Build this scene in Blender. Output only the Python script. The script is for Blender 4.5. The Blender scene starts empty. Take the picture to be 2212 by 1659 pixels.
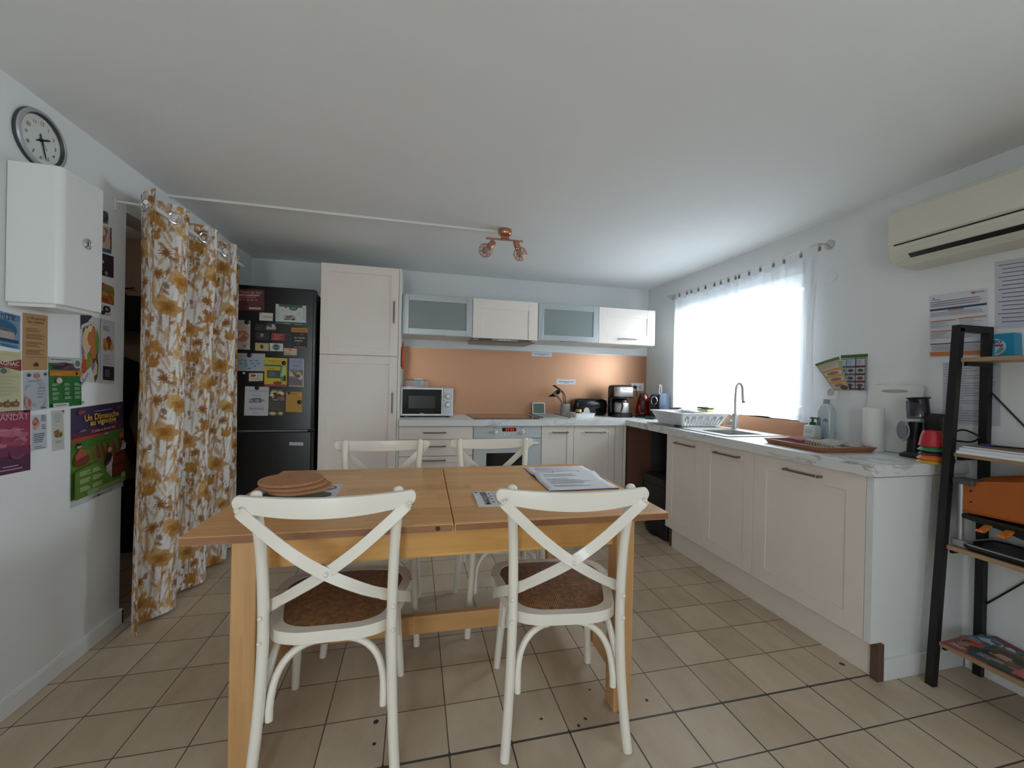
import bpy, bmesh, math, random
import numpy as np
from mathutils import Vector, Matrix
random.seed(7)
S = bpy.context.scene
C = S.collection

# ------------------------------------------------------------------ camera
FPX = 874.07
YAW, PITCH, ROLL = math.radians(13.3893), math.radians(-0.1762), math.radians(1.2379)
CAM = Vector((-2.45085, -3.96043, 1.23802))
fwd = Vector((math.sin(YAW)*math.cos(PITCH), math.cos(YAW)*math.cos(PITCH), math.sin(PITCH)))
rgt0 = Vector((math.cos(YAW), -math.sin(YAW), 0)); up0 = rgt0.cross(fwd)
RGT = math.cos(ROLL)*rgt0 + math.sin(ROLL)*up0
UPV = -math.sin(ROLL)*rgt0 + math.cos(ROLL)*up0
cd = bpy.data.cameras.new('camera'); cam = bpy.data.objects.new('camera', cd); C.objects.link(cam)
cd.sensor_fit = 'HORIZONTAL'; cd.sensor_width = 36.0; cd.lens = FPX/2212*36.0
cd.clip_start = 0.05; cd.clip_end = 100
mw = Matrix((RGT, UPV, -fwd)).transposed().to_4x4(); mw.translation = CAM
cam.matrix_world = mw
S.camera = cam

# ------------------------------------------------------------------ view and light
S.view_settings.view_transform = 'Standard'; S.view_settings.look = 'None'
S.view_settings.gamma = 1.0; S.view_settings.use_curve_mapping = False
S.view_settings.exposure = 0.0
S.cycles.max_bounces = 9; S.cycles.diffuse_bounces = 5; S.cycles.transparent_max_bounces = 16
S.cycles.sample_clamp_indirect = 6.0
S.cycles.use_denoising = True
W = bpy.data.worlds.new('sky'); S.world = W; W.use_nodes = True
bg = W.node_tree.nodes['Background']; bg.inputs[0].default_value = (0.78, 0.88, 1.0, 1); bg.inputs[1].default_value = 2.4

def area(name, loc, target, sx, sy, power, col):
    l = bpy.data.lights.new(name, 'AREA'); l.shape = 'RECTANGLE'; l.size = sx; l.size_y = sy
    l.energy = power; l.color = col
    o = bpy.data.objects.new(name, l); C.objects.link(o); o.location = loc
    o.rotation_euler = (Vector(target)-Vector(loc)).to_track_quat('-Z', 'Y').to_euler()
    o['kind'] = 'helper'
    return o
# daylight standing outside the kitchen window and outside the glazed door behind the viewer
area('daylight_window', (0.85, -1.15, 2.15), (-0.9, -1.2, .75), 1.7, 1.3, 255, (0.86, 0.94, 1.0))
area('daylight_second_window', (0.62, -5.1, 0.95), (-1.9, -4.3, 2.75), 1.5, 1.0, 72, (0.93, 0.97, 1.0))
area('daylight_door', (-3.3, -6.5, 1.25), (-2.3, -2.6, 1.2), .8, 1.9, 42, (0.96, 0.98, 1.0))

pl = bpy.data.lights.new('cloakroom_fill', 'POINT'); pl.energy = 0.75; pl.color = (1.0, .95, .88); pl.shadow_soft_size = .06  # added point lamp without a fixture, lifts the dark cloakroom
po = bpy.data.objects.new('cloakroom_fill', pl); C.objects.link(po); po.location = (-4.4, -1.0, 2.1); po['kind'] = 'helper'
# ------------------------------------------------------------------ measured positions
def at(px, py, axis, val):
    """point of the place seen at a spot of the 2212x1659 frame, on the plane axis = val"""
    d = fwd*FPX + RGT*(px-1106) + UPV*(829.5-py)
    i = 'xyz'.index(axis)
    return CAM + d*((val-CAM[i])/d[i])

# ------------------------------------------------------------------ materials
def lin(c):
    c = c/255.0
    return c/12.92 if c <= 0.04045 else ((c+0.055)/1.055)**2.4
def rgb(c):
    if isinstance(c, str):
        c = c.lstrip('#'); c = tuple(int(c[i:i+2], 16) for i in (0, 2, 4))
    return (lin(c[0]), lin(c[1]), lin(c[2]), 1.0)
MATS = {}
def nodes_of(name):
    m = bpy.data.materials.new(name); m.use_nodes = True
    nt = m.node_tree; b = nt.nodes['Principled BSDF']
    return m, nt, b
def mat(name, col, rough=0.5, metal=0.0, var=0.04, scale=6.0, bump=0.0, bscale=60.0, coat=0.0, spec=0.5, alpha=1.0, emit=None, estr=0.0, trans=0.0):
    if name in MATS: return MATS[name]
    m, nt, b = nodes_of(name)
    c = rgb(col)
    tc = nt.nodes.new('ShaderNodeTexCoord')
    n = nt.nodes.new('ShaderNodeTexNoise'); n.inputs['Scale'].default_value = scale; n.inputs['Detail'].default_value = 3
    nt.links.new(tc.outputs['Object'], n.inputs['Vector'])
    mx = nt.nodes.new('ShaderNodeMix'); mx.data_type = 'RGBA'
    mx.inputs[6].default_value = tuple(min(1, x*(1-var)) for x in c[:3])+(1,)
    mx.inputs[7].default_value = tuple(min(1, x*(1+var)) for x in c[:3])+(1,)
    nt.links.new(n.outputs['Fac'], mx.inputs[0]); nt.links.new(mx.outputs[2], b.inputs['Base Color'])
    b.inputs['Roughness'].default_value = rough; b.inputs['Metallic'].default_value = metal
    b.inputs['Specular IOR Level'].default_value = spec
    if coat: b.inputs['Coat Weight'].default_value = coat; b.inputs['Coat Roughness'].default_value = 0.08
    if trans: b.inputs['Transmission Weight'].default_value = trans
    if alpha < 1: b.inputs['Alpha'].default_value = alpha
    if emit is not None:
        b.inputs['Emission Color'].default_value = rgb(emit); b.inputs['Emission Strength'].default_value = estr
    if bump:
        n2 = nt.nodes.new('ShaderNodeTexNoise'); n2.inputs['Scale'].default_value = bscale; n2.inputs['Detail'].default_value = 4
        nt.links.new(tc.outputs['Object'], n2.inputs['Vector'])
        bp = nt.nodes.new('ShaderNodeBump'); bp.inputs['Strength'].default_value = bump; bp.inputs['Distance'].default_value = 0.004
        nt.links.new(n2.outputs['Fac'], bp.inputs['Height']); nt.links.new(bp.outputs['Normal'], b.inputs['Normal'])
    MATS[name] = m
    return m
def ink(col):
    key = 'ink_'+col.lstrip('#')
    return mat(key, col, rough=0.45, var=0.03, scale=30)

def math_node(nt, op, a, b=None, c=None):
    n = nt.nodes.new('ShaderNodeMath'); n.operation = op
    for k, v in enumerate((a, b, c)):
        if v is None: continue
        if isinstance(v, (int, float)): n.inputs[k].default_value = v
        else: nt.links.new(v, n.inputs[k])
    return n.outputs[0]

TS = 0.212; TX0 = -0.621; TY0 = -1.345      # floor tile module and one joint crossing
def floor_material():
    m, nt, b = nodes_of('beige_floor_tile')
    L = nt.links
    g = nt.nodes.new('ShaderNodeNewGeometry'); sp = nt.nodes.new('ShaderNodeSeparateXYZ'); L.new(g.outputs['Position'], sp.inputs[0])
    u = math_node(nt, 'DIVIDE', math_node(nt, 'SUBTRACT', sp.outputs[0], TX0), TS)
    v = math_node(nt, 'DIVIDE', math_node(nt, 'SUBTRACT', sp.outputs[1], TY0), TS)
    fu = math_node(nt, 'ABSOLUTE', math_node(nt, 'SUBTRACT', math_node(nt, 'FRACT', math_node(nt, 'ADD', u, 40.5)), 0.5))
    fv = math_node(nt, 'ABSOLUTE', math_node(nt, 'SUBTRACT', math_node(nt, 'FRACT', math_node(nt, 'ADD', v, 40.5)), 0.5))
    n0 = nt.nodes.new('ShaderNodeTexNoise'); n0.inputs['Scale'].default_value = 14; n0.inputs['Detail'].default_value = 5
    L.new(g.outputs['Position'], n0.inputs['Vector'])
    wob = math_node(nt, 'MULTIPLY', math_node(nt, 'SUBTRACT', n0.outputs['Fac'], 0.5), 0.006)
    # the row of tiles laid later, towards the viewer, has a wider grey joint
    near = math_node(nt, 'LESS_THAN', sp.outputs[1], TY0-6*TS+0.012)
    strip = math_node(nt, 'LESS_THAN', math_node(nt, 'ABSOLUTE', math_node(nt, 'SUBTRACT', sp.outputs[1], TY0-6*TS)), 0.008)
    half = math_node(nt, 'ADD', math_node(nt, 'ADD', 0.0098, math_node(nt, 'MULTIPLY', near, 0.0035)), math_node(nt, 'MULTIPLY', strip, 0.008))
    d = math_node(nt, 'ADD', math_node(nt, 'MINIMUM', fu, fv), wob)
    joint = math_node(nt, 'LESS_THAN', d, half)
    iu = math_node(nt, 'FLOOR', math_node(nt, 'ADD', u, 40)); iv = math_node(nt, 'FLOOR', math_node(nt, 'ADD', v, 40))
    cx = nt.nodes.new('ShaderNodeCombineXYZ'); L.new(iu, cx.inputs[0]); L.new(iv, cx.inputs[1])
    wn = nt.nodes.new('ShaderNodeTexWhiteNoise'); wn.noise_dimensions = '3D'; L.new(cx.outputs[0], wn.inputs['Vector'])
    # stretched clouding inside each tile
    mp = nt.nodes.new('ShaderNodeVectorMath'); mp.operation = 'MULTIPLY'; mp.inputs[1].default_value = (9, 3.5, 1)
    L.new(g.outputs['Position'], mp.inputs[0])
    ad = nt.nodes.new('ShaderNodeVectorMath'); ad.operation = 'ADD'; L.new(mp.outputs[0], ad.inputs[0])
    sc = nt.nodes.new('ShaderNodeVectorMath'); sc.operation = 'SCALE'; sc.inputs['Scale'].default_value = 30; L.new(wn.outputs['Color'], sc.inputs[0]); L.new(sc.outputs[0], ad.inputs[1])
    n1 = nt.nodes.new('ShaderNodeTexNoise'); n1.inputs['Scale'].default_value = 1.0; n1.inputs['Detail'].default_value = 6; n1.inputs['Roughness'].default_value = 0.6
    L.new(ad.outputs[0], n1.inputs['Vector'])
    f = math_node(nt, 'ADD', math_node(nt, 'MULTIPLY', n1.outputs['Fac'], 0.75), math_node(nt, 'MULTIPLY', wn.outputs['Value'], 0.25))
    cr = nt.nodes.new('ShaderNodeValToRGB'); L.new(f, cr.inputs[0])
    cr.color_ramp.elements[0].position = 0.25; cr.color_ramp.elements[0].color = rgb('#ae9b83')
    cr.color_ramp.elements[1].position = 0.75; cr.color_ramp.elements[1].color = rgb('#cfbda6')
    mj = nt.nodes.new('ShaderNodeMix'); mj.data_type = 'RGBA'; mj.inputs[6].default_value = rgb('#5e4d3c'); mj.inputs[7].default_value = rgb('#4a4744')
    L.new(near, mj.inputs[0])
    mx = nt.nodes.new('ShaderNodeMix'); mx.data_type = 'RGBA'; L.new(joint, mx.inputs[0]); L.new(cr.outputs[0], mx.inputs[6]); L.new(mj.outputs[2], mx.inputs[7])
    # chips knocked out of the glaze
    col = mx.outputs[2]
    for (px, py, r) in ((1397, 1513, .011), (1170, 1553, .010), (1250, 1567, .012), (1274, 1490, .010), (812, 1558, .011), (1818, 1434, .009), (1052, 1271, .006), (808, 1607, .005), (1264, 1553, .006)):
        P = at(px, py, 'z', 0)
        ds = nt.nodes.new('ShaderNodeVectorMath'); ds.operation = 'DISTANCE'; L.new(g.outputs['Position'], ds.inputs[0]); ds.inputs[1].default_value = P
        k = math_node(nt, 'LESS_THAN', math_node(nt, 'ADD', ds.outputs['Value'], math_node(nt, 'MULTIPLY', wob, 5)), r*.8)
        m2 = nt.nodes.new('ShaderNodeMix'); m2.data_type = 'RGBA'; L.new(k, m2.inputs[0]); L.new(col, m2.inputs[6]); m2.inputs[7].default_value = rgb('#3d3a38'); col = m2.outputs[2]
    L.new(col, b.inputs['Base Color'])
    b.inputs['Roughness'].default_value = 0.42; b.inputs['Specular IOR Level'].default_value = 0.4
    bp = nt.nodes.new('ShaderNodeBump'); bp.inputs['Strength'].default_value = 0.35; bp.inputs['Distance'].default_value = 0.003
    h = math_node(nt, 'SUBTRACT', math_node(nt, 'MULTIPLY', n1.outputs['Fac'], 0.25), joint)
    L.new(h, bp.inputs['Height']); L.new(bp.outputs[0], b.inputs['Normal'])
    return m
def wood_material(name, c1, c2, lx=0.5, ly=0.055, along='x', rough=0.42):
    """planks glued from staves: lx long and ly wide, with grain"""
    m, nt, b = nodes_of(name); L = nt.links
    tc = nt.nodes.new('ShaderNodeTexCoord'); sp = nt.nodes.new('ShaderNodeSeparateXYZ'); L.new(tc.outputs['Object'], sp.inputs[0])
    ia = 'xyz'.index(along); others = [i for i in range(3) if i != ia]
    a = sp.outputs[ia]
    w = math_node(nt, 'ADD', sp.outputs[others[0]], math_node(nt, 'MULTIPLY', sp.outputs[others[1]], 0.37))
    row = math_node(nt, 'FLOOR', math_node(nt, 'DIVIDE', w, ly))
    sh = nt.nodes.new('ShaderNodeTexWhiteNoise'); sh.noise_dimensions = '1D'; L.new(row, sh.inputs['W'])
    colm = math_node(nt, 'FLOOR', math_node(nt, 'ADD', math_node(nt, 'DIVIDE', a, lx), math_node(nt, 'MULTIPLY', sh.outputs['Value'], 7.3)))
    cb = nt.nodes.new('ShaderNodeCombineXYZ'); L.new(row, cb.inputs[0]); L.new(colm, cb.inputs[1])
    wn = nt.nodes.new('ShaderNodeTexWhiteNoise'); wn.noise_dimensions = '2D'; L.new(cb.outputs[0], wn.inputs['Vector'])
    st = [26.0]*3; st[ia] = 2.2
    mp = nt.nodes.new('ShaderNodeVectorMath'); mp.operation = 'MULTIPLY'; mp.inputs[1].default_value = st; L.new(tc.outputs['Object'], mp.inputs[0])
    sc = nt.nodes.new('ShaderNodeVectorMath'); sc.operation = 'SCALE'; sc.inputs['Scale'].default_value = 9; L.new(wn.outputs['Color'], sc.inputs[0])
    ad = nt.nodes.new('ShaderNodeVectorMath'); ad.operation = 'ADD'; L.new(mp.outputs[0], ad.inputs[0]); L.new(sc.outputs[0], ad.inputs[1])
    n = nt.nodes.new('ShaderNodeTexNoise'); n.inputs['Scale'].default_value = 1.3; n.inputs['Detail'].default_value = 6; L.new(ad.outputs[0], n.inputs['Vector'])
    f = math_node(nt, 'ADD', math_node(nt, 'MULTIPLY', n.outputs['Fac'], 0.65), math_node(nt, 'MULTIPLY', wn.outputs['Value'], 0.35))
    cr = nt.nodes.new('ShaderNodeValToRGB'); L.new(f, cr.inputs[0])
    cr.color_ramp.elements[0].position = 0.2; cr.color_ramp.elements[0].color = rgb(c1)
    cr.color_ramp.elements[1].position = 0.8; cr.color_ramp.elements[1].color = rgb(c2)
    L.new(cr.outputs[0], b.inputs['Base Color']); b.inputs['Roughness'].default_value = rough
    bp = nt.nodes.new('ShaderNodeBump'); bp.inputs['Strength'].default_value = 0.08; bp.inputs['Distance'].default_value = 0.002
    L.new(n.outputs['Fac'], bp.inputs['Height']); L.new(bp.outputs[0], b.inputs['Normal'])
    MATS[name] = m
    return m
def marble_material():
    m, nt, b = nodes_of('white_marble_laminate'); L = nt.links
    g = nt.nodes.new('ShaderNodeNewGeometry')
    mp = nt.nodes.new('ShaderNodeVectorMath'); mp.operation = 'MULTIPLY'; mp.inputs[1].default_value = (1, 1, 2.6); L.new(g.outputs['Position'], mp.inputs[0])
    n1 = nt.nodes.new('ShaderNodeTexNoise'); n1.inputs['Scale'].default_value = 2.6; n1.inputs['Detail'].default_value = 7; n1.inputs['Roughness'].default_value = 0.6; n1.inputs['Distortion'].default_value = 1.4
    L.new(mp.outputs[0], n1.inputs['Vector'])
    v = math_node(nt, 'ABSOLUTE', math_node(nt, 'SUBTRACT', n1.outputs['Fac'], 0.5))
    vein = nt.nodes.new('ShaderNodeValToRGB'); L.new(v, vein.inputs[0])
    e = vein.color_ramp.elements; e[0].position = 0.0; e[0].color = rgb('#8a8c90'); e[1].position = 0.035; e[1].color = rgb('#dfe0e0')
    n2 = nt.nodes.new('ShaderNodeTexNoise'); n2.inputs['Scale'].default_value = 1.7; n2.inputs['Detail'].default_value = 3; L.new(g.outputs['Position'], n2.inputs['Vector'])
    k = nt.nodes.new('ShaderNodeValToRGB'); L.new(n2.outputs['Fac'], k.inputs[0]); k.color_ramp.elements[0].position = 0.42; k.color_ramp.elements[1].position = 0.66
    mx = nt.nodes.new('ShaderNodeMix'); mx.data_type = 'RGBA'; L.new(k.outputs[0], mx.inputs[0]); mx.inputs[6].default_value = rgb('#e2e2e1'); L.new(vein.outputs[0], mx.inputs[7])
    L.new(mx.outputs[2], b.inputs['Base Color']); b.inputs['Roughness'].default_value = 0.32
    return m
def copper_material():
    m, nt, b = nodes_of('brushed_copper_panel'); L = nt.links
    g = nt.nodes.new('ShaderNodeNewGeometry')
    n = nt.nodes.new('ShaderNodeTexNoise'); n.inputs['Scale'].default_value = 160; n.inputs['Detail'].default_value = 2; L.new(g.outputs['Position'], n.inputs['Vector'])
    mx = nt.nodes.new('ShaderNodeMix'); mx.data_type = 'RGBA'; L.new(n.outputs['Fac'], mx.inputs[0]); mx.inputs[6].default_value = rgb('#bb8b6c'); mx.inputs[7].default_value = rgb('#c99a7b')
    L.new(mx.outputs[2], b.inputs['Base Color']); b.inputs['Metallic'].default_value = 0.75; b.inputs['Roughness'].default_value = 0.4
    return m
def curtain_material(name, tr, tl, col):
    m = bpy.data.materials.new(name); m.use_nodes = True; nt = m.node_tree; L = nt.links
    nt.nodes.clear()
    o = nt.nodes.new('ShaderNodeOutputMaterial'); t = nt.nodes.new('ShaderNodeBsdfTransparent'); d = nt.nodes.new('ShaderNodeBsdfDiffuse'); s = nt.nodes.new('ShaderNodeBsdfTranslucent')
    tc = nt.nodes.new('ShaderNodeTexCoord'); n = nt.nodes.new('ShaderNodeTexNoise'); n.inputs['Scale'].default_value = 220; L.new(tc.outputs['Object'], n.inputs['Vector'])
    mx = nt.nodes.new('ShaderNodeMix'); mx.data_type = 'RGBA'; L.new(n.outputs['Fac'], mx.inputs[0]); mx.inputs[6].default_value = tuple(x*.95 for x in col[:3])+(1,); mx.inputs[7].default_value = col
    L.new(mx.outputs[2], d.inputs[0]); L.new(mx.outputs[2], s.inputs[0])
    a = nt.nodes.new('ShaderNodeMixShader'); a.inputs[0].default_value = tl; L.new(d.outputs[0], a.inputs[1]); L.new(s.outputs[0], a.inputs[2])
    b = nt.nodes.new('ShaderNodeMixShader'); b.inputs[0].default_value = tr; L.new(a.outputs[0], b.inputs[1]); L.new(t.outputs[0], b.inputs[2])
    L.new(b.outputs[0], o.inputs[0])
    MATS[name] = m
    return m
def glass_material(name='clear_window_glass', tint=(0.96, 0.98, 0.98, 1), gl=0.08, rough=0.02):
    if name in MATS: return MATS[name]
    m = bpy.data.materials.new(name); m.use_nodes = True; nt = m.node_tree; L = nt.links; nt.nodes.clear()
    o = nt.nodes.new('ShaderNodeOutputMaterial'); t = nt.nodes.new('ShaderNodeBsdfTransparent'); g = nt.nodes.new('ShaderNodeBsdfGlossy')
    t.inputs[0].default_value = tint; g.inputs['Roughness'].default_value = rough
    mx = nt.nodes.new('ShaderNodeMixShader'); mx.inputs[0].default_value = gl; L.new(t.outputs[0], mx.inputs[1]); L.new(g.outputs[0], mx.inputs[2]); L.new(mx.outputs[0], o.inputs[0])
    MATS[name] = m
    return m
def weave_material():
    m, nt, b = nodes_of('brown_woven_rattan'); L = nt.links
    tc = nt.nodes.new('ShaderNodeTexCoord'); sp = nt.nodes.new('ShaderNodeSeparateXYZ'); L.new(tc.outputs['Object'], sp.inputs[0])
    u = math_node(nt, 'MULTIPLY', math_node(nt, 'ADD', sp.outputs[0], sp.outputs[1]), 470.0); v = math_node(nt, 'MULTIPLY', math_node(nt, 'SUBTRACT', sp.outputs[0], sp.outputs[1]), 470.0)
    h = math_node(nt, 'MULTIPLY', math_node(nt, 'SINE', u), math_node(nt, 'SINE', v))
    n = nt.nodes.new('ShaderNodeTexNoise'); n.inputs['Scale'].default_value = 60; n.inputs['Detail'].default_value = 3; L.new(tc.outputs['Object'], n.inputs['Vector'])
    f = math_node(nt, 'ADD', math_node(nt, 'MULTIPLY', h, 0.32), n.outputs['Fac'])
    cr = nt.nodes.new('ShaderNodeValToRGB'); L.new(f, cr.inputs[0]); e = cr.color_ramp.elements
    e[0].position = 0.2; e[0].color = rgb('#5a3520'); e[1].position = 0.85; e[1].color = rgb('#c08550')
    L.new(cr.outputs[0], b.inputs['Base Color']); b.inputs['Roughness'].default_value = 0.45
    bp = nt.nodes.new('ShaderNodeBump'); bp.inputs['Strength'].default_value = 0.7; bp.inputs['Distance'].default_value = 0.004; L.new(h, bp.inputs['Height']); L.new(bp.outputs[0], b.inputs['Normal'])
    MATS['weave'] = m
    return m

M_wall = mat('white_wall_paint', '#e2e4e4', rough=0.85, var=0.02, scale=2, bump=0.12, bscale=90)
M_ceil = mat('white_ceiling_paint', '#eaebeb', rough=0.9, var=0.02, scale=1.5, bump=0.15, bscale=3)
M_floor = floor_material()
M_wood = wood_material('birch_staves', '#c18a50', '#e2b076', lx=0.55, ly=0.085, rough=.34)
M_woody = wood_material('birch_staves_crosswise', '#c08d58', '#e0b47e', lx=0.42, ly=0.047, along='y')
M_woodz = wood_material('birch_leg', '#bd8c58', '#dcb07a', lx=1.2, ly=0.034, along='z')
M_apron = wood_material('yellow_birch_apron', '#c48e4c', '#e2ae66', lx=0.34, ly=0.1)
M_edge = wood_material('shaded_table_edge', '#7c5238', '#a67750', lx=0.22, ly=0.06)
M_marble = marble_material()
M_copper = copper_material()
M_cream = mat('cream_painted_door', '#ede3da', rough=0.4, var=0.015, bump=0.02, bscale=200)
M_carc = mat('white_melamine', '#e2e0db', rough=0.45, var=0.01)
M_steel = mat('brushed_steel', '#c9c7c3', rough=0.34, metal=.85, var=0.05, scale=80)
M_nickel = mat('satin_nickel', '#8d857c', rough=0.35, metal=1.0)
M_chrome = mat('chrome', '#d8dade', rough=0.12, metal=1.0, var=0.01)
M_alu = mat('satin_aluminium', '#b4babc', rough=0.38, metal=0.7)
M_black = mat('black_plastic', '#0d0d10', rough=0.32, var=0.1)
M_blackm = mat('black_powder_coat', '#0b0b0e', rough=0.5, var=0.1)
M_white = mat('white_plastic', '#e6e6e4', rough=0.35, var=0.01)
M_chair = mat('ivory_lacquer', '#f0eade', rough=0.3, var=0.02, coat=0.25, scale=9)
M_weave = weave_material()
M_paper = mat('white_paper', '#e4e5ea', rough=0.75, var=0.01)
M_brasscu = mat('polished_copper', '#c9957a', rough=0.25, metal=1.0)
M_glass = glass_material()
M_band = mat('satin_steel_band', '#bdbab6', rough=0.45, metal=.6, var=.05, scale=80)
M_clear = glass_material('clear_plastic', (0.86, 0.9, 0.92, 1), 0.12, 0.15)

# ------------------------------------------------------------------ mesh building
class MB:
    def __init__(s): s.v = []; s.f = []; s.m = []; s.s = []
    def add(s, vs, fs, m=0, smooth=False):
        b = len(s.v); s.v += [Vector(x) for x in vs]
        for f in fs: s.f.append([i+b for i in f]); s.m.append(m); s.s.append(smooth)
        return s
    def box(s, a, b, m=0):
        x0, y0, z0 = a; x1, y1, z1 = b
        x0, x1 = min(x0, x1), max(x0, x1); y0, y1 = min(y0, y1), max(y0, y1); z0, z1 = min(z0, z1), max(z0, z1)
        return s.add([(x0,y0,z0),(x1,y0,z0),(x1,y1,z0),(x0,y1,z0),(x0,y0,z1),(x1,y0,z1),(x1,y1,z1),(x0,y1,z1)],
                     [(0,3,2,1),(4,5,6,7),(0,1,5,4),(1,2,6,5),(2,3,7,6),(3,0,4,7)], m)
    def obox(s, c, size, rot, m=0):
        hx, hy, hz = size[0]/2, size[1]/2, size[2]/2
        t = MB().box((-hx,-hy,-hz), (hx,hy,hz)); R = rot if isinstance(rot, Matrix) else Matrix.Rotation(rot, 3, 'Z')
        return s.add([Vector(c)+R@v for v in t.v], t.f, m)
    def tube(s, pts, r, n=10, m=0, cap=True, closed=False, smooth=True):
        P = [Vector(p) for p in pts]; k = len(P); rs = r if isinstance(r, (list, tuple)) else [r]*k
        T = []
        for i in range(k):
            if closed: t = P[(i+1) % k]-P[i-1]
            else: t = P[min(i+1, k-1)]-P[max(i-1, 0)]
            T.append(t.normalized())
        ref = Vector((0, 0, 1)) if abs(T[0].z) < 0.9 else Vector((1, 0, 0))
        nrm = (ref-T[0]*ref.dot(T[0])).normalized(); vs = []; fs = []
        for i in range(k):
            nrm = (nrm-T[i]*nrm.dot(T[i])).normalized(); bn = T[i].cross(nrm)
            for j in range(n):
                a = 2*math.pi*j/n; vs.append(P[i]+(nrm*math.cos(a)+bn*math.sin(a))*rs[i])
        rng = k if closed else k-1
        for i in range(rng):
            for j in range(n):
                a = i*n+j; b = i*n+(j+1) % n; c = ((i+1) % k)*n+(j+1) % n; d = ((i+1) % k)*n+j
                fs.append((a, b, c, d))
        s.add(vs, fs, m, smooth)
        if cap and not closed:
            base = len(s.v)-len(vs)
            s.f.append([base+j for j in range(n)][::-1]); s.m.append(m); s.s.append(False)
            s.f.append([base+(k-1)*n+j for j in range(n)]); s.m.append(m); s.s.append(False)
        return s
    def band(s, pts, widths, thick, m=0, smooth=True):
        """flat strap: pts = list of (point, width direction); thickness across"""
        vs = []; fs = []; k = len(pts)
        for i, (p, wd) in enumerate(pts):
            p = Vector(p); wd = Vector(wd).normalized()
            t = (Vector(pts[min(i+1, k-1)][0])-Vector(pts[max(i-1, 0)][0])).normalized()
            wd = (wd-t*wd.dot(t)).normalized(); nn = t.cross(wd)
            w = widths if not isinstance(widths, list) else widths[i]
            for a, b in ((-.5,-.5),(.5,-.5),(.5,.5),(-.5,.5)): vs.append(p+wd*a*w+nn*b*thick)
        for i in range(k-1):
            for j in range(4): fs.append((i*4+j, i*4+(j+1) % 4, i*4+4+(j+1) % 4, i*4+4+j))
        fs.append((3, 2, 1, 0)); fs.append(tuple((k-1)*4+j for j in range(4)))
        return s.add(vs, fs, m, smooth)
    def lathe(s, prof, c, n=28, m=0, axis=(0,0,1), smooth=True, cap=True):
        ax = Vector(axis).normalized(); ref = Vector((1,0,0)) if abs(ax.x) < 0.9 else Vector((0,1,0))
        e1 = (ref-ax*ref.dot(ax)).normalized(); e2 = ax.cross(e1); c = Vector(c); vs = []; fs = []
        for (r, z) in prof:
            for j in range(n):
                a = 2*math.pi*j/n; vs.append(c+ax*z+(e1*math.cos(a)+e2*math.sin(a))*r)
        for i in range(len(prof)-1):
            for j in range(n): fs.append((i*n+j, i*n+(j+1) % n, (i+1)*n+(j+1) % n, (i+1)*n+j))
        s.add(vs, fs, m, smooth)
        if cap:
            base = len(s.v)-len(vs)
            if prof[0][0] > 1e-6: s.f.append([base+j for j in range(n)][::-1]); s.m.append(m); s.s.append(False)
            if prof[-1][0] > 1e-6: s.f.append([base+(len(prof)-1)*n+j for j in range(n)]); s.m.append(m); s.s.append(False)
        return s
    def prism(s, poly, o, U, V, N, d, m=0, smooth=False):
        """polygon in the plane (o; U, V) pushed along N by d"""
        o = Vector(o); U = Vector(U); V = Vector(V); N = Vector(N)
        k = len(poly); vs = [o+U*a+V*b for a, b in poly]+[o+U*a+V*b+N*d for a, b in poly]
        fs = [tuple(range(k))[::-1], tuple(range(k, 2*k))]
        s.add(vs, [], m)
        base = len(s.v)-2*k
        for f in fs: s.f.append([base+i for i in f]); s.m.append(m); s.s.append(False)
        for j in range(k): s.f.append([base+j, base+(j+1) % k, base+k+(j+1) % k, base+k+j]); s.m.append(m); s.s.append(smooth)
        return s
    def grid(s, fn, nu, nv, m=0, smooth=True, closed=False):
        vs = [fn(i/(nu-1) if not closed else i/nu, j/(nv-1)) for i in range(nu) for j in range(nv)]; fs = []
        for i in range(nu if closed else nu-1):
            for j in range(nv-1):
                i2 = (i+1) % nu; fs.append((i*nv+j, i2*nv+j, i2*nv+j+1, i*nv+j+1))
        return s.add(vs, fs, m, smooth)
    def merge(s, o):
        b = len(s.v); s.v += o.v; s.f += [[i+b for i in f] for f in o.f]; s.m += o.m; s.s += o.s
        return s
INV = {}
def build(mb, name, mats, parent=None, origin=None, bevel=0.0, seg=2, local=False, solid=0.0, subsurf=0, label=None, fixn=True):
    me = bpy.data.meshes.new(name)
    M = Matrix.Identity(4)
    if parent is not None:
        if not local: M = INV[parent.name]
    elif origin is not None: M = Matrix.Translation(-Vector(origin))
    me.from_pydata([tuple(M@v) for v in mb.v], [], mb.f)
    mats = mats if isinstance(mats, (list, tuple)) else [mats]
    for mm in mats: me.materials.append(mm)
    me.polygons.foreach_set('material_index', mb.m)
    me.polygons.foreach_set('use_smooth', mb.s)
    me.update()
    if fixn:
        bm = bmesh.new(); bm.from_mesh(me); bmesh.ops.recalc_face_normals(bm, faces=bm.faces); bm.to_mesh(me); bm.free()
    if any(mb.s): me.set_sharp_from_angle(angle=math.radians(42))
    o = bpy.data.objects.new(name, me); C.objects.link(o)
    if parent is not None:
        o.parent = parent; INV[o.name] = INV[parent.name]
    else:
        if origin is not None: o.location = origin
        INV[o.name] = M
    if solid:
        q = o.modifiers.new('solid', 'SOLIDIFY'); q.thickness = solid; q.offset = 0
    if bevel:
        q = o.modifiers.new('bevel', 'BEVEL'); q.width = bevel; q.segments = seg; q.limit_method = 'ANGLE'; q.angle_limit = math.radians(40)
    if subsurf:
        q = o.modifiers.new('sub', 'SUBSURF'); q.levels = subsurf; q.render_levels = subsurf
    if label: o['label'] = label
    return o
def tag(o, label, cat, group=None, kind=None):
    o['label'] = label; o['category'] = cat
    if group: o['group'] = group
    if kind: o['kind'] = kind
    return o
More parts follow.
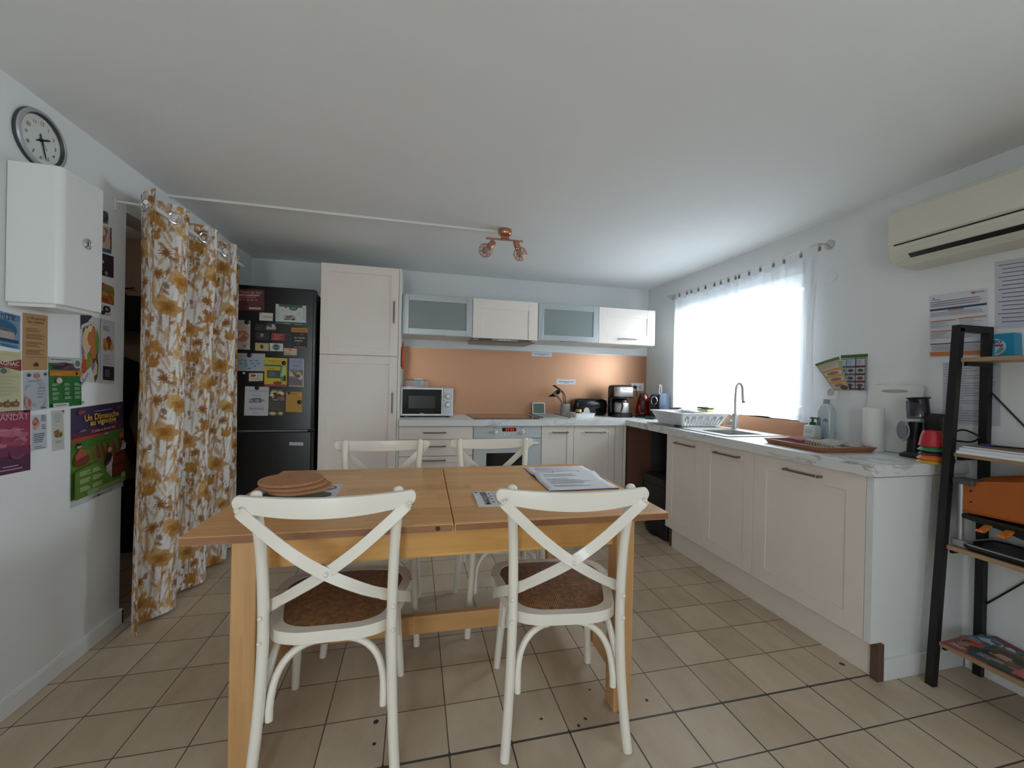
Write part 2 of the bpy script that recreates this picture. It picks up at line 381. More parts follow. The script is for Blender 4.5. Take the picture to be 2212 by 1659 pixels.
def thing(name, label, cat, loc=(0,0,0), rz=0.0, group=None):
    o = bpy.data.objects.new(name, None); C.objects.link(o); o.empty_display_size = 0.05
    o.location = loc; o.rotation_euler = (0, 0, rz)
    INV[o.name] = (Matrix.Translation(Vector(loc)) @ Matrix.Rotation(rz, 4, 'Z')).inverted()
    return tag(o, label, cat, group)
def struct(mb, name, mats, parent=None, bevel=0.0):
    o = build(mb, name, mats, parent, bevel=bevel)
    if parent is None: o['kind'] = 'structure'
    return o
def copy_tree(o, parent=None):
    c = o.copy(); C.objects.link(c)
    if parent is not None: c.parent = parent
    for ch in list(o.children): copy_tree(ch, c)
    return c
def dup(root, loc, rz, label):
    c = copy_tree(root); c.location = loc; c.rotation_euler = (0, 0, rz); c['label'] = label
    return c

# ------------------------------------------------------------------ printing on paper
GLYPH = {}
def glyphs(text, bold, shear):
    key = (text, bold, shear)
    if key not in GLYPH:
        cu = bpy.data.curves.new('t', 'FONT'); cu.body = text; cu.size = 1.0; cu.resolution_u = 3; cu.offset = bold; cu.shear = shear
        o = bpy.data.objects.new('t', cu); me = o.to_mesh()
        vs = [(v.co.x, v.co.y) for v in me.vertices]; fs = [tuple(p.vertices) for p in me.polygons]
        o.to_mesh_clear(); bpy.data.objects.remove(o); bpy.data.curves.remove(cu)
        GLYPH[key] = (vs, fs)
    return GLYPH[key]
class Printer:
    """lays ink on a sheet whose corner is P and whose sides are U (to the right) and V (up)"""
    def __init__(s, P, U, V, lift=0.0004, fn=None):
        s.P = Vector(P); s.U = Vector(U); s.V = Vector(V); s.N = s.U.cross(s.V).normalized(); s.k = 0; s.mb = MB(); s.mats = []; s.lift = lift; s.fn = fn
        s.asp = s.V.length/s.U.length
    def w(s, u, v):
        h = s.lift*(1+s.k)
        p = s.P+s.U*u+s.V*v
        return s.fn(u, v)+s.N*h if s.fn else p+s.N*h
    def mi(s, col):
        m = ink(col)
        if m not in s.mats: s.mats.append(m)
        return s.mats.index(m)
    def poly(s, pts, col):
        s.mb.add([s.w(*p) for p in pts], [tuple(range(len(pts)))], s.mi(col)); s.k += 1
    def rect(s, u0, v0, u1, v1, col):
        n = 1 if not s.fn else 8
        vs = []; fs = []
        for i in range(n+1):
            for v in (v0, v1): vs.append(s.w(u0+(u1-u0)*i/n, v))
        for i in range(n): fs.append((2*i, 2*i+2, 2*i+3, 2*i+1))
        s.mb.add(vs, fs, s.mi(col)); s.k += 1
    def ell(s, u, v, ru, rv, col, n=22, a0=0, a1=360):
        pts = [(u+ru*math.cos(math.radians(a0+(a1-a0)*i/n)), v+rv*math.sin(math.radians(a0+(a1-a0)*i/n))) for i in range(n+(0 if a1-a0 >= 360 else 1))]
        s.poly(pts, col)
    def lines(s, u0, v0, u1, v1, n, col, th=0.35, seed=1, mn=.55):
        r = random.Random(seed); h = (v1-v0)/n; mi = s.mi(col)
        for i in range(n):
            v = v1-(i+1)*h+h*(1-th)/2; e = u0+(u1-u0)*r.uniform(mn, 1)
            s.mb.add([s.w(u0, v), s.w(e, v), s.w(e, v+h*th), s.w(u0, v+h*th)], [(0,1,2,3)], mi)
        s.k += 1
    def text(s, t, u, v, size, col, bold=0.0, shear=0.0, align='c', rot=0, fit=None):
        vs, fs = glyphs(t, bold, shear)
        if not vs: return
        x0 = min(a for a, b in vs); x1 = max(a for a, b in vs)
        k = size                         # a share of the sheet's height
        if fit: k = fit/s.asp/(x1-x0)    # or wide enough for a share of its width
        off = {'c': -(x0+x1)/2, 'l': -x0, 'r': -x1}[align]
        ca, sa = math.cos(math.radians(rot)), math.sin(math.radians(rot)); q = []
        for a, b in vs:
            X = (a+off)*k; Y = b*k
            q.append(s.w(u+(X*ca-Y*sa)*s.asp, v+X*sa+Y*ca))
        s.mb.add(q, fs, s.mi(col)); s.k += 1
    def photo(s, u0, v0, u1, v1, cols, n=26, seed=3, back=None, size=.3):
        """a small printed photograph: overlapping patches"""
        r = random.Random(seed)
        if back: s.rect(u0, v0, u1, v1, back)
        k0 = s.k
        for i in range(n):
            ru = (u1-u0)*size*r.uniform(.35, .8); rv = (v1-v0)*size*r.uniform(.35, .8)
            u = r.uniform(u0+ru, u1-ru); v = r.uniform(v0+rv, v1-rv); a = r.uniform(0, 3)
            m = r.randint(5, 9); pts = [(u+ru*math.cos(a+6.283*j/m)*r.uniform(.75, 1), v+rv*math.sin(a+6.283*j/m)*r.uniform(.75, 1)) for j in range(m)]
            s.k = k0+i*0.08
            s.mb.add([s.w(*p) for p in pts], [tuple(range(m))], s.mi(r.choice(cols)))
        s.k = k0+3
def sheet(name, label, cat, P, U, V, base, draw=None, group=None, thick=0.0006, fn=None, lift=0.0004):
    P = Vector(P); U = Vector(U); V = Vector(V); N = U.cross(V).normalized()
    mb = MB()
    if fn is None: mb.prism([(0,0),(1,0),(1,1),(0,1)], P, U, V, N, thick)
    else: mb.grid(lambda a, b: fn(a, b), 15, 15)
    org = P+U*.5
    o = build(mb, name, ink(base) if isinstance(base, str) else base, origin=org, solid=0 if fn is None else thick, fixn=fn is None)
    tag(o, label, cat, group)
    if draw:
        pr = Printer(P+N*thick, U, V, lift, fn)
        draw(pr)
        build(pr.mb, 'printed_lettering', pr.mats, o, fixn=False)
    return o
def wall_sheet(name, label, cat, axis, val, bl, br, tl, base, draw=None, group=None, **k):
    P = at(*bl, axis, val); U = at(*br, axis, val)-P; V = at(*tl, axis, val)-P
    return sheet(name, label, cat, P, U, V, base, draw, group, **k)

# ================================================================== the room
XL, H = -3.86, 2.278
YB = -6.2                                   # wall behind the viewer
OP0, OP1, OPZ = -1.565, -0.62, 2.04         # doorway in the left wall
WY0, WY1, WZ0, WZ1 = -1.83, -0.50, 1.045, 2.0   # window in the right wall
struct(MB().box((-4.8, YB-.1, -.1), (.3, .1, 0)), 'floor', M_floor)
struct(MB().box((-4.8, YB-.1, H), (.3, .1, H+.12)), 'ceiling', M_ceil)
struct(MB().box((-4.8, 0, 0), (.3, .12, H)), 'wall_back', M_wall)
mb = MB(); mb.box((XL-.12, YB, 0), (XL, OP0, H)); mb.box((XL-.12, OP0, OPZ), (XL, OP1, H)); mb.box((XL-.12, OP1, 0), (XL, 0, H))
struct(mb, 'wall_left', M_wall)
V0, V1 = -5.9, -4.3
mb = MB(); mb.box((0, YB, 0), (.24, V0, H)); mb.box((0, V0, 0), (.24, V1, .95)); mb.box((0, V0, 2.1), (.24, V1, H)); mb.box((0, V1, 0), (.24, WY0, H)); mb.box((0, WY1, 0), (.24, 0, H)); mb.box((0, WY0, 0), (.24, WY1, WZ0)); mb.box((0, WY0, WZ1), (.24, WY1, H))
struct(mb, 'wall_right', M_wall)
# wall behind the viewer with a wide glazed door
DX0, DX1, DZ = -3.72, -2.92, 2.1
mb = MB(); mb.box((XL, YB-.12, 0), (DX0, YB, H)); mb.box((DX1, YB-.12, 0), (0, YB, H)); mb.box((DX0, YB-.12, DZ), (DX1, YB, H))
struct(mb, 'wall_rear', M_wall)
mb = MB()
for x in (DX0, DX1-.08): mb.box((x, YB-.09, 0), (x+.08, YB-.03, DZ))
for z in (0, DZ-.08): mb.box((DX0+.08, YB-.085, z), (DX1-.08, YB-.035, z+.08))
dr = struct(mb, 'door_1', M_white)
struct(MB().box((DX0+.06, YB-.064, .07), (DX1-.06, YB-.058, DZ-.07)), 'glass_pane', M_glass, dr)
# the cloakroom behind the doorway
M_niche = mat('brown_cloakroom_wall', '#a8917b', rough=.85, var=.03)
mb = MB(); mb.box((-4.75, -2.1, 0), (-4.68, -.2, H)); mb.box((-4.68, -.27, 0), (XL-.12, -.2, H)); mb.box((-4.68, -2.1, 0), (XL-.12, -2.03, H))
struct(mb, 'wall_cloakroom', M_niche)
# skirting
mb = MB(); mb.box((XL, YB, 0), (XL+.012, OP0+.012, .068)); mb.box((XL, YB, .068), (XL+.008, OP0+.008, .075)); mb.box((XL-.1, OP0, 0), (XL+.012, OP0+.012, .07))
struct(mb, 'baseboard_left', M_wall, bevel=.002)
struct(MB().box((-.012, YB, 0), (0, -2.665, .085)), 'baseboard_right', M_wall, bevel=.002)
# low wall that closes the end of the kitchen units
EY0, EY1 = -2.655, -2.6192
struct(MB().box((-.547, EY0+.008, .158), (0, EY1, .866)).box((-.486, EY0+.008, 0), (0, EY1, .158)), 'wall_counter_end', M_wall)
mb = MB(); mb.box((-.484, EY0-.006, 0), (-.012, EY0+.008, .088))
struct(mb, 'baseboard_counter_end', M_wall, bevel=.002)
# window
mb = MB(); fx0, fx1 = .11, .17
for y in (WY0, WY1-.07): mb.box((fx0, y, WZ0), (fx1, y+.07, WZ1))
for z in (WZ0, WZ1-.07): mb.box((fx0, WY0+.07, z), (fx1, WY1-.07, z+.07))
ym = -1.05; mb.box((fx0-.01, ym-.05, WZ0+.07), (fx1, ym+.05, WZ1-.07)); mb.box((fx0, -1.63, WZ0+.07), (fx1, -1.575, WZ1-.07))
wn = struct(mb, 'window_1', M_white, bevel=.004)
struct(MB().box((.138, WY0+.06, WZ0+.06), (.144, ym-.04, WZ1-.06)), 'glass_pane', M_glass, wn)
struct(MB().box((.138, ym+.04, WZ0+.06), (.144, WY1-.06, WZ1-.06)), 'glass_pane', M_glass, wn)
struct(MB().box((0.0, WY0-.0, WZ0-.02), (.24, WY1, WZ0)), 'window_sill', M_white, wn)
mb = MB()
for y in (V0, (V0+V1)/2-.035, V1-.07): mb.box((fx0, y, .95), (fx1, y+.07, 2.1))
for z in (.95, 2.03): mb.box((fx0, V0+.07, z), (fx1, V1-.07, z+.07))
w2_ = struct(mb, 'window_2', M_white, bevel=.004)
struct(MB().box((.138, V0+.06, 1.01), (.144, V1-.06, 2.04)), 'glass_pane', M_glass, w2_)
# ceiling trunking to the lamp
t = build(MB().box((XL, -1.235, H-.014), (-1.93, -1.207, H)), 'cable_trunking', M_white, origin=(XL, -1.22, H), bevel=.002)
tag(t, 'thin white cable trunking running across the ceiling to the copper lamp', 'trunking')

# ================================================================== kitchen units along the back wall
ZD0, ZD1, ZW0, ZW1 = .157, .868, .872, .922
XA = -2.575; YF = -.597; XF = -.546
def shaker(mb, o, U, V, N, w, h, fr=.062, th=.019, rec=.006, frb=None):
    """frame-and-panel door front: o lower left corner at the back face"""
    o = Vector(o); U = Vector(U); V = Vector(V); N = Vector(N); frb = frb or fr
    def bar(a, b, c, d, t): mb.prism([(a, b), (c, b), (c, d), (a, d)], o, U, V, N, t)
    bar(0, 0, fr, h, th); bar(w-fr, 0, w, h, th); bar(fr, 0, w-fr, frb, th); bar(fr, h-fr, w-fr, h, th)
    bar(fr, frb, w-fr, h-fr, th-rec)
def handle(p, q, N, parent, name='handle', m=None):
    p = Vector(p); q = Vector(q); N = Vector(N); mb = MB(); d = (q-p).normalized()
    mb.tube([p, p+N*.02, p+N*.027+d*.006, q+N*.027-d*.006, q+N*.02, q], .0060, 8)
    mb.tube([q-d*0, q+N*.03], .0068, 8); mb.tube([p, p+N*.03], .0062, 8)
    return build(mb, name, m or M_nickel, parent)
NB = (0, -1, 0); G = .0015
# tall cupboard
t = thing('tall_cupboard', 'tall cream two-door larder cupboard between the black fridge and the microwave', 'cupboard', (XA-.3, -.3, 0))
build(MB().box((XA-.6, YF+.021, .15), (XA-.018, -.002, 2.13)).box((XA-.018, YF+.004, .0), (XA-.001, -.002, 2.132)).box((XA-.6, YF+.06, 0), (XA-.018, YF+.08, .15)), 'body', M_carc, t)
for z0, z1, hz0, hz1 in ((.157, 1.424, .978, 1.14), (1.43, 2.13, 1.694, 1.859)):
    mb = MB(); shaker(mb, (XA-.6+G, YF+.02, z0), (1,0,0), (0,0,1), NB, .58-2*G, z1-z0)
    d = build(mb, 'door', M_cream, t, bevel=.0015)
    handle((-2.63, YF+.001, hz0), (-2.63, YF+.001, hz1), NB, d)
# drawer unit
t = thing('drawer_unit', 'cream base unit of drawers below the microwave', 'cabinet', (XA+.3, -.3, 0))
build(MB().box((XA, YF+.021, .157), (XA+.598, -.002, ZD1)).box((XA, YF+.06, 0), (XA+.598, YF+.08, .157)), 'body', M_carc, t)
zs = (ZD0, .387, .625, .762, ZD1)
for k in range(4):
    mb = MB(); z0, z1 = zs[k], zs[k+1]-.004
    if k < 2: shaker(mb, (XA+G, YF+.02, z0), (1,0,0), (0,0,1), NB, .6-2*G, z1-z0, fr=.05)
    else: mb.box((XA+G, YF, z0), (XA+.6-G, YF+.02, z1))
    d = build(mb, 'drawer', M_cream, t, bevel=.0015)
    zh = {3: .818, 2: .706}.get(k, z1-.03)
    handle((-2.38, YF+.001, zh), (-2.205, YF+.001, zh), NB, d)
# oven
XO = XA+.6
t = thing('built_in_oven', 'white built-in oven with two dials and a red clock display', 'oven', (XO+.3, -.3, 0))
M_ovw = mat('oven_enamel', '#c9cfd2', rough=.28, var=.01)
M_ovg = mat('oven_glass', '#15181a', rough=.08, var=.05)
build(MB().box((XO+.002, YF+.022, .157), (XO+.598, -.01, ZD1)).box((XO, YF+.06, 0), (XO+.6, YF+.08, .157)), 'body', M_carc, t)
cp = build(MB().box((XO+.004, YF-.002, .765), (XO+.594, YF+.02, ZD1+.003)), 'control_panel', M_ovw, t, bevel=.002)
od = build(MB().box((XO+.004, YF-.004, .27), (XO+.594, YF+.018, .758)), 'oven_door', M_ovw, t, bevel=.003)
build(MB().box((XO+.115, YF-.0055, .36), (XO+.475, YF-.0035, .64)), 'door_window', M_ovg, od)
mb = MB(); mb.tube([(XO+.06, YF-.004, .722), (XO+.06, YF-.04, .722)], .009, 10); mb.tube([(XO+.535, YF-.004, .722), (XO+.535, YF-.04, .722)], .009, 10); mb.tube([(XO+.04, YF-.042, .722), (XO+.555, YF-.042, .722)], .011, 12)
build(mb, 'oven_handle', M_white, od)
build(MB().box((XO+.004, YF+.0, .157), (XO+.594, YF+.02, .262)), 'lower_panel', M_ovw, t)
for x in (-1.787, -1.552):
    mb = MB().lathe([(.021, 0), (.021, .006), (.017, .01), (.016, .022), (.013, .025), (0, .025)], (x, YF-.002, .818), 24, axis=NB)
    kb = build(mb, 'dial', M_white, t)
    build(MB().box((x-.0035, YF-.031, .801), (x+.0035, YF-.02, .835)), 'grip', M_white, kb, bevel=.002)
mb = MB().box((-1.728, YF-.004, .823), (-1.606, YF-.001, .853))
ds = build(mb, 'display', M_ovg, t)
M_led = mat('red_display_digits', '#ff4a22', rough=.4, emit='#ff4020', estr=.35)
mb = MB()
for i, x in enumerate((-1.697, -1.679, -1.655, -1.637)):
    x0, x1, za, zb, zc = x, x+.011, .829, .847, .838; w = .0022
    mb.box((x0, YF-.0048, zb-w), (x1, YF-.004, zb)); mb.box((x0, YF-.0048, za), (x1, YF-.004, za+w)); mb.box((x0, YF-.0048, zc-w/2), (x1, YF-.004, zc+w/2))
    mb.box((x1-w, YF-.0048, za), (x1, YF-.004, zb)); mb.box((x0, YF-.0048, zc if i % 2 else za), (x0+w, YF-.004, zb))
build(mb, 'digits', M_led, ds)
for x in (-1.706, -1.672, -1.638):
    build(MB().lathe([(.006, 0), (.006, .003), (.004, .005), (0, .005)], (x, YF-.002, .795), 14, axis=NB), 'button', M_white, t)
pr = Printer((XO+.004, YF-.002, .765), (.59, 0, 0), (0, 0, .106))
for x in (.38, .24, -.05, -.01): pass
for x, in ((-1.787,), (-1.552,)):
    u = (x-XO-.004)/.59
    pr.rect(u-.03, .83, u+.03, .85, '#55595c')
    for k in range(5):
        a = math.radians(30+75*k); pr.ell(u+.052*math.cos(a), .5+.30*math.sin(a), .005, .03, '#4a4d50', 6)
pr.rect(.20, .49, .22, .51, '#303234'); pr.ell(.235, .5, .007, .04, '#202224', 10)
build(pr.mb, 'dial_marks', pr.mats, cp, fixn=False)
# narrow and corner cupboards
for nm, x0, w, lab, h0, h1 in (('narrow_base_cupboard', XA+1.2, .3, 'narrow cream cupboard immediately beside the white oven', -1.273, -1.141),
                               ('corner_base_cupboard', XA+1.5, .4, 'wider cream cupboard next to the inside corner of the worktop', -.966, -.787)):
    t = thing(nm, lab, 'cupboard', (x0+w/2, -.3, 0))
    build(MB().box((x0, YF+.021, .157), (x0+w-.001, -.002, ZD1)).box((x0, YF+.06, 0), (x0+w, YF+.08, .157)), 'body', M_carc, t)
    mb = MB(); shaker(mb, (x0+G, YF+.02, ZD0), (1,0,0), (0,0,1), NB, w-2*G, ZD1-ZD0)
    d = build(mb, 'door', M_cream, t, bevel=.0015)
    handle((h0, YF+.001, .812), (h1, YF+.001, .812), NB, d)
xc = XA+1.9
t = build(MB().box((xc+.002, YF, .0), (xc+.05, YF+.02, ZD1)).box((xc+.052, YF+.01, .0), (xc+.085, YF+.03, ZD1)).box((xc+.088, YF+.004, 0), (xc+.114, YF+.024, ZD1)), 'corner_filler', M_cream, origin=(xc+.05, YF, 0), bevel=.001)
tag(t, 'slim cream filler strips in the corner beside the empty appliance gap', 'filler panel')
t = build(MB().box((XA+.602, YF+.055, 0), (xc+.05, YF+.059, .15)).box((XA+.0, YF+.055, 0), (XA+.598, YF+.059, .15)), 'plinth_board', M_cream, origin=(-1.6, YF+.055, 0))
tag(t, 'cream kickboard under the oven and the units along the back wall', 'plinth')

# ------------------------------------------------------------------ upper cupboards
YU = -.419; ZU0, ZU1 = 1.631, 1.975
M_frost = mat('frosted_glass', '#88918f', rough=.3, var=.12, scale=3, spec=.4)
labs = ['glass-fronted wall cupboard nearest the tall larder cupboard', 'cream wall cupboard above the cooker hood', 'glass-fronted wall cupboard between two cream ones', 'cream wall cupboard with a bar handle at the window end of the row']
for k in range(4):
    x0 = XA+.6*k+.001; x1 = x0+.598
    t = thing('wall_cupboard', labs[k], 'cupboard', ((x0+x1)/2, -.2, ZU0), group='wall cupboards in a row')
    build(MB().box((x0, YU+.021, ZU0), (x1, -.002, ZU1)), 'body', M_carc, t)
    mb = MB(); N = NB
    if k in (0, 2):
        h = ZU1-ZU0-.004; w = .594; f = .052; o = Vector((x0+.002, YU+.02, ZU0+.002))
        for a, b, c, d in ((0,0,f,h), (w-f,0,w,h), (f,0,w-f,f), (f,h-f,w-f,h)): mb.prism([(a,b),(c,b),(c,d),(a,d)], o, (1,0,0), (0,0,1), N, .02)
        dd = build(mb, 'door', M_alu, t, bevel=.002)
        build(MB().box((x0+.002+f-.004, YU+.006, ZU0+.002+f-.004), (x0+.002+w-f+.004, YU+.012, ZU1-.002-f+.004)), 'frosted_pane', M_frost, dd)
        build(MB().box((x0+.22, YU-.02, ZU0-.003), (x0+.37, YU+.01, ZU0+.001)).box((x0+.22, YU-.022, ZU0-.006), (x0+.37, YU-.018, ZU0+.002)), 'lip_handle', M_nickel, dd)
    else:
        z0 = ZU0-.004 if k == 1 else ZU0+.002
        shaker(mb, (x0+.001, YU+.02, z0), (1,0,0), (0,0,1), N, .596, ZU1-.001-z0, fr=.085, frb=.003 if k == 1 else .085)
        dd = build(mb, 'door', M_cream, t, bevel=.0015)
        if k == 3: handle(at(1337, 732.5, 'y', YU), at(1372, 734, 'y', YU), N, dd)
# cooker hood under the second cupboard
hx0, hx1 = XA+.6+.01, XA+1.2-.03
t = thing('cooker_hood', 'grey slide-out cooker hood under the cream wall cupboard', 'cooker hood', ((hx0+hx1)/2, -.2, ZU0-.03))
M_hood = mat('grey_hood_metal', '#a9a29c', rough=.35, metal=.6)
mb = MB(); mb.prism([(YU+.03, -.004), (-.05, -.004), (-.05, -.032), (YU-.0, -.034), (YU-.022, -.022), (YU-.022, -.012)], (hx0, 0, ZU0), (0,1,0), (0,0,1), (1,0,0), hx1-hx0)
hb = build(mb, 'body', M_hood, t, bevel=.003)
for k in range(5):
    x = (hx0+hx1)/2-.05+.022*k
    build(MB().lathe([(.006, 0), (.006, .004), (0, .005)], (x, YU-.021, ZU0-.017), 12, axis=NB), 'button', M_white, t)
build(MB().box((hx0+.04, YU-.024, ZU0-.021), (hx0+.16, YU-.02, ZU0-.013)), 'dark_slot', M_black, t)
build(MB().box((hx1-.16, YU-.024, ZU0-.021), (hx1-.04, YU-.02, ZU0-.013)), 'dark_slot', M_black, t)

# ------------------------------------------------------------------ splashbacks
t = build(MB().box((XA+.01, -.006, .9225), (-.006, -.0005, 1.557)), 'copper_splashback', M_copper, origin=(-1.3, 0, .91)); tag(t, 'large copper-coloured splashback panel behind the hob and appliances', 'splashback')
t = build(MB().box((-.005, -1.878, .922), (-.0005, -.01, 1.026)), 'copper_upstand', M_copper, origin=(-.002, -1, .922)); tag(t, 'low copper-coloured upstand strip below the window behind the sink', 'splashback')
build(MB().box((XA+.01, -.008, 1.555), (-.006, -.0005, 1.562)), 'edge_strip', M_alu, bpy.data.objects['copper_splashback'])

# ------------------------------------------------------------------ worktop with a cut-out for the sink bowl
BX0, BX1, BY0, BY1 = -.45, -.17, -1.715, -1.44
WX = -.578; WEND = -2.66
def prof(a): return a
mb = MB()
mb.box((XA+.002, -.622, ZW0), (-.001, -.001, ZW1))
mb.box((WX, BY1, ZW0), (-.001, -.622, ZW1)); mb.box((WX, WEND, ZW0), (-.001, BY0, ZW1))
mb.box((WX, BY0, ZW0), (BX0, BY1, ZW1)); mb.box((BX1, BY0, ZW0), (-.001, BY1, ZW1))
t = build(mb, 'worktop', M_marble, origin=(-.6, -.6, ZW0), fixn=False); tag(t, 'white marble-look worktop running along the back wall and under the window', 'worktop')

# ------------------------------------------------------------------ kitchen units along the right wall
NR = (-1, 0, 0)
D = [-1.186, -1.593, -2.017, -2.617]
labs = ['narrow cream cupboard next to the dark appliance gap', 'middle cream cupboard of the three beneath the sink worktop', 'wide cream cupboard at the free end of the worktop']
hs = [(-1.311, -1.508), (-1.721, -1.911), (-2.232, -2.417)]
for k in range(3):
    y1, y0 = D[k], D[k+1]; w = y1-y0
    t = thing('sink_side_cupboard', labs[k], 'cupboard', (-.28, (y0+y1)/2, 0), group='cream cupboards under the sink worktop')
    mb = MB().box((XF+.021, y0+.001, .157), (XF+.04, y1-.001, ZD1)).box((XF+.04, y1-.02, .157), (-.004, y1-.001, .745)).box((XF+.04, y0+.001, .157), (-.004, y0+.02, .745)).box((XF+.04, y0+.02, .157), (-.004, y1-.02, .175))
    build(mb, 'body', M_carc, t)
    mb = MB(); shaker(mb, (XF+.02, y1-G, ZD0), (0,-1,0), (0,0,1), NR, w-2*G, ZD1-ZD0, fr=.085 if k == 2 else .07, frb=.085)
    d = build(mb, 'door', M_cream, t, bevel=.0015)
    handle((XF+.001, hs[k][0], .818), (XF+.001, hs[k][1], .819), NR, d)
t = build(MB().box((-.506, -2.628, 0), (-.49, -1.22, .155)), 'plinth_board', M_cream, origin=(-.5, -2, 0)); tag(t, 'long cream kickboard under the cupboards beside the window', 'plinth')
M_raw = mat('raw_brown_chipboard', '#5f4a3c', rough=.8, var=.15, scale=40)
t = build(MB().box((-.520, -2.660, 0), (-.487, -2.629, .157)), 'plinth_end', M_raw, origin=(-.5, -2.64, 0)); tag(t, 'bare brown cut end of the kickboard at the low wall', 'plinth')
t = build(MB().box((-.508, -1.21, 0), (-.49, -1.19, .157)), 'plinth_end', M_raw, origin=(-.5, -1.2, 0)); tag(t, 'bare brown cut end of the kickboard beside the pedal bin', 'plinth')
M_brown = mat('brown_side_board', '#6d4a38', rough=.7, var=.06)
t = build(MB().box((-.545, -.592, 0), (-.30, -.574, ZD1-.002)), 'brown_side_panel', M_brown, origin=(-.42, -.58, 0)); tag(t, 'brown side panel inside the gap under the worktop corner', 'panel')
M_dgrey = mat('recess_shade_grey', '#3b3b40', rough=.8)  # flat dark sheet in place of the recess, its shade set as colour
t = build(MB().box((-.30, -.590, 0), (-.004, -.574, ZD1-.002)), 'recess_shade_sheet', M_dgrey, origin=(-.15, -.58, 0)); tag(t, 'dark grey sheet standing in for the shade deep inside the gap under the worktop corner', 'panel')

# pedal bin in the gap
bc = at(1418, 1160, 'z', 0)
t = thing('pedal_bin', 'black plastic pedal bin standing in the gap under the worktop', 'bin', (-.38, -.97, 0))
M_bin = mat('matt_black_plastic', '#15161b', rough=.5, var=.08)
mb = MB(); hw, hd = .13, .17
def rr(w, d, r, n=5):
    P = []
    for cx, cy, a0 in ((w-r, d-r, 0), (-w+r, d-r, 90), (-w+r, -d+r, 180), (w-r, -d+r, 270)):
        for i in range(n+1):
            a = math.radians(a0+90*i/n); P.append((cx+r*math.cos(a), cy+r*math.sin(a)))
    return P
def loft(mb, secs, c, m=0, smooth=True):
    """stack of closed outlines [(outline, z)]"""
    vs = []; fs = []; n = len(secs[0][0])
    for P, z in secs: vs += [(c[0]+a, c[1]+b, c[2]+z) for a, b in P]
    for i in range(len(secs)-1):
        for j in range(n): fs.append((i*n+j, i*n+(j+1) % n, (i+1)*n+(j+1) % n, (i+1)*n+j))
    mb.add(vs, fs, m, smooth); b = len(mb.v)-len(vs)
    mb.f.append([b+j for j in range(n)][::-1]); mb.m.append(m); mb.s.append(False)
    mb.f.append([b+(len(secs)-1)*n+j for j in range(n)]); mb.m.append(m); mb.s.append(False)
    return mb
bo = (-.38, -.97, 0)
loft(mb, [(rr(.115, .15, .04), 0), (rr(.118, .153, .04), .02), (rr(.135, .17, .045), .42)], bo)
build(mb, 'body', M_bin, t)
mb = MB(); loft(mb, [(rr(.14, .175, .045), .425), (rr(.142, .178, .045), .45), (rr(.13, .165, .045), .485), (rr(.10, .13, .04), .497)], bo)
build(mb, 'lid', M_bin, t)
build(MB().box((-.53, -1.02, .012), (-.49, -.93, .03)), 'pedal', M_bin, t, bevel=.004)

# ================================================================== dining table
TB = (-2.303, -2.10, 0); TR = math.radians(-1.15)
t = thing('dining_table', 'birch extending dining table in the middle of the tiled floor', 'table', TB, TR)
TH = .75; TT = .028; HX, HY = .826, .466
M_knot = mat('dark_wood_knot', '#3a2113', rough=.6)
for x0, x1, kn in ((-HX, -.0012, [(-.055, .0), ]), (.0012, HX, [])):
    mb = MB(); mb.box((x0, -HY, TH-TT), (x1, HY, TH)); tl = build(mb, 'tabletop_leaf', M_wood, t, local=True, bevel=.004)
    # strip on the front edge, its shade put into a darker brown
    build(MB().box((x0+.004, -HY-.0008, TH-TT+.003), (x1-.004, -HY+.002, TH-.003)), 'front_edge_shade', M_edge, tl, local=True)
    for kx, dz in kn:
        k = MB(); k.lathe([(.0085, 0), (.008, .0006), (0, .0007)], (kx, -HY-.0008, TH-TT/2), 16, axis=(0,-1,0)); build(k, 'knot', M_knot, tl, local=True)
for sx in (-1, 1):
    for sy in (-1, 1):
        x = sx*.648; y = sy*.424
        build(MB().box((x-.036, y-.036, 0), (x+.036, y+.036, TH-TT-.0005)), 'leg', M_woodz, t, local=True, bevel=.003)
for sy in (-1, 1):
    ap = build(MB().box((-.611, sy*.424-.012, .628), (.611, sy*.424+.012, TH-TT-.001)), 'apron', M_apron, t, local=True, bevel=.002)
    if sy < 0:
        for kx, kz, r in ((.578, .678, .0075), (.30, .672, .005)):
            k = MB(); k.lathe([(r*1.2, 0), (r, .0006), (0, .0007)], (kx, -.424-.0125, kz), 14, axis=(0,-1,0)); build(k, 'knot', M_knot, ap, local=True)
for sx in (-1, 1):
    build(MB().box((sx*.648-.011, -.387, .628), (sx*.648+.011, .387, TH-TT-.001)), 'apron', M_woody, t, local=True, bevel=.002)
    build(MB().box((sx*.648-.013, -.387, .10), (sx*.648+.013, .387, .18)), 'end_rail', M_woody, t, local=True, bevel=.002)
build(MB().box((-.634, -.016, .105), (.634, .016, .185)), 'stretcher', M_wood, t, local=True, bevel=.003)

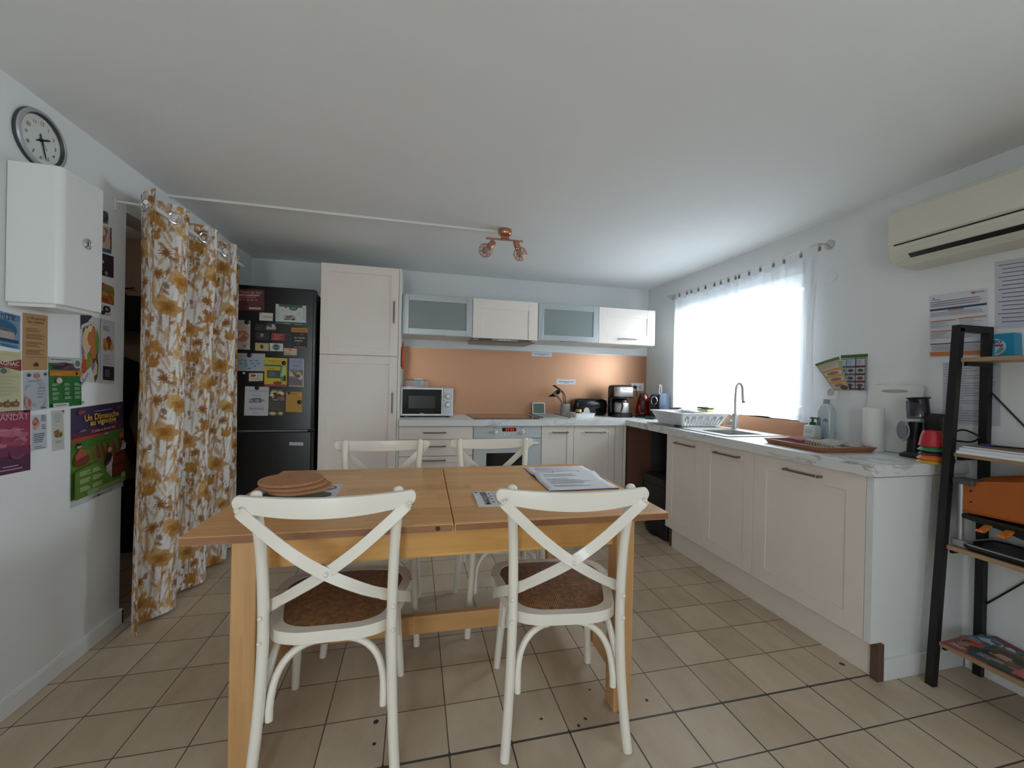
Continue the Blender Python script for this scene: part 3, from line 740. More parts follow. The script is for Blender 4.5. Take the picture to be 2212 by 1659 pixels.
# ================================================================== cross-back chairs
def spline(pts, n=6):
    P = [Vector(p) for p in pts]; out = []
    for i in range(len(P)-1):
        a = P[max(i-1, 0)]; b = P[i]; c = P[i+1]; d = P[min(i+2, len(P)-1)]
        for j in range(n):
            t_ = j/n
            out.append(.5*((2*b)+(c-a)*t_+(2*a-5*b+4*c-d)*t_*t_+(3*b-a-3*c+d)*t_**3))
    return out+[P[-1]]
CHG = 'ivory cross-back dining chairs around the table'
ch = thing('dining_chair', 'ivory cross-back chair in front of the table, nearest the floral curtain', 'chair', (0,0,0), 0, CHG)
def seat_outline(w_f, w_b, y0, y1, n=8):
    pts = []
    # rounded front, tapering to the back
    ctrl = [(0, y0), (w_b*.55, y0+.002), (w_b*.92, y0+.03), (w_b+.012, y0+.09), (w_f*.97, y0+.25), (w_f, y1-.13), (w_f*.92, y1-.05), (w_f*.72, y1-.012), (w_f*.4, y1+.003), (0, y1+.006)]
    sp = spline([(a, b, 0) for a, b in ctrl], n)
    R = [(p.x, p.y) for p in sp]
    return R+[(-x, y) for x, y in R[-2:0:-1]]
so = seat_outline(.243, .185, -.215, .215); si = seat_outline(.212, .157, -.182, .182)
SB, ST = .418, .456
def ring(outer, inner, z0, z1, dish=0):
    mb = MB(); n = len(outer); vs = []
    zz = lambda x, y: -dish*(1-min(1, (x/.24)**2))
    for P, z in ((outer, z0), (outer, z1), (inner, z1), (inner, z0)): vs += [(x, y, z+zz(x, y)) for x, y in P]
    fs = []
    for r in range(4):
        for j in range(n): fs.append((r*n+j, r*n+(j+1) % n, ((r+1) % 4)*n+(j+1) % n, ((r+1) % 4)*n+j))
    mb.add(vs, fs, 0, True); return mb
build(ring(so, si, SB, ST, .006), 'seat_frame', M_chair, ch, local=True, bevel=.005)
mb = MB(); n = len(si); rings = 8; vs = [(0, -.0, ST+.004)]
for r in range(1, rings+1):
    k = r/rings
    vs += [(x*k*1.01, (y+.003)*k*1.01-.003*k, ST-.006+.012*(1-k*k)) for x, y in si]
fs = [(0, 1+j, 1+(j+1) % n) for j in range(n)]
for r in range(rings-1):
    for j in range(n): fs.append((1+r*n+j, 1+(r+1)*n+j, 1+(r+1)*n+(j+1) % n, 1+r*n+(j+1) % n))
mb.add(vs, fs, 0, True)
build(mb, 'woven_seat', M_weave, ch, local=True, label='brown woven rattan seat panel')
for s in (-1, 1):
    path = spline([(s*.209, -.256, 0), (s*.201, -.238, .10), (s*.193, -.222, .25), (s*.188, -.215, .42), (s*.188, -.217, .55), (s*.192, -.227, .70), (s*.200, -.246, .83), (s*.202, -.250, .893)], 5)
    mb = MB().tube(path, .0165, 14); mb.lathe([(.0165, 0), (.013, .007), (.006, .011), (0, .012)], path[-1], 14, cap=False)
    build(mb, 'back_leg', M_chair, ch, local=True)
    path = spline([(s*.203, .185, 0), (s*.198, .172, .08), (s*.188, .158, .22), (s*.180, .152, .34), (s*.178, .15, .43)], 5)
    build(MB().tube(path, [.0145+.003*i/(len(path)-1) for i in range(len(path))], 14), 'front_leg', M_chair, ch, local=True)
# top rail: bowed board bent behind the posts
def rail_pt(u, v):
    x = -.256+.512*u; q = 1-(x/.256)**2
    y = -.264-.040*q
    zt = .899-.006*q; zb = .853-.024*q
    e = min(1.0, (1-abs(2*u-1))/.07); e = math.sqrt(max(0, 1-(1-e)**2))
    zm = (zt+zb)/2; z = zm+(v-.5)*(zt-zb)*max(.25, e)
    return x, y, z, q
mb = MB(); NU = 41; vs = []; fs = []
prof2 = [(-1, .5), (-.85, .96), (.0, 1.0), (.85, .96), (1, .5), (.85, .04), (0, 0), (-.85, .04)]
for i in range(NU):
    for a, v in prof2:
        x, y, z, q = rail_pt((1-math.cos(math.pi*i/(NU-1)))/2, v); vs.append((x, y+a*.011, z))
k = len(prof2)
for i in range(NU-1):
    for j in range(k): fs.append((i*k+j, i*k+(j+1) % k, (i+1)*k+(j+1) % k, (i+1)*k+j))
fs.append(tuple(range(k))[::-1]); fs.append(tuple((NU-1)*k+j for j in range(k)))
mb.add(vs, fs, 0, True)
build(mb, 'top_rail', M_chair, ch, local=True)
for s in (-1, 1):
    oy = -.007 if s < 0 else .003
    P = spline([(s*.238, -.287, .862), (s*.215, -.286+oy*.3, .838), (s*.10, -.283+oy, .732), (0, -.272+oy, .655), (-s*.10, -.238+oy, .587), (-s*.165, -.200, .541), (-s*.196, -.170, .517), (-s*.221, -.125, .49), (-s*.235, -.07, .458), (-s*.240, -.045, .444)], 5)
    q = []
    for p in P:
        q.append((p, (s*.55, 0, .83)))
    build(MB().band(P and [(p, (s*.6*(1 if p.y < -.21 else .25), 0, .8)) for p in P], .034, .007), 'cross_strap', M_chair, ch, local=True, bevel=.002)
def bolt(p, ax, r=.0075): build(MB().lathe([(r, 0), (r*.9, .003), (r*.5, .006), (0, .007)], p, 12, axis=ax), 'bolt', M_chair, ch, local=True)
bolt((0, -.284, .655), (0,-1,0), .008)
for s in (-1, 1):
    bolt((s*.236, -.291, .858), (0,-1,0)); bolt((s*.192, -.2335, .515), (s*.35,-1,0)); bolt((s*.193, -.2335, .44), (s*.35,-1,0), .0065)
# bentwood arches under the seat
def arch(p0, p1, inward, top, name='arch_brace'):
    p0 = Vector(p0); p1 = Vector(p1); iw = Vector(inward); P = []
    for i in range(25):
        a = math.pi*i/24; u = .5-.5*math.cos(a); h = math.sin(a)**.75
        b = p0.lerp(p1, .5-.5*math.copysign(abs(math.cos(a))**.8, math.cos(a))); P.append(b+iw*h+Vector((0, 0, (top-p0.z)*h)))
    P = [p0-Vector((0,0,.03))]+P+[p1-Vector((0,0,.03))]
    build(MB().tube(P, .0115, 12), name, M_chair, ch, local=True)
arch((-.166, -.218, .225), (.166, -.218, .225), (0, .045, 0), .403)
arch((-.162, .148, .225), (.162, .148, .225), (0, -.03, 0), .403)
for s in (-1, 1): arch((s*.19, -.19, .235), (s*.186, .128, .235), (-s*.02, 0, 0), .403)
poses = [(-2.694, -2.385, -.019), (-1.904, -2.449, -.124), (-2.623, -1.842, 3.134), (-1.985, -1.828, 3.168)]
labs = ['ivory cross-back chair in front of the table, nearest the floral curtain',
        'ivory cross-back chair in front of the table, before the booklet and folder',
        'ivory cross-back chair on the far side of the table, before the cream drawers',
        'ivory cross-back chair on the far side of the table, before the white oven']
ch.location = poses[0][:2]+(0,); ch.rotation_euler = (0, 0, poses[0][2])
for p, l in list(zip(poses, labs))[1:]: dup(ch, p[:2]+(0,), p[2], l)

# ================================================================== things on the table
def flat(name, label, cat, bl, br, tl, base, draw=None, z=TH+.0004, group=None, thick=.0008):
    P = at(*bl, 'z', z); U = at(*br, 'z', z)-P; V = at(*tl, 'z', z)-P
    return sheet(name, label, cat, P, U, V, base, draw, group, thick=thick)
def d_mat(p):
    p.rect(.0, .0, 1, 1, '#cfccd2')
    for v, c in ((.82, '#8e3350'), (.5, '#27382f'), (.2, '#7a2f38')):
        for u in (.28, .70):
            p.ell(u, v, .24, .13, c, 30); p.ell(u, v, .21, .112, '#c2bfca' if c != '#27382f' else '#3e5347', 30)
            p.lines(u-.12, v-.04, u+.12, v+.04, 3, c, seed=4)
flat('placemat', 'white placemat printed with rings, lying under the cork mats', 'placemat', (500, 1104), (707, 1100), (578, 1048), '#cfccd2', d_mat)
M_cork = mat('cork', '#b07f58', rough=.85, var=.3, scale=120, bump=.3, bscale=160)
cpos = at(634, 1056, 'z', TH); z = TH+.0022
for k, (dx, dy) in enumerate(((.03, -.012), (.008, -.004), (-.012, .012))):
    o = build(MB().lathe([(.125, 0), (.128, .003), (.128, .011), (.126, .0135), (0, .0137)], (cpos.x+dx, cpos.y+dy, z), 48), 'cork_mat', M_cork, origin=(cpos.x+dx, cpos.y+dy, z))
    tag(o, ['bottom round cork mat of the pile, lying on the printed placemat', 'middle round cork mat of the pile on the placemat', 'topmost round cork mat of the pile on the placemat'][k], 'cork mat', 'round cork mats in a pile')
    z += .0139
# folder lying open
fz = TH+.0006
A = at(1131, 1011, 'z', TH); B = at(1262, 1007, 'z', TH); E_ = at(1337, 1056, 'z', TH); F = at(1187, 1062, 'z', TH)
t = thing('open_folder', 'open dark folder with printed pages in clear sleeves on the table', 'folder', (A+B+E_+F)/4)
M_fold = mat('dark_blue_folder', '#23263c', rough=.5)
build(MB().add([A+Vector((0,0,.0006)), F+Vector((0,0,.0006)), E_+Vector((0,0,.0006)), B+Vector((0,0,.0006)), A+Vector((0,0,.003)), F+Vector((0,0,.003)), E_+Vector((0,0,.003)), B+Vector((0,0,.003))],
     [(0,3,2,1),(4,5,6,7),(0,1,5,4),(1,2,6,5),(2,3,7,6),(3,0,4,7)]), 'cover', M_fold, t)
MA = A.lerp(F, .42); MBk = B.lerp(E_, .42)
def page(p00, p10, p01, hump, seed, name, low=.0045):
    P = p00; U = p10-p00; V = p01-p00
    fn = lambda u, v: P+U*u+V*v+Vector((0, 0, low+hump*math.exp(-((v-hv)/.22)**2)))
    hv = 1.0 if hump > .01 else .0
    mb = MB().grid(fn, 12, 14)
    o = build(mb, name, M_paper, t, solid=.001)
    pr = Printer(P, U, V, .0006, fn); pr.k = 1.5
    r = random.Random(seed)
    for i in range(12):
        v = .86-.062*i
        if r.random() < .15: continue
        e = r.uniform(.35, .8)
        mi = pr.mi('#5c5d68'); q = [pr.w(.12+.02*r.random(), v), pr.w(e, v), pr.w(e, v+.014), pr.w(.12, v+.014)]; pr.mb.add(q, [(0,1,2,3)], mi)
    build(pr.mb, 'printed_lettering', pr.mats, o, fixn=False)
    return o
page(F.lerp(MA, .03), E_.lerp(MBk, .03), MA, .016, 3, 'page')
page(MA.lerp(A, .03), MBk.lerp(B, .03), A.lerp(MA, .03), .004, 8, 'page')
page(F.lerp(MA, .015), E_.lerp(MBk, .015), MA, .012, 5, 'page', .0035)
for k in (.3, .7):
    mb = MB(); c = MA.lerp(MBk, k)+Vector((0, 0, .012)); mb.tube([c+Vector((0, .012*math.cos(a), .012*math.sin(a))) for a in [i*math.pi/10 for i in range(11)]], .0016, 6)
    build(mb, 'ring_binding', M_steel, t)
def d_book2(p):
    p.rect(0, 0, 1, 1, '#d9d7dc'); p.rect(.04, .86, .16, .95, '#55535c')
    p.text('MARQUISES', .42, .50, .17, '#24222a', bold=.025, rot=90)
    p.lines(.47, .12, .60, .9, 4, '#77757e', seed=3); p.rect(.66, .05, 1, .95, '#dcc0bf'); p.lines(.70, .15, .95, .85, 5, '#a87d80', seed=6); p.text('MARTIN', .9, .5, .12, '#b06a70', rot=90)
flat('booklet', 'small white booklet with bold title lying on the table seam', 'booklet', (1033, 1095), (1104, 1094), (1020, 1064), '#d9d7dc', d_book2, thick=.005)

# ================================================================== fridge
FX0, FX1, FYF, FZ = -3.80, -3.195, -.655, 1.905
t = thing('fridge_freezer', 'tall black fridge freezer covered with leaflets and magnets', 'fridge', ((FX0+FX1)/2, -.35, 0))
M_fr = mat('black_fridge_enamel', '#0c0d10', rough=.28, var=.05)
M_frd = mat('dark_grey_fridge_side', '#131418', rough=.4)
build(MB().box((FX0+.004, FYF+.07, .03), (FX1-.004, -.03, FZ-.02)), 'body', M_frd, t, bevel=.004)
def fdoor(z0, z1):
    P = []
    r = .022
    for cx, cy, a0 in ((FX1-r, FYF+r, -90), ):
        for i in range(7):
            a = math.radians(a0+90*i/6); P.append((cx+r*math.cos(a), cy+r*math.sin(a)))
    P += [(FX1, FYF+.062), (FX0, FYF+.062)]
    for i in range(7):
        a = math.radians(180+90*i/6); P.append((FX0+r+r*math.cos(a), FYF+r+r*math.sin(a)))
    return MB().prism(P, (0, 0, z0), (1,0,0), (0,1,0), (0,0,1), z1-z0, smooth=True)
ud = build(fdoor(.852, FZ), 'fridge_door', M_fr, t, bevel=.004); ld = build(fdoor(.05, .836), 'freezer_door', M_fr, t, bevel=.004)
build(MB().box((FX0+.01, FYF+.012, .838), (FX1-.04, FYF+.05, .850)), 'grip_strip', mat('grey_grip', '#6b6e73', rough=.35, metal=.4), t)
mb = MB()
for x in (FX0+.05, FX1-.09):
    for y in (-.5, -.1): mb.box((x, y, 0), (x+.04, y+.04, .032))
build(mb, 'feet', M_black, t)
FP = FYF-.0006
def card(name, label, cat, bl, br, tl, base, draw=None, group=None, **k): return wall_sheet(name, label, cat, 'y', FP, bl, br, tl, base, draw, group, **k)
GF = 'leaflets and cards on the black fridge'
def d(p):
    p.text('La Table de Siat', .53, .80, .15, '#c9a79c', shear=.3, fit=.8); p.rect(.2, .68, .86, .75, '#b08a80'); p.lines(.26, .58, .76, .66, 1, '#a88078', seed=2); p.text('07 71 02 65 14', .52, .46, .09, '#c09a92', fit=.55)
    p.rect(.02, .3, .13, .56, '#2a0e12'); p.rect(.55, .07, .9, .15, '#cbb9b2'); p.lines(.58, .09, .87, .13, 1, '#5a2027', seed=2, mn=.9)
card('sign_card', 'dark red restaurant card with script title, top of the fridge', 'card', (498, 670), (571, 672), (498, 623), '#56242b', d, GF)
def d(p):
    p.rect(0, 0, 1, .14, '#2d5a45'); p.rect(.1, .88, .88, 1, '#2f5f48'); p.ell(.58, .84, .14, .12, '#1d3a2b'); p.ell(.58, .84, .11, .08, '#4a7d5a'); p.ell(.33, .88, .05, .06, '#94343a')
    p.photo(.2, .2, .68, .5, ['#1b1d1f', '#3a3d3f', '#9a9c98', '#6d5c3a'], 16, 5); p.lines(.04, .2, .14, .8, 14, '#8b908e', seed=2); p.lines(.2, .55, .28, .82, 8, '#8a8f8d', seed=3); p.lines(.7, .45, .86, .68, 6, '#a5a9a6', seed=6); p.lines(.9, .3, .98, .88, 10, '#7d8580', seed=9)
    p.text('1 avenue', .38, .03, .1, '#e8ebe8', fit=.2); p.text('05 53 65 14 08', .75, .03, .07, '#dfe6e2', fit=.24)
card('leaflet', 'white and green leaflet with vehicles pictured, upper right of the fridge door', 'leaflet', (595, 700), (661, 703.5), (595.5, 656.5), '#c3c6c5', d, GF)
def d(p):
    p.text('C. Chareton', .5, .42, .25, '#1f1f22', bold=.02, fit=.75); p.ell(.1, .88, .05, .06, '#202022'); p.ell(.93, .4, .04, .07, '#202022'); p.lines(.35, .2, .65, .3, 1, '#a5a29e')
card('business_card', 'off-white card with one line of black lettering', 'card', (560, 692), (589, 693.5), (561, 675), '#c9c4be', d, GF)
def d(p):
    p.lines(.1, .86, .7, .93, 2, '#8c857d'); p.ell(.52, .46, .42, .19, '#a06e4c', 26); p.photo(.2, .33, .85, .6, ['#b98561', '#8c5a3c', '#c99c78', '#9c6744'], 16, 4); p.lines(.1, .24, .7, .28, 1, '#6b5a4c'); p.rect(.12, .08, .26, .15, '#4a4641'); p.rect(.62, .08, .76, .15, '#77716a')
card('leaflet', 'beige leaflet showing a round loaf, at the curtain edge of the fridge', 'leaflet', (504, 754), (540, 755.5), (505, 690.5), '#a8a097', d, GF)
def d(p): p.rect(.02, .55, .98, .98, '#27404a'); p.rect(0, .2, 1, .55, '#b39c78'); p.photo(.3, .4, .9, .9, ['#c8ccc6', '#1d2a20', '#3f5f66'], 10, 4); p.lines(.1, .28, .9, .42, 2, '#70583a'); p.rect(0, .1, .95, .16, '#3a4a50')
card('photo_card', 'small landscape photo card with a cream band', 'card', (575.5, 715), (596, 715.5), (576, 697), '#16181a', d, GF)
def d(p): p.rect(.12, .6, .72, .64, '#4d4d52'); p.lines(.3, .3, .6, .4, 1, '#35353a')
card('business_card', 'black card with a thin grey line, left of the photo card', 'card', (551, 714), (574, 714.5), (551.5, 699.5), '#141518', d, GF)
def d(p): p.ell(.47, .68, .14, .2, '#b8a070', 20); p.ell(.47, .68, .10, .15, '#1e1f22', 20); p.ell(.47, .68, .05, .08, '#b8a070', 12); p.rect(.15, .4, .85, .43, '#8c7c58'); p.lines(.35, .2, .65, .3, 1, '#5a523e')
card('business_card', 'black card with a small gold ring emblem', 'card', (552, 734), (581, 735.5), (552.5, 717.5), '#1e1f22', d, GF)
def d(p): p.text('Le Moulin', .5, .68, .17, '#d49a94', fit=.6); p.lines(.2, .38, .8, .6, 2, '#c98a84', seed=8); p.lines(.15, .15, .8, .28, 1, '#d8b0a8', seed=3); p.ell(.85, .5, .07, .12, '#8c1d24')
card('business_card', 'small bright red card beside the gold ring card', 'card', (586, 735), (615.5, 736.5), (587, 719), '#8a2b2f', d, GF)
def d(p):
    p.rect(-.02, .78, 1.03, 1.0, '#b8741e'); p.lines(.12, .84, .9, .93, 1, '#7a4a10', mn=.95); p.text('les Toqués', .5, .48, .17, '#d8d8d6', shear=.25, fit=.66); p.text('soupes', .45, .33, .15, '#d8d8d6', shear=.25, fit=.5); p.ell(.65, .65, .1, .07, '#9a5a20', 16); p.ell(.65, .63, .08, .06, '#15161a', 16); p.lines(.25, .16, .75, .24, 1, '#7a5030'); p.rect(.15, .02, .9, .07, '#a8672a')
card('flyer', 'black flyer with orange band and white script title', 'flyer', (630, 751), (664, 752.5), (630, 707.5), '#141519', d, GF)
def d(p): p.photo(.35, .2, .68, .85, ['#4d4420', '#2d2a18', '#8a7a40'], 10, 6, size=.5); p.lines(.1, .88, .9, .96, 1, '#8a7a5c', mn=.9)
card('business_card', 'tan card with a small olive sprig drawing', 'card', (551, 757), (580.5, 758.5), (551.5, 740), '#b5a078', d, GF)
def d(p): p.ell(.48, .5, .28, .42, '#25382f', 28); p.ell(.48, .5, .24, .36, '#b9bfba', 28); p.ell(.48, .5, .21, .32, '#2f463b', 28); p.text('cuisine', .48, .44, .14, '#d5dad6', fit=.36)
card('business_card', 'white card with a dark green round emblem', 'card', (583, 758), (612, 759), (582.5, 741), '#c3c6c1', d, GF)
def d(p): p.rect(0, 0, 1, .16, '#3c5a48'); p.photo(.05, .45, .95, .95, ['#c99c80', '#b5603a', '#d4b49c'], 10, 3); p.text('naturelle', .3, .3, .15, '#3a2620', fit=.45)
card('business_card', 'pinkish card with a green bottom stripe', 'card', (613, 769), (641, 770.5), (613.5, 751.5), '#c2a792', d, GF)
def d(p):
    p.rect(.08, .18, .82, .72, '#8fa6b3'); p.lines(.08, .8, .4, .86, 1, '#6a7278')
    for v, us in ((.56, (.12, .3, .48, .68)), (.4, (.14, .32, .54, .74)), (.26, (.34, .62))):
        for u in us: p.rect(u, v, u+.08, v+.05, '#4a5c68')
    p.rect(.42, .12, .52, .17, '#3a4248')
card('information_sheet', 'pale grey sheet with a light blue table, pinned by a round magnet', 'sheet', (508, 801), (572, 802), (509, 762.5), '#a3a6ab', d, GF)
def d(p): p.photo(.08, .5, .52, .9, ['#6a2f22', '#8a4a34', '#4a1f18'], 8, 4, size=.5); p.lines(.1, .12, .9, .42, 4, '#a39280', seed=5); p.lines(.58, .5, .9, .85, 4, '#ab9a86', seed=7)
card('business_card', 'cream card with a red-brown picture corner, left of the yellow booklet', 'card', (537.5, 823.5), (568, 823), (538, 806), '#c3b6a4', d, GF)
def d(p):
    p.rect(0, 0, 1, .08, '#8f3437'); p.rect(0, .7, .9, .76, '#2f6b4a'); p.text('Ferme Directe', .55, .86, .11, '#41803a', bold=.02, fit=.8, shear=.15); p.rect(.3, .79, .72, .84, '#b79a12'); p.rect(.1, .28, .72, .58, '#b58a1a'); p.rect(.13, .30, .70, .56, '#2c4a40'); p.lines(.2, .35, .6, .52, 4, '#6d8a7a', seed=8)
    p.photo(.68, .15, 1.0, .85, ['#3f7a4a', '#6aa060', '#a8c090', '#3a2a20', '#c8c0b0'], 14, 6, size=.5); p.ell(.6, .13, .2, .06, '#7a3a2a', 18); p.ell(.12, .86, .11, .06, '#9cb050', 14); p.lines(.1, .6, .7, .66, 1, '#8a7410')
card('magazine', 'yellow magazine with a green blackboard cover, in the middle of the fridge door', 'magazine', (571, 834.5), (619.5, 836), (572, 772), '#c9ab1c', d, GF, thick=.003)
def d(p):
    p.rect(0, .6, .93, 1, '#8c94ab'); p.text('DE MALET', .48, .72, .07, '#3c4658', bold=.01, fit=.5); p.lines(.1, .86, .85, .91, 1, '#9a5a70', mn=.95); p.poly([(0, .58), (.25, .55), (.45, .44), (.93, .62), (.93, .36), (0, .34)], '#4f5a44'); p.poly([(0, .58), (.2, .52), (.42, .36), (0, .36)], '#bda88a'); p.ell(.68, .46, .18, .07, '#b89a6a', 16); p.rect(0, 0, .93, .3, '#6d6262')
    p.photo(.5, .2, .92, .5, ['#7a2f34', '#2d3148', '#d8d4cc', '#b9b0a8'], 10, 4, size=.4); p.rect(.93, 0, 1, 1, '#b9bac0'); p.rect(.0, .02, .9, .05, '#b0a8a4')
card('booklet', 'blue-grey booklet picturing walkers, next to the yellow magazine', 'booklet', (624, 835.5), (656, 836.5), (625, 773.5), '#7d7a80', d, GF)
def d(p):
    p.text('Le Chaux et la Prairie', .55, .83, .06, '#3c3d40', fit=.78); p.lines(.3, .66, .78, .75, 2, '#8d8e92', seed=3); p.photo(.1, .42, .95, .62, ['#77787c', '#a8a9ac', '#55565a', '#8c8d90'], 18, 8, size=.35); p.lines(.25, .31, .85, .35, 1, '#8a8b8f', mn=.9); p.lines(.2, .19, .95, .28, 2, '#606165', seed=4, mn=.8); p.lines(.35, .06, .75, .14, 3, '#8a8b8f', seed=4)
card('information_sheet', 'white sheet with a grey landscape sketch, pinned low on the fridge door', 'sheet', (527, 897.5), (579, 898), (529.5, 834.5), '#b3b4b9', d, GF)
def d(p):
    p.photo(0, .55, 1, .98, ['#c4a680', '#8a5a3c', '#d8c4a0', '#3a2c24', '#a87850'], 26, 5, size=.35); p.ell(.5, .74, .2, .06, '#2e3436', 18)
    for v in (.48, .4, .32, .26): p.lines(.05, v-.03, .95, v, 1, '#77736c', seed=int(v*100))
    p.ell(.26, .09, .24, .07, '#8c7350', 20); p.ell(.26, .09, .18, .05, '#c2ab80', 20); p.ell(.75, .1, .17, .07, '#8c7350', 20); p.ell(.75, .1, .11, .045, '#c2ab80', 20)
card('menu_leaflet', 'dark food menu leaflet between the white sheet and the ochre sheet', 'leaflet', (580, 898), (615, 899), (581, 838.5), '#35332f', d, GF)
def d(p): p.lines(.2, .84, .8, .96, 3, '#7d5c10', seed=3, mn=.7); p.lines(.1, .06, .92, .76, 13, '#a67f18', seed=5, mn=.8); p.ell(.88, .86, .07, .05, '#c9a050', 12)
card('information_sheet', 'ochre yellow sheet pinned lowest on the fridge door', 'sheet', (617, 889.5), (652, 890.5), (618, 845.5), '#b5892a', d, GF)
def d(p): p.lines(.1, .4, .9, .62, 1, '#4d4e54', mn=.95); p.lines(.1, .15, .6, .3, 1, '#8a8b90')
card('name_plate', 'small white label strip on the freezer door', 'label', (625, 962), (655, 962.5), (625, 955), '#b9bac2', d)
def magnet(px, py, r, label, m, tri=False):
    p = at(px, py, 'y', FYF-.0012)
    if tri: mb = MB().prism([(-.014, .008), (.012, .010), (.004, -.016)], p, (1,0,0), (0,0,1), NB, .005)
    else: mb = MB().lathe([(r, 0), (r, .004), (r*.85, .006), (0, .0065)], p, 24, axis=NB)
    tag(build(mb, 'fridge_magnet', m, origin=p), label, 'magnet', 'magnets on the fridge door')
magnet(534, 696, .0165, 'round black magnet on the beige loaf leaflet', M_black); magnet(539, 767.5, .0165, 'round black magnet at the top of the sheet with the blue table', M_black)
magnet(613.5, 784.5, .015, 'round black magnet on the yellow magazine', M_black); magnet(555.5, 838, .015, 'round black magnet on the white sketch sheet', M_black)
magnet(647, 868.5, .015, 'round black magnet on the ochre sheet', M_black); magnet(624, 849, .015, 'triangular black magnet at the corner of the ochre sheet', M_black, True)
magnet(527, 806, .0075, 'small white round magnet stuck alone on the fridge door', M_white)

# ================================================================== floral curtain
rodx, rodz = -3.705, 2.052
t = thing('curtain_rod', 'white curtain rod on wall brackets over the cloakroom doorway', 'curtain rod', (rodx, -1.1, rodz))
build(MB().tube([(rodx, -1.70, rodz), (rodx, -.60, rodz)], .0105, 14), 'rod', M_white, t)
for y in (-1.635, -.64):
    mb = MB().box((XL, y-.011, rodz-.035), (XL+.004, y+.011, rodz+.022)); mb.tube([(XL+.003, y, rodz+.012), (rodx-.02, y, rodz+.004), (rodx, y, rodz)], .0055, 8)
    mb.lathe([(.013, 0), (.013, .012)], (rodx, y-.006, rodz), 14, axis=(0,1,0))
    build(mb, 'bracket', M_white, t)
CY0, CY1, CH = -1.705, -.66, 2.118
PER = .29
def cx(y, z):
    k = 1-.25*(1-z/CH)
    return rodx+.066*k*math.sin(2*math.pi*(y+1.513)/PER+math.pi*.15)+.006*math.sin(9*y+2.5*z)
# one square of printed cloth, 0.64 m high, painted by numpy: white ground with ochre wild flowers
TS_W, TS_H, RES = .62, .64, .0035
NW, NH = int(TS_W/RES), int(TS_H/RES)
gx, gy = np.meshgrid((np.arange(NW)+.5)*RES, (np.arange(NH)+.5)*RES, indexing='ij')
tile = np.ones((NW, NH, 3))*np.array([lin(226), lin(224), lin(221)])
rg = random.Random(11)
OC = {k: np.array([lin(a), lin(b), lin(c)]) for k, (a, b, c) in dict(a=(178,126,44), b=(152,98,26), c=(196,152,82), d=(122,76,24)).items()}
def wrapd(x, y):
    dx = (gx-x+TS_W/2) % TS_W-TS_W/2; dy = (gy-y+TS_H/2) % TS_H-TS_H/2
    return dx, dy
def blend(mask, col, al):
    m = (np.clip(mask, 0, 1)*al)[..., None]; tile[:] = tile*(1-m)+OC[col]*m
def seg(pts, w, col, al):
    d = np.full(gx.shape, 9.0)
    for (x0, y0), (x1, y1) in zip(pts, pts[1:]):
        for k in range(5):
            f = k/4; dx, dy = wrapd(x0+(x1-x0)*f, y0+(y1-y0)*f); d = np.minimum(d, np.hypot(dx, dy))
    blend((w-d)/RES+.5, col, al)
def petals(x, y, r, n, depth, col, al, rot=0, sy=1.0):
    dx, dy = wrapd(x, y); dy = dy/sy; rr = np.hypot(dx, dy); th = np.arctan2(dy, dx)+rot
    R = r*(1-depth*(.5+.5*np.cos(n*th)))
    blend((R-rr)/RES+.5, col, al)
def stem(x, y, h, lean, w=.003, col='b', al=.75):
    pts = [(x+lean*math.sin(k/6*1.6), y+h*k/6) for k in range(7)]; seg(pts, w, col, al); return pts[-1]
def leaf(x, y, L, a, col='a', al=.7):
    for k in range(7):
        f = k/6; dx, dy = wrapd(x+L*f*math.cos(a), y+L*f*math.sin(a)); blend((.0075*math.sin(math.pi*(.08+.9*f))+.001-np.hypot(dx, dy))/RES+.5, col, al*.7)
for i in range(120):     # pale grasses behind
    x, y = rg.uniform(0, TS_W), rg.uniform(0, TS_H); stem(x, y, rg.uniform(.12, .3), rg.uniform(-.06, .06), rg.uniform(.002, .0055), rg.choice('acbb'), rg.uniform(.45, .8))
for i in range(64):
    leaf(rg.uniform(0, TS_W), rg.uniform(0, TS_H), rg.uniform(.035, .075), rg.uniform(.5, 2.6), rg.choice('abc'), .9)
for i in range(34):     # broad washes of leaf
    x, y = rg.uniform(0, TS_W), rg.uniform(0, TS_H); a = rg.uniform(.9, 2.2); L = rg.uniform(.06, .13)
    for k in range(9):
        f = k/8; dx, dy = wrapd(x+L*f*math.cos(a), y+L*f*math.sin(a)); blend((.011*math.sin(math.pi*(.06+.9*f))+.001-np.hypot(dx, dy))/RES+.5, 'c' if i % 3 else 'a', .55)
for i in range(9):      # branching sprigs
    x, y = rg.uniform(0, TS_W), rg.uniform(0, TS_H); h = rg.uniform(.14, .24); stem(x, y, h, rg.uniform(-.02, .02), .0022, 'd', .85)
    for k in range(5):
        yy = y+h*(.25+.15*k); sd = 1 if k % 2 else -1; L = rg.uniform(.02, .04)
        seg([(x, yy), (x+sd*L*.6, yy+L*.7), (x+sd*L*.8, yy+L*1.3)], .0018, 'd', .85); petals(x+sd*L*.8, yy+L*1.4, rg.uniform(.006, .012), 3, .3, rg.choice('bd'), .85, 0, 1.3)
for (x, y, r) in ((.10, .52, .052), (.36, .60, .055), (.52, .32, .055), (.22, .20, .056), (.42, .10, .05), (.04, .02, .046), (.57, .05, .045), (.28, .40, .05)):   # big poppies
    stem(x, y-.22, .2, .01, .0045, 'b', .85)
    petals(x-.022, y+.022, r*.8, 3, .15, 'c', .85, 1.2); petals(x+.01, y, r, 5, .28, 'a', .85, x*40, .85); petals(x+.004, y+.006, r*.6, 4, .25, 'b', .6, 0, .8); petals(x, y+.004, r*.28, 6, .3, 'd', .55)
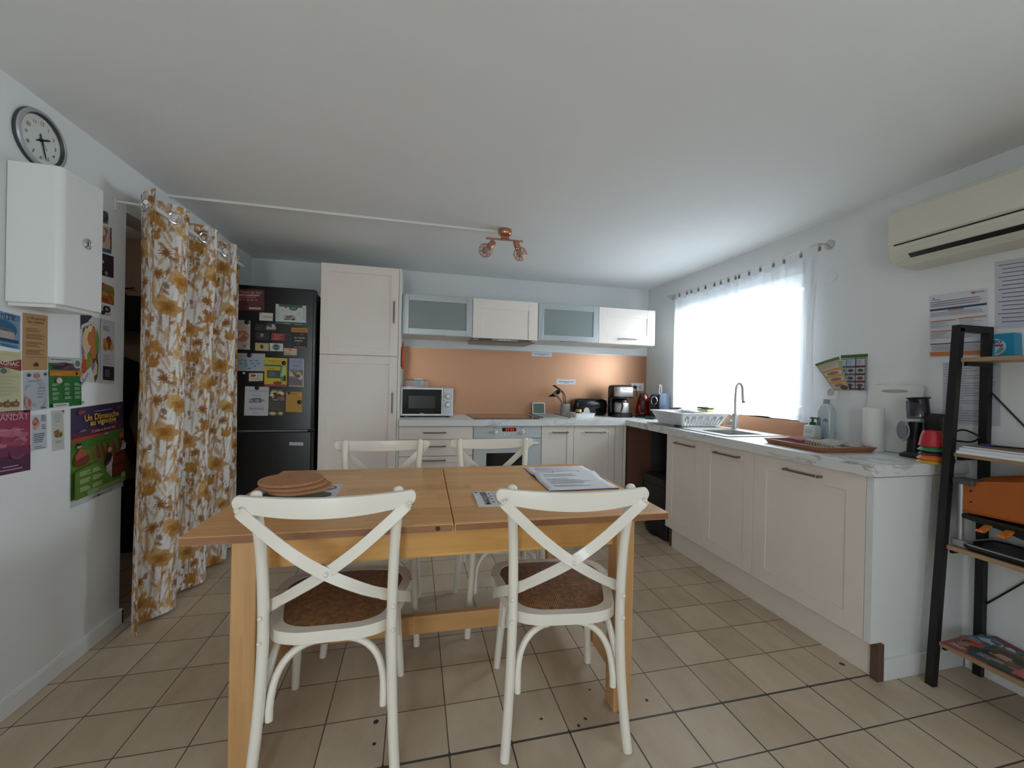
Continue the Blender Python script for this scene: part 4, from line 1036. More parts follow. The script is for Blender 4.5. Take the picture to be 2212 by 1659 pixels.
for (x, y) in ((.30, .32), (.57, .52), (.12, .36), (.48, .22), (.20, .60), (.02, .16)):   # cup flowers
    stem(x, y-.16, .15, -.012, .004, 'b', .85); petals(x, y, .034, 3, .12, 'a', .95, 0, .7); petals(x, y-.008, .026, 3, .12, 'b', .5, 0, .6)
    for k in (-.018, 0, .018): leaf(x+k, y+.010, .035, 1.57-k*14, 'b', 1)
for (x, y) in ((.18, .06), (.44, .45), (.60, .14), (.05, .25), (.27, .52), (.35, .24), (.55, .61), (.14, .45), (.49, .55), (.32, .13)):   # ragged daisies
    stem(x, y-.13, .12, .02, .003, 'd', .8); petals(x, y, .030, 11, .5, 'b', .95, rg.uniform(0, 6)); petals(x, y, .012, 5, .2, 'd', .6)
for i in range(44): petals(rg.uniform(0, TS_W), rg.uniform(0, TS_H), rg.uniform(.008, .016), 2, .3, rg.choice('abd'), .8, rg.uniform(0, 3), 1.4)
# hang it
ys = [CY0+(CY1-CY0)*i/600 for i in range(601)]
arc = [0.0]
for a, b in zip(ys, ys[1:]): arc.append(arc[-1]+math.hypot(b-a, cx(b, 1.5)-cx(a, 1.5)))
ns = int(arc[-1]/.0045); nz = int((CH-.02)/.005)
sv = np.linspace(0, arc[-1], ns); yv = np.interp(sv, arc, ys); zv = np.linspace(.015, CH, nz)
Y, Z = np.meshgrid(yv, zv, indexing='ij'); SS = np.repeat(sv[:, None], nz, 1)
K = 1-.25*(1-Z/CH)
Yc = Y-(1-Z/CH)*.035*(1-(Y-CY0)/(CY1-CY0))          # the near edge trails towards the viewer at the hem
X = rodx+.066*K*np.sin(2*np.pi*(Y+1.513)/PER+np.pi*.15)+.006*np.sin(9*Y+2.5*Z)+.004*np.sin(23*Y+1.3*Z)
Zt = Z+.004*np.sin(40*Y)*(Z/CH)
verts = np.stack([X, Yc, Zt], -1).reshape(-1, 3)
ii, jj = np.meshgrid(np.arange(ns-1), np.arange(nz-1), indexing='ij'); base = (ii*nz+jj).ravel()
faces = np.stack([base, base+nz, base+nz+1, base+1], -1)
cols = tile[((SS+.11) % TS_W/RES).astype(int).clip(0, NW-1), ((Z+.30) % TS_H/RES).astype(int).clip(0, NH-1)].reshape(-1, 3)
corg = Vector((rodx, -1.15, .015))
me = bpy.data.meshes.new('floral_cloth'); me.vertices.add(len(verts)); me.vertices.foreach_set('co', (verts-np.array(corg)).ravel())
me.loops.add(faces.size); me.loops.foreach_set('vertex_index', faces.ravel()); me.polygons.add(len(faces)); me.polygons.foreach_set('loop_start', np.arange(0, faces.size, 4))
me.update(calc_edges=True); me.polygons.foreach_set('use_smooth', np.ones(len(faces), dtype=bool))
ca = me.color_attributes.new('print', 'FLOAT_COLOR', 'POINT'); ca.data.foreach_set('color', np.concatenate([cols, np.ones((len(cols), 1))], 1).astype(np.float32).ravel())
m, nt, b = nodes_of('floral_printed_cotton'); at_ = nt.nodes.new('ShaderNodeAttribute'); at_.attribute_name = 'print'
n_ = nt.nodes.new('ShaderNodeTexNoise'); n_.inputs['Scale'].default_value = 300; bp_ = nt.nodes.new('ShaderNodeBump'); bp_.inputs['Strength'].default_value = .1; bp_.inputs['Distance'].default_value = .002
nt.links.new(n_.outputs['Fac'], bp_.inputs['Height']); nt.links.new(bp_.outputs[0], b.inputs['Normal']); nt.links.new(at_.outputs['Color'], b.inputs['Base Color']); b.inputs['Roughness'].default_value = .85
me.materials.append(m)
cur = bpy.data.objects.new('floral_curtain', me); C.objects.link(cur); cur.location = corg; INV[cur.name] = Matrix.Translation(-corg)
tag(cur, 'white curtain printed with ochre wild flowers, hanging across the cloakroom doorway', 'curtain')
for k in range(7):
    y = -1.513+PER/2*k-PER/2
    if not (CY0 < y < CY1): continue
    yy = y; dx = (cx(yy+.003, rodz)-cx(yy-.003, rodz))/.006; tdir = Vector((dx, 1, 0)).normalized(); nn = Vector((tdir.y, -tdir.x, 0))
    c = Vector((cx(yy, rodz), yy, rodz)); mb = MB()
    mb.tube([c+tdir*.027*math.cos(a)+Vector((0,0,.027*math.sin(a))) for a in [2*math.pi*i/24 for i in range(24)]], .0062, 8, closed=True)
    build(mb, 'eyelet', M_chrome, cur)

# ================================================================== left wall: meter cupboard, clock, posters
BXF = -3.70; by0, by1, bz0, bz1 = -2.168, -1.962, 1.485, 1.981
t = thing('meter_cupboard', 'white metal electricity meter cupboard with a round chrome lock on the wall', 'cupboard', (XL+.08, (by0+by1)/2, bz0))
r = .022; P = [(XL+.002, by0)]
for i in range(9):
    a = math.radians(-90+90*i/8); P.append((BXF-r+r*math.cos(a), by0+r+r*math.sin(a)))
P += [(BXF, by1-.008), (BXF-.008, by1), (XL+.002, by1)]
M_box = mat('white_enamelled_metal', '#dedfdd', rough=.3, var=.01)
build(MB().prism(P, (0,0,bz0), (1,0,0), (0,1,0), (0,0,1), bz1-bz0, smooth=True), 'body', M_box, t, bevel=.003)
build(MB().box((XL+.002, by0+.012, bz0-.012), (BXF-.02, by1-.012, bz0)), 'base_lip', M_box, t)
kp = at(187, 527, 'x', BXF)
kb = build(MB().lathe([(.021, 0), (.021, .005), (.0165, .0075), (.0155, .005), (0, .005)], kp, 28, axis=(1,0,0)), 'lock', M_chrome, t)
build(MB().box((kp.x+.005, kp.y-.0015, kp.z-.009), (kp.x+.0058, kp.y+.0015, kp.z+.009)), 'key_slot', M_black, kb)
# clock
R0 = .106; cc = Vector((XL, -2.046, at(90, 240, 'x', -3.845).z-R0))
t = thing('wall_clock', 'round grey wall clock with black numerals partly behind the meter cupboard', 'clock', cc)
M_rim = mat('silver_grey_rim', '#a9a7ab', rough=.35, metal=.3); M_rimd = mat('charcoal_inner_ring', '#3a393f', rough=.5)
build(MB().lathe([(R0, 0), (R0, .014), (R0-.003, .019), (R0-.011, .021), (R0-.014, .018), (R0-.015, .010)], cc, 56, axis=(1,0,0), cap=False), 'rim', M_rim, t)
build(MB().lathe([(R0-.0002, .0), (R0+.001, .002), (R0+.001, .011), (R0-.0002, .013)], cc, 56, axis=(1,0,0), cap=False), 'outer_band', M_rimd, t)
build(MB().lathe([(R0-.0142, .0185), (R0-.020, .008)], cc, 56, axis=(1,0,0), cap=False), 'inner_ring', M_rimd, t)
face = build(MB().lathe([(R0-.014, 0), (R0-.014, .007), (0, .007)], cc, 56, axis=(1,0,0)), 'dial', mat('clock_face', '#d6dad4', rough=.5), t)
pr = Printer(cc+Vector((.0072, -.088, -.088)), (0,.176,0), (0,0,.176))
for h in range(1, 13):
    a = math.radians(90-30*h); pr.text(str(h), .5+.36*math.cos(a), .5+.36*math.sin(a)-.04, .105, '#303332', bold=.004)
for k in range(60):
    a = math.radians(6*k); pr.ell(.5+.445*math.cos(a), .5+.445*math.sin(a), .004, .004, '#6a6d6c', 5)
build(pr.mb, 'numerals', pr.mats, face, fixn=False)
def hand(name, deg, L, w, d):
    a = math.radians(90-deg); u = Vector((0, math.cos(a), math.sin(a))); v = Vector((0, -math.sin(a), math.cos(a))); c = cc+Vector((d, 0, 0))
    build(MB().prism([(-.022, -w*.8), (-.022, w*.8), (L*.75, w), (L, 0), (L*.75, -w)], c, u, v, (1,0,0), .0012), name, M_black, t)
hand('hour_hand', 64, .044, .0035, .009); hand('minute_hand', 163, .072, .0025, .0105)
build(MB().tube([cc+Vector((.0125, -.012, .016)), cc+Vector((.0125, .02, -.03))], .0008, 5), 'second_hand', M_black, t)
build(MB().lathe([(.007, .007), (.006, .0135), (0, .014)], cc, 16, axis=(1,0,0)), 'hand_cap', M_black, t)

WP = XL+.0006
GL = 'leaflets stuck on the left wall'
def poster(name, label, bl, br, tl, base, draw, **k): return wall_sheet(name, label, k.pop('cat', 'leaflet'), 'x', WP, bl, br, tl, base, draw, GL, **k)
def d(p):
    p.rect(0, .82, 1, 1, '#5f7f9c'); p.photo(0, .8, 1, 1, ['#6f93b2', '#88aac4', '#54779a'], 14, 3, size=.4); p.text('UNTY', .52, .80, .1, '#22405c', bold=.01, fit=.62); p.ell(.45, .52, .42, .26, '#1d5a84', 30)
    p.photo(.12, .38, .8, .62, ['#3c4440', '#4a5a5c', '#2c4a5c', '#56605a'], 12, 7, size=.4); p.rect(.1, .22, .78, .46, '#96928c'); p.lines(.14, .24, .76, .44, 4, '#bdb8b0', mn=.9); p.rect(0, .16, .9, .24, '#1c2f5c'); p.photo(0, 0, .95, .15, ['#4d86a4', '#6fa4bc', '#3a6f92'], 10, 5, size=.4)
poster('leaflet', 'blue watercolour leaflet of a white building, top of the left wall group', (-28, 742), (43, 755), (-28, 664), '#6f92b0', d)
def d(p):
    p.text('La Brasserie', .5, .90, .075, '#2c2118', shear=.25, fit=.78); p.text('des Cèdres', .5, .835, .07, '#2c2118', shear=.25, fit=.66); p.lines(.32, .80, .68, .815, 1, '#5a4632', mn=.95)
    for v0, v1, n in ((.67, .75, 3), (.545, .65, 4), (.41, .51, 4), (.27, .37, 4), (.225, .245, 1)): p.lines(.1, v0, .92, v1, n, '#7a5f42', seed=int(v0*99), th=.45)
    p.poly([(.4, .07), (.6, .07), (.56, .085), (.62, .09), (.55, .11), (.58, .115), (.5, .15), (.43, .115), (.46, .11), (.38, .09), (.44, .085)], '#2a2a1c'); p.lines(.35, .025, .65, .04, 1, '#6b5238', mn=.95)
poster('menu_leaflet', 'tall brown kraft menu leaflet with black script title', (48, 800), (102, 799.5), (49, 675), '#b28a5e', d)
def d(p):
    p.lines(.1, .92, .9, .97, 2, '#b8a860', mn=.8); p.poly([(0, .86), (.5, .82), (1, .88), (1, .68), (.5, .73), (0, .66)], '#7d211f'); p.text('ARMAGNAC', .42, .765, .07, '#d8cfc0', bold=.01, fit=1.0); p.lines(.05, .73, .9, .75, 1, '#b08a80', mn=.95); p.ell(.42, .67, .22, .05, '#a9a890', 20); p.ell(.42, .67, .1, .045, '#5a6a5a', 16)
    for k in range(6): p.lines(.05, .56-.06*k, .95, .6-.06*k, 2, '#8f9070', seed=k+2, th=.3)
    for u in (.22, .5, .75): p.ell(u, .12, .12, .05, '#6e3a2c', 18); p.ell(u, .12, .08, .032, '#a86a4c', 14); p.rect(u-.02, .16, u+.02, .2, '#5c4a34')
poster('leaflet', 'cream leaflet with a dark red banner and three decanters', (-25, 891), (45, 887), (-25, 755), '#bfbd9c', d)
def d(p):
    p.photo(.0, .0, 1, .85, ['#a4a8b0', '#b2b6bd', '#989ca6', '#aeb2ba'], 30, 3, size=.5); p.ell(.52, .88, .13, .065, '#a8785c', 20); p.ell(.2, .9, .08, .045, '#3a4450', 14); p.ell(.86, .91, .06, .04, '#3c4650', 12); p.lines(.15, .72, .92, .78, 2, '#70768a', seed=4); p.photo(0, .0, .3, .4, ['#a06a5c', '#b8887c', '#8f5a50'], 10, 9, size=.5); p.lines(.5, .3, .85, .6, 4, '#808698', seed=6); p.ell(.75, .05, .1, .025, '#3a6a4a', 12)
poster('leaflet', 'grey crumpled leaflet beneath the brown kraft menu', (50, 890), (104, 883), (49.5, 802), '#b4b8c0', d)
def d(p):
    p.rect(0, .88, 1, 1, '#b4b6b8'); p.lines(.05, .93, .7, .97, 1, '#4a5a54', mn=.95); p.photo(0, .72, .98, .9, ['#2c2230', '#4a3844', '#1f1a24', '#5c4650'], 18, 4, size=.35); p.ell(.86, .88, .13, .1, '#c4c6c2', 20); p.ell(.86, .88, .09, .07, '#5c7a66', 16); p.rect(0, .62, 1, .73, '#bf7414'); p.rect(.78, .64, .86, .71, '#3a2a1c'); p.text('NOUVEAU', .2, .65, .04, '#e0b878', fit=.25)
    p.ell(.27, .53, .09, .06, '#c8b4a8', 16)
    for u in (.05, .4, .7):
        for v in (.42, .33, .24, .15): p.lines(u, v, u+.22, v+.06, 3, '#a8c0a4', seed=int(u*50+v*90), th=.4)
    p.rect(.03, .0, .5, .08, '#c4c8c2'); p.lines(.08, .025, .45, .055, 1, '#30383a', mn=.9); p.rect(.9, .03, .99, .09, '#8fae90')
poster('leaflet', 'green leaflet with orange band and egg-shaped emblem', (106, 881), (176, 875), (104, 770), '#1f6b34', d)
def d(p):
    p.photo(0, 0, .56, 1, ['#6a8a3c', '#b86a34', '#a84a30', '#c8b08a', '#3a5a2c', '#8a6a9a', '#7a9a54', '#d0b8a0', '#5a4a30'], 46, 5, size=.34); p.poly([(0, 1), (.33, 1), (0, .76)], '#3a3044'); p.poly([(0, .78), (.36, .9), (.33, .94), (.02, .83)], '#b8b8b8'); p.poly([(0, .0), (0, .06), (.28, .24), (.36, .1), (.4, 0)], '#c0bfc4'); p.text('Albret', .14, .03, .09, '#50505c', rot=55)
    p.rect(.56, 0, 1, 1, '#c3c2c8'); p.lines(.62, .82, .9, .9, 3, '#45454c', seed=3); p.photo(.6, .5, .97, .76, ['#9a6a34', '#c08a4c', '#6a4524', '#b87c3c'], 14, 8, size=.4); p.lines(.62, .3, .95, .46, 5, '#9a9aa0', seed=7); p.rect(.62, .05, .97, .27, '#2c2430'); p.lines(.68, .1, .9, .22, 4, '#8a8490', seed=4)
poster('brochure', 'open brochure with vegetable photographs, just below the meter cupboard', (172.5, 824), (245, 829), (173, 676), '#c3c2c8', d)
def d(p):
    p.poly([(0, 0), (1, 0), (1, .3), (0, .3)], '#4a2340'); p.rect(0, .28, 1, .42, '#6a2a50'); p.photo(.2, .4, 1, .75, ['#a85a70', '#b06a7c', '#94405a'], 16, 4, size=.3)
    p.text('Château de', .5, .925, .045, '#c8a4ac', fit=.62); p.text('CRANDAT', .5, .85, .07, '#c8a4ac', fit=.86); p.lines(.1, .68, .9, .71, 1, '#c090a0', mn=.9); p.ell(.68, .33, .19, .11, '#7a3a5c', 26, 200, 340); p.ell(.68, .36, .19, .1, '#6a2a50', 26, 190, 350); p.lines(.35, .1, .72, .14, 1, '#c0a0b0', mn=.9); p.lines(.28, .05, .8, .09, 1, '#c0a0b0', mn=.95)
poster('poster', 'crimson and purple wine château poster at the lower corner of the group', (-36, 1035), (65, 1015), (-36, 890), '#8e2f4c', d, cat='poster')
def d(p):
    p.photo(0, .55, .5, .95, ['#9a4a3c', '#b87068', '#7a3a34', '#c8a098'], 12, 4, size=.5); p.lines(.58, .8, .98, .98, 4, '#5a5c70', seed=3, th=.5); p.lines(.62, .56, .9, .72, 3, '#2c2e34', seed=5); p.lines(.08, .2, .85, .48, 5, '#6a6c78', seed=6, th=.5, mn=.75); p.lines(.1, .02, .85, .12, 2, '#5a5c68', seed=8)
poster('card', 'small white card with red figures, right of the crimson poster', (68, 974), (101, 968), (68, 897), '#bfc3cc', d, cat='card')
def d(p):
    p.ell(.5, .84, .32, .11, '#aeb0aa', 20); p.lines(.28, .7, .72, .74, 1, '#7a7c78', mn=.9); p.lines(.2, .6, .8, .64, 1, '#9a9c98'); p.photo(.12, .3, .85, .54, ['#b87a3c', '#4a6a34', '#9a4a2c', '#c89a5c'], 16, 4, size=.38); p.lines(.2, .18, .8, .26, 2, '#8a8c88', seed=5); p.poly([(.8, 1), (1, 1), (1, .92)], '#a84a44')
poster('leaflet', 'narrow white folded leaflet with a plate of food, beside the vineyard poster', (113, 975), (139, 970), (110, 888), '#bcbeba', d)
def d(p):
    p.rect(0, .075, 1, 1, '#3b3350'); p.rect(0, .66, 1, .76, '#5c3044'); p.rect(0, .64, 1, .69, '#a4462c'); p.rect(0, .075, 1, .645, '#5f7a2c')
    p.poly([(0, .645), (.35, .655), (.6, .67), (1, .69), (1, .56), (.4, .56), (0, .55)], '#41702f'); p.poly([(.3, .56), (.5, .58), (.8, .6), (1, .6), (1, .4), (.5, .36), (.35, .45)], '#6a6a30')
    for u in (.42, .52, .62, .74, .86): p.poly([(u, .58), (u+.025, .58), (u+.12, .42), (u+.04, .42)], '#6a4428')
    p.ell(.62, .67, .035, .012, '#c8b8a8', 14, 0, 180)
    p.text('Un Dimanche', .54, .85, .065, '#c99a3c', bold=.03, fit=.66); p.text('au vignoble', .56, .795, .05, '#c9a83c', bold=.03, fit=.5); p.lines(.38, .93, .74, .945, 1, '#b8b4c4', mn=.95); p.text('21 juillet au 29 août 2021', .56, .72, .026, '#d8c8c8', fit=.46); p.lines(.66, .775, .82, .785, 1, '#b8a8a8', mn=.95)
    p.poly([(.1, .745), (.25, .75), (.2, .77), (.16, .765), (.12, .755)], '#77728c'); p.ell(.15, .95, .07, .02, '#8a3c34', 12); p.ell(.86, .94, .05, .014, '#8a3c34', 12)
    # people and barrels
    p.ell(.15, .46, .14, .06, '#6e3426', 20); p.poly([(.03, .52), (.12, .58), (.2, .55), (.24, .5), (.05, .47)], '#b04a3c'); p.ell(.1, .61, .04, .022, '#b89484', 12); p.ell(.1, .625, .042, .014, '#2a1c1c', 12)
    p.rect(.72, .16, .98, .4, '#6c2f24'); p.ell(.85, .4, .13, .03, '#7e3c2c', 20); p.ell(.85, .405, .1, .02, '#4a1f1a', 20); p.rect(.72, .29, .98, .305, '#3c1a16')
    p.poly([(.58, .34), (.7, .34), (.69, .15), (.65, .14), (.64, .28), (.62, .17), (.59, .17)], '#b9b6b4'); p.poly([(.56, .36), (.6, .46), (.68, .44), (.73, .36), (.58, .32)], '#2c1f2a'); p.poly([(.6, .34), (.72, .34), (.7, .42), (.66, .36)], '#b98a94'); p.ell(.645, .49, .045, .028, '#c08a78', 12)
    p.poly([(.86, .45), (.98, .45), (.99, .52), (.92, .53)], '#b8b4b6'); p.ell(.92, .55, .04, .025, '#b8866c', 12); p.ell(.92, .565, .042, .014, '#2c1d1a', 12); p.ell(.88, .62, .05, .03, '#a8623a', 12)
    p.poly([(0, .36), (.2, .385), (.42, .4), (.52, .34), (.58, .25), (.7, .16), (.98, .16), (.98, .075), (0, .075)], '#55772a')
    for u in (.08, .3):
        for v in (.32, .24, .16): p.lines(u, v-.02, u+.2, v+.03, 4, '#b8c8a0', seed=int(v*70+u*30), th=.4)
    p.lines(.2, .085, .95, .13, 4, '#b0c094', seed=5, mn=.75, th=.4); p.rect(.86, .13, .94, .19, '#9fb078'); p.lines(.3, .03, .7, .05, 1, '#4a4c54', mn=.9); p.ell(.4, .04, .02, .014, '#2c2c34', 10)
poster('poster', 'large vineyard poster with orange title and green fields, at the doorway edge', (152, 1099), (266, 1050), (152, 883), '#c0c4c8', d, cat='poster')
# the narrow column of stickers half hidden by the meter cupboard
def d(p): p.ell(.5, .5, .48, .48, '#26456e', 24); p.ell(.55, .6, .2, .2, '#6c4a5c', 14); p.rect(.2, .02, .85, .1, '#8a8a50')
poster('sticker', 'blue round sticker, topmost beside the meter cupboard', (214, 480), (234, 485), (214, 452), '#9fa2a4', d, cat='sticker')
def d(p): p.photo(.1, .1, .95, .95, ['#a85a5c', '#c8b09c', '#b86a6c', '#cabfae', '#6a5a48'], 18, 4, size=.4); p.rect(.9, 0, 1, 1, '#8a4a4c')
poster('card', 'pink and cream card beside the meter cupboard', (212, 535), (240, 541), (212, 484), '#c4b8ac', d, cat='card')
poster('sticker', 'short blue strip sticker beside the meter cupboard', (212, 541), (240, 548.5), (212, 533), '#2f5f8f', lambda p: p.lines(.1, .3, .9, .7, 1, '#6a90b4'), cat='sticker')
def d(p): p.poly([(.3, 1), (1, .98), (1, .25), (.6, .5), (.3, .6)], '#3a2430'); p.photo(0, 0, .7, .75, ['#1f1a20', '#b4b4b8', '#2c2228', '#8a8a90'], 14, 6, size=.4)
poster('flyer', 'dark maroon flyer with black and white picture beside the meter cupboard', (210, 592), (245, 601), (210, 543), '#33232c', d, cat='flyer')
def d(p): p.rect(0, .72, 1, 1, '#b0a8a0'); p.ell(.5, .8, .5, .2, '#a0703c', 20); p.rect(0, .55, 1, .75, '#6c7a44'); p.rect(.0, .3, .98, .57, '#b07a34'); p.rect(0, .0, .95, .28, '#a04a2c'); p.photo(.05, .05, .9, .6, ['#c08a3c', '#94602c', '#b85a34'], 10, 5, size=.3); p.ell(.1, .96, .3, .05, '#8a3434', 12)
poster('sticker', 'burger-shaped sticker low beside the meter cupboard', (212, 650), (246, 660), (212, 608), '#a8804c', d, cat='sticker')
def d(p): p.ell(.6, .62, .36, .34, '#26282a', 20); p.ell(.6, .62, .16, .16, '#9a9a9a', 14); p.ell(.25, .22, .2, .2, '#2c3430', 14)
poster('sticker', 'small black ring sticker at the bottom corner of the meter cupboard', (216, 679), (239, 683), (216, 657), '#b9bab8', d, cat='sticker')

# ================================================================== inside the cloakroom
M_dark = mat('black_cloth', '#0d0c0d', rough=.9, var=.2, bump=.2)
M_strap = mat('dark_brown_strap', '#33261f', rough=.7)
wy = -.272
hp = at(280, 624, 'y', wy-.01)
t = thing('coat_hook', 'thin dark double hook on the brown cloakroom wall', 'hook', hp)
build(MB().tube([hp+Vector((-.04, 0, .0)), hp+Vector((.03, -.02, .004)), hp+Vector((.05, -.035, .004))], .005, 8), 'upper_prong', M_blackm, t)
build(MB().tube([hp+Vector((-.05, 0, .0)), hp+Vector((0, -.02, -.07)), hp+Vector((.02, -.05, -.085))], .005, 8), 'lower_prong', M_blackm, t)
a0 = at(262, 646, 'y', wy-.05); a1 = at(325, 716, 'y', wy-.05)
mb = MB(); loft(mb, [(rr((a1.x-a0.x)/2, .05, .03), 0), (rr((a1.x-a0.x)/2+.005, .06, .03), .04), (rr((a1.x-a0.x)/2, .06, .03), (a0.z-a1.z)*.9), (rr((a1.x-a0.x)/2*.7, .05, .03), a0.z-a1.z+.02)], ((a0.x+a1.x)/2, wy-.065, a1.z))
t = build(mb, 'hanging_bag', M_dark, origin=((a0.x+a1.x)/2, wy-.06, a1.z)); tag(t, 'black cloth bag hanging from the cloakroom hook', 'bag')
b0 = at(264, 790, 'y', wy-.05); b1 = at(262, 925, 'y', wy-.05)
t = thing('hanging_satchel', 'black satchel with a long brown strap hanging in the cloakroom', 'bag', b1)
mb = MB().tube([b0+Vector((-.01, 0, .03)), b0+Vector((0.02, 0, .0)), b0+Vector((.03, 0, -.08)), b0.lerp(b1, .6)+Vector((.01, 0, 0)), b1], [.05, .085, .08, .06, .03], 14); build(mb, 'body', M_dark, t)
sp_ = spline([at(262, 895, 'y', wy-.05), at(275, 940, 'y', wy-.05), at(292, 990, 'y', wy-.05), at(318, 1030, 'y', wy-.05)], 6)
build(MB().band([(p, (.9, 0, .45)) for p in sp_], .07, .006), 'strap', M_strap, t)
c0 = at(285, 1240, 'y', wy-.2)
mb = MB(); loft(mb, [(rr(.20, .14, .06), 0), (rr(.25, .16, .08), .08), (rr(.24, .16, .08), .28), (rr(.16, .1, .06), .42), (rr(.06, .05, .03), .47)], (c0.x-.05, wy-.2, 0))
t = build(mb, 'floor_bag', M_dark, origin=(c0.x-.05, wy-.2, 0)); tag(t, 'bulky black bag standing on the cloakroom floor', 'bag')

# ================================================================== net curtains at the window
M_net = curtain_material('white_net', .22, .62, (.93, .95, .98, 1)); M_hem = curtain_material('white_net_hem', .08, .6, (.93, .94, .97, 1))
wx, wz = -.078, 2.112
t = thing('curtain_wire', 'steel curtain wire with two wall brackets above the window', 'curtain rod', (wx, -1.25, wz))
build(MB().tube([(wx, -.50, 2.108), (wx, -1.25, 2.102), (wx, -1.99, 2.122)], .0016, 6), 'wire', M_steel, t)
for y, z in ((-.455, 2.112), (-1.995, 2.124)):
    mb = MB().lathe([(.030, 0), (.030, .008), (.02, .014), (.012, .02)], (-.0005, y, z), 24, axis=(-1,0,0)); e = -.06 if y > -1 else .055
    mb.tube([(-.01, y, z), (wx+.02, y, z), (wx, y+e*.2, z), (wx, y+e*1.2, z-.002)], .006, 10)
    build(mb, 'bracket', M_steel, t)
clipx = [a*.2532+1400 for a in (270,333,370,430,490,567,620,685,745,775,860,955,1065,1155,1297,1455)]
clipy = [at(px, 600, 'x', wx).y for px in clipx]
def wirez(y): return 2.102+.014*((y+1.2)/.78)**2
def net(label, ys0, ys1, clips, seed, flare):
    r = random.Random(seed); ph = [r.uniform(0, 6) for _ in range(4)]
    NYY, NZZ = 90, 44
    def f(u, v):
        y = ys0+(ys1-ys0)*u
        sag = min(abs(y-c) for c in clips)
        zt = wirez(y)-.036-.020*min(1, sag/.05)
        zb = 1.034+.006*math.sin(5*u+ph[0])
        z = zb+(zt-zb)*v
        k = .008+.016*(1-v)
        x = wx+.012+k*math.sin(18*u+ph[1]+1.2*(1-v))+.006*math.sin(41*u+ph[2])+(.004*math.sin(70*u+ph[3])*v)
        y2 = y+flare*(math.sin(math.pi*v)**1.5)*max(0, u-.6)/.4
        return Vector((min(x, -.012), y2, z))
    o = build(MB().grid(f, NYY, NZZ), 'net_curtain', M_net, origin=(wx, (ys0+ys1)/2, 1.03), fixn=False)
    tag(o, label, 'curtain', 'net curtains at the window')
    build(MB().grid(lambda u, v: f(u, v*.034)+Vector((-.0015, 0, 0)), NYY, 3), 'hem', M_hem, o, fixn=False)
    build(MB().grid(lambda u, v: f(u, .972+.028*v)+Vector((-.0015, 0, 0)), NYY, 3), 'heading', M_hem, o, fixn=False)
    build(MB().grid(lambda u, v: f(u*.012 if flare >= 0 and seed == 1 else 1-.014*u, v)+Vector((-.0018, 0, 0)), 4, NZZ), 'side_hem', M_hem, o, fixn=False)
    for c in clips:
        z = wirez(c); mb = MB().tube([(wx, c, z-.008+.009*math.cos(a)) if False else (wx+.007*math.sin(a), c, z-.004+.007*math.cos(a)) for a in [2*math.pi*i/10 for i in range(10)]], .0014, 5, closed=True)
        mb.box((wx-.004, c-.006, z-.036), (wx+.006, c+.006, z-.012)); build(mb, 'clip', M_nickel, o)
    return o
net('white net curtain panel on the half of the window nearest the espresso machine', -.585, -1.345, clipy[:8], 1, 0)
net('white net curtain panel on the half of the window behind the tap', -1.318, -1.985, clipy[8:], 2, .018)

# ================================================================== copper ceiling lamp
lc = Vector((-1.88, -1.262, H))
t = thing('ceiling_spotlight', 'copper two-spot ceiling lamp with wire ball shades', 'lamp', lc)
build(MB().lathe([(.044, -.001), (.046, -.004), (.046, -.032), (.043, -.036), (0, -.036)], lc, 36), 'ceiling_cup', M_brasscu, t)
bt = math.radians(-2); bu = Vector((math.cos(bt), math.sin(bt), 0))
build(MB().box((lc.x-.03, lc.y-.006, H-.062), (lc.x+.03, lc.y+.006, H-.036)), 'bracket', M_brasscu, t, bevel=.002)
bz = H-.068
build(MB().tube([lc-bu*.13+Vector((0,0,bz-H)), lc+bu*.125+Vector((0,0,bz-H))], .0062, 12), 'bar', M_brasscu, t)
M_bulb = mat('grey_bulb_glass', '#a39a92', rough=.2, spec=.6)
ico = None
def ico_edges():
    bm = bmesh.new(); bmesh.ops.create_icosphere(bm, subdivisions=1, radius=1.0); E = [(e.verts[0].co.copy(), e.verts[1].co.copy()) for e in bm.edges]
    bm.free(); bm = bmesh.new(); bmesh.ops.create_icosphere(bm, subdivisions=2, radius=1.0); E2 = [(e.verts[0].co.copy(), e.verts[1].co.copy()) for e in bm.edges]; bm.free()
    return E2
E2 = ico_edges()
for off, top, bot, ball in ((-.092, (1060, 518), (1063, 527), (1048.6, 540.8)), (.088, (1113, 523), (1112, 532), (1123.5, 549))):
    q = lc+bu*off+Vector((0,0,bz-H)); c = at(*ball, 'y', lc.y-.012)
    j = q+Vector((0, 0, -.04))
    ax = (c-j); ax = Vector((ax.x, ax.y, ax.z)).normalized(); s0 = c-ax*.092; s1 = c-ax*.030
    sp_h = build(MB().tube([q, j], .004, 8).tube([j, s0+ax*.03], .005, 8), 'arm', M_brasscu, t)
    sk = build(MB().lathe([(0, 0), (.0195, .001), (.021, .004), (.021, .058), (.019, .062)], s0, 24, axis=ax), 'socket', M_brasscu, t)
    build(MB().lathe([(.012, .0), (.016, .008), (.021, .022), (.022, .034), (.018, .046), (.010, .053), (0, .055)], s1, 18, axis=ax, cap=False), 'bulb', M_bulb, sk)
    mb = MB()
    R = ax.to_track_quat('Z', 'Y').to_matrix()
    for a, b in E2:
        if (a.z+b.z)/2 < -.80: continue
        mb.tube([c+R@(a*.047), c+R@(b*.047)], .0012, 4, cap=False)
    build(mb, 'wire_ball', M_brasscu, sk, fixn=False)

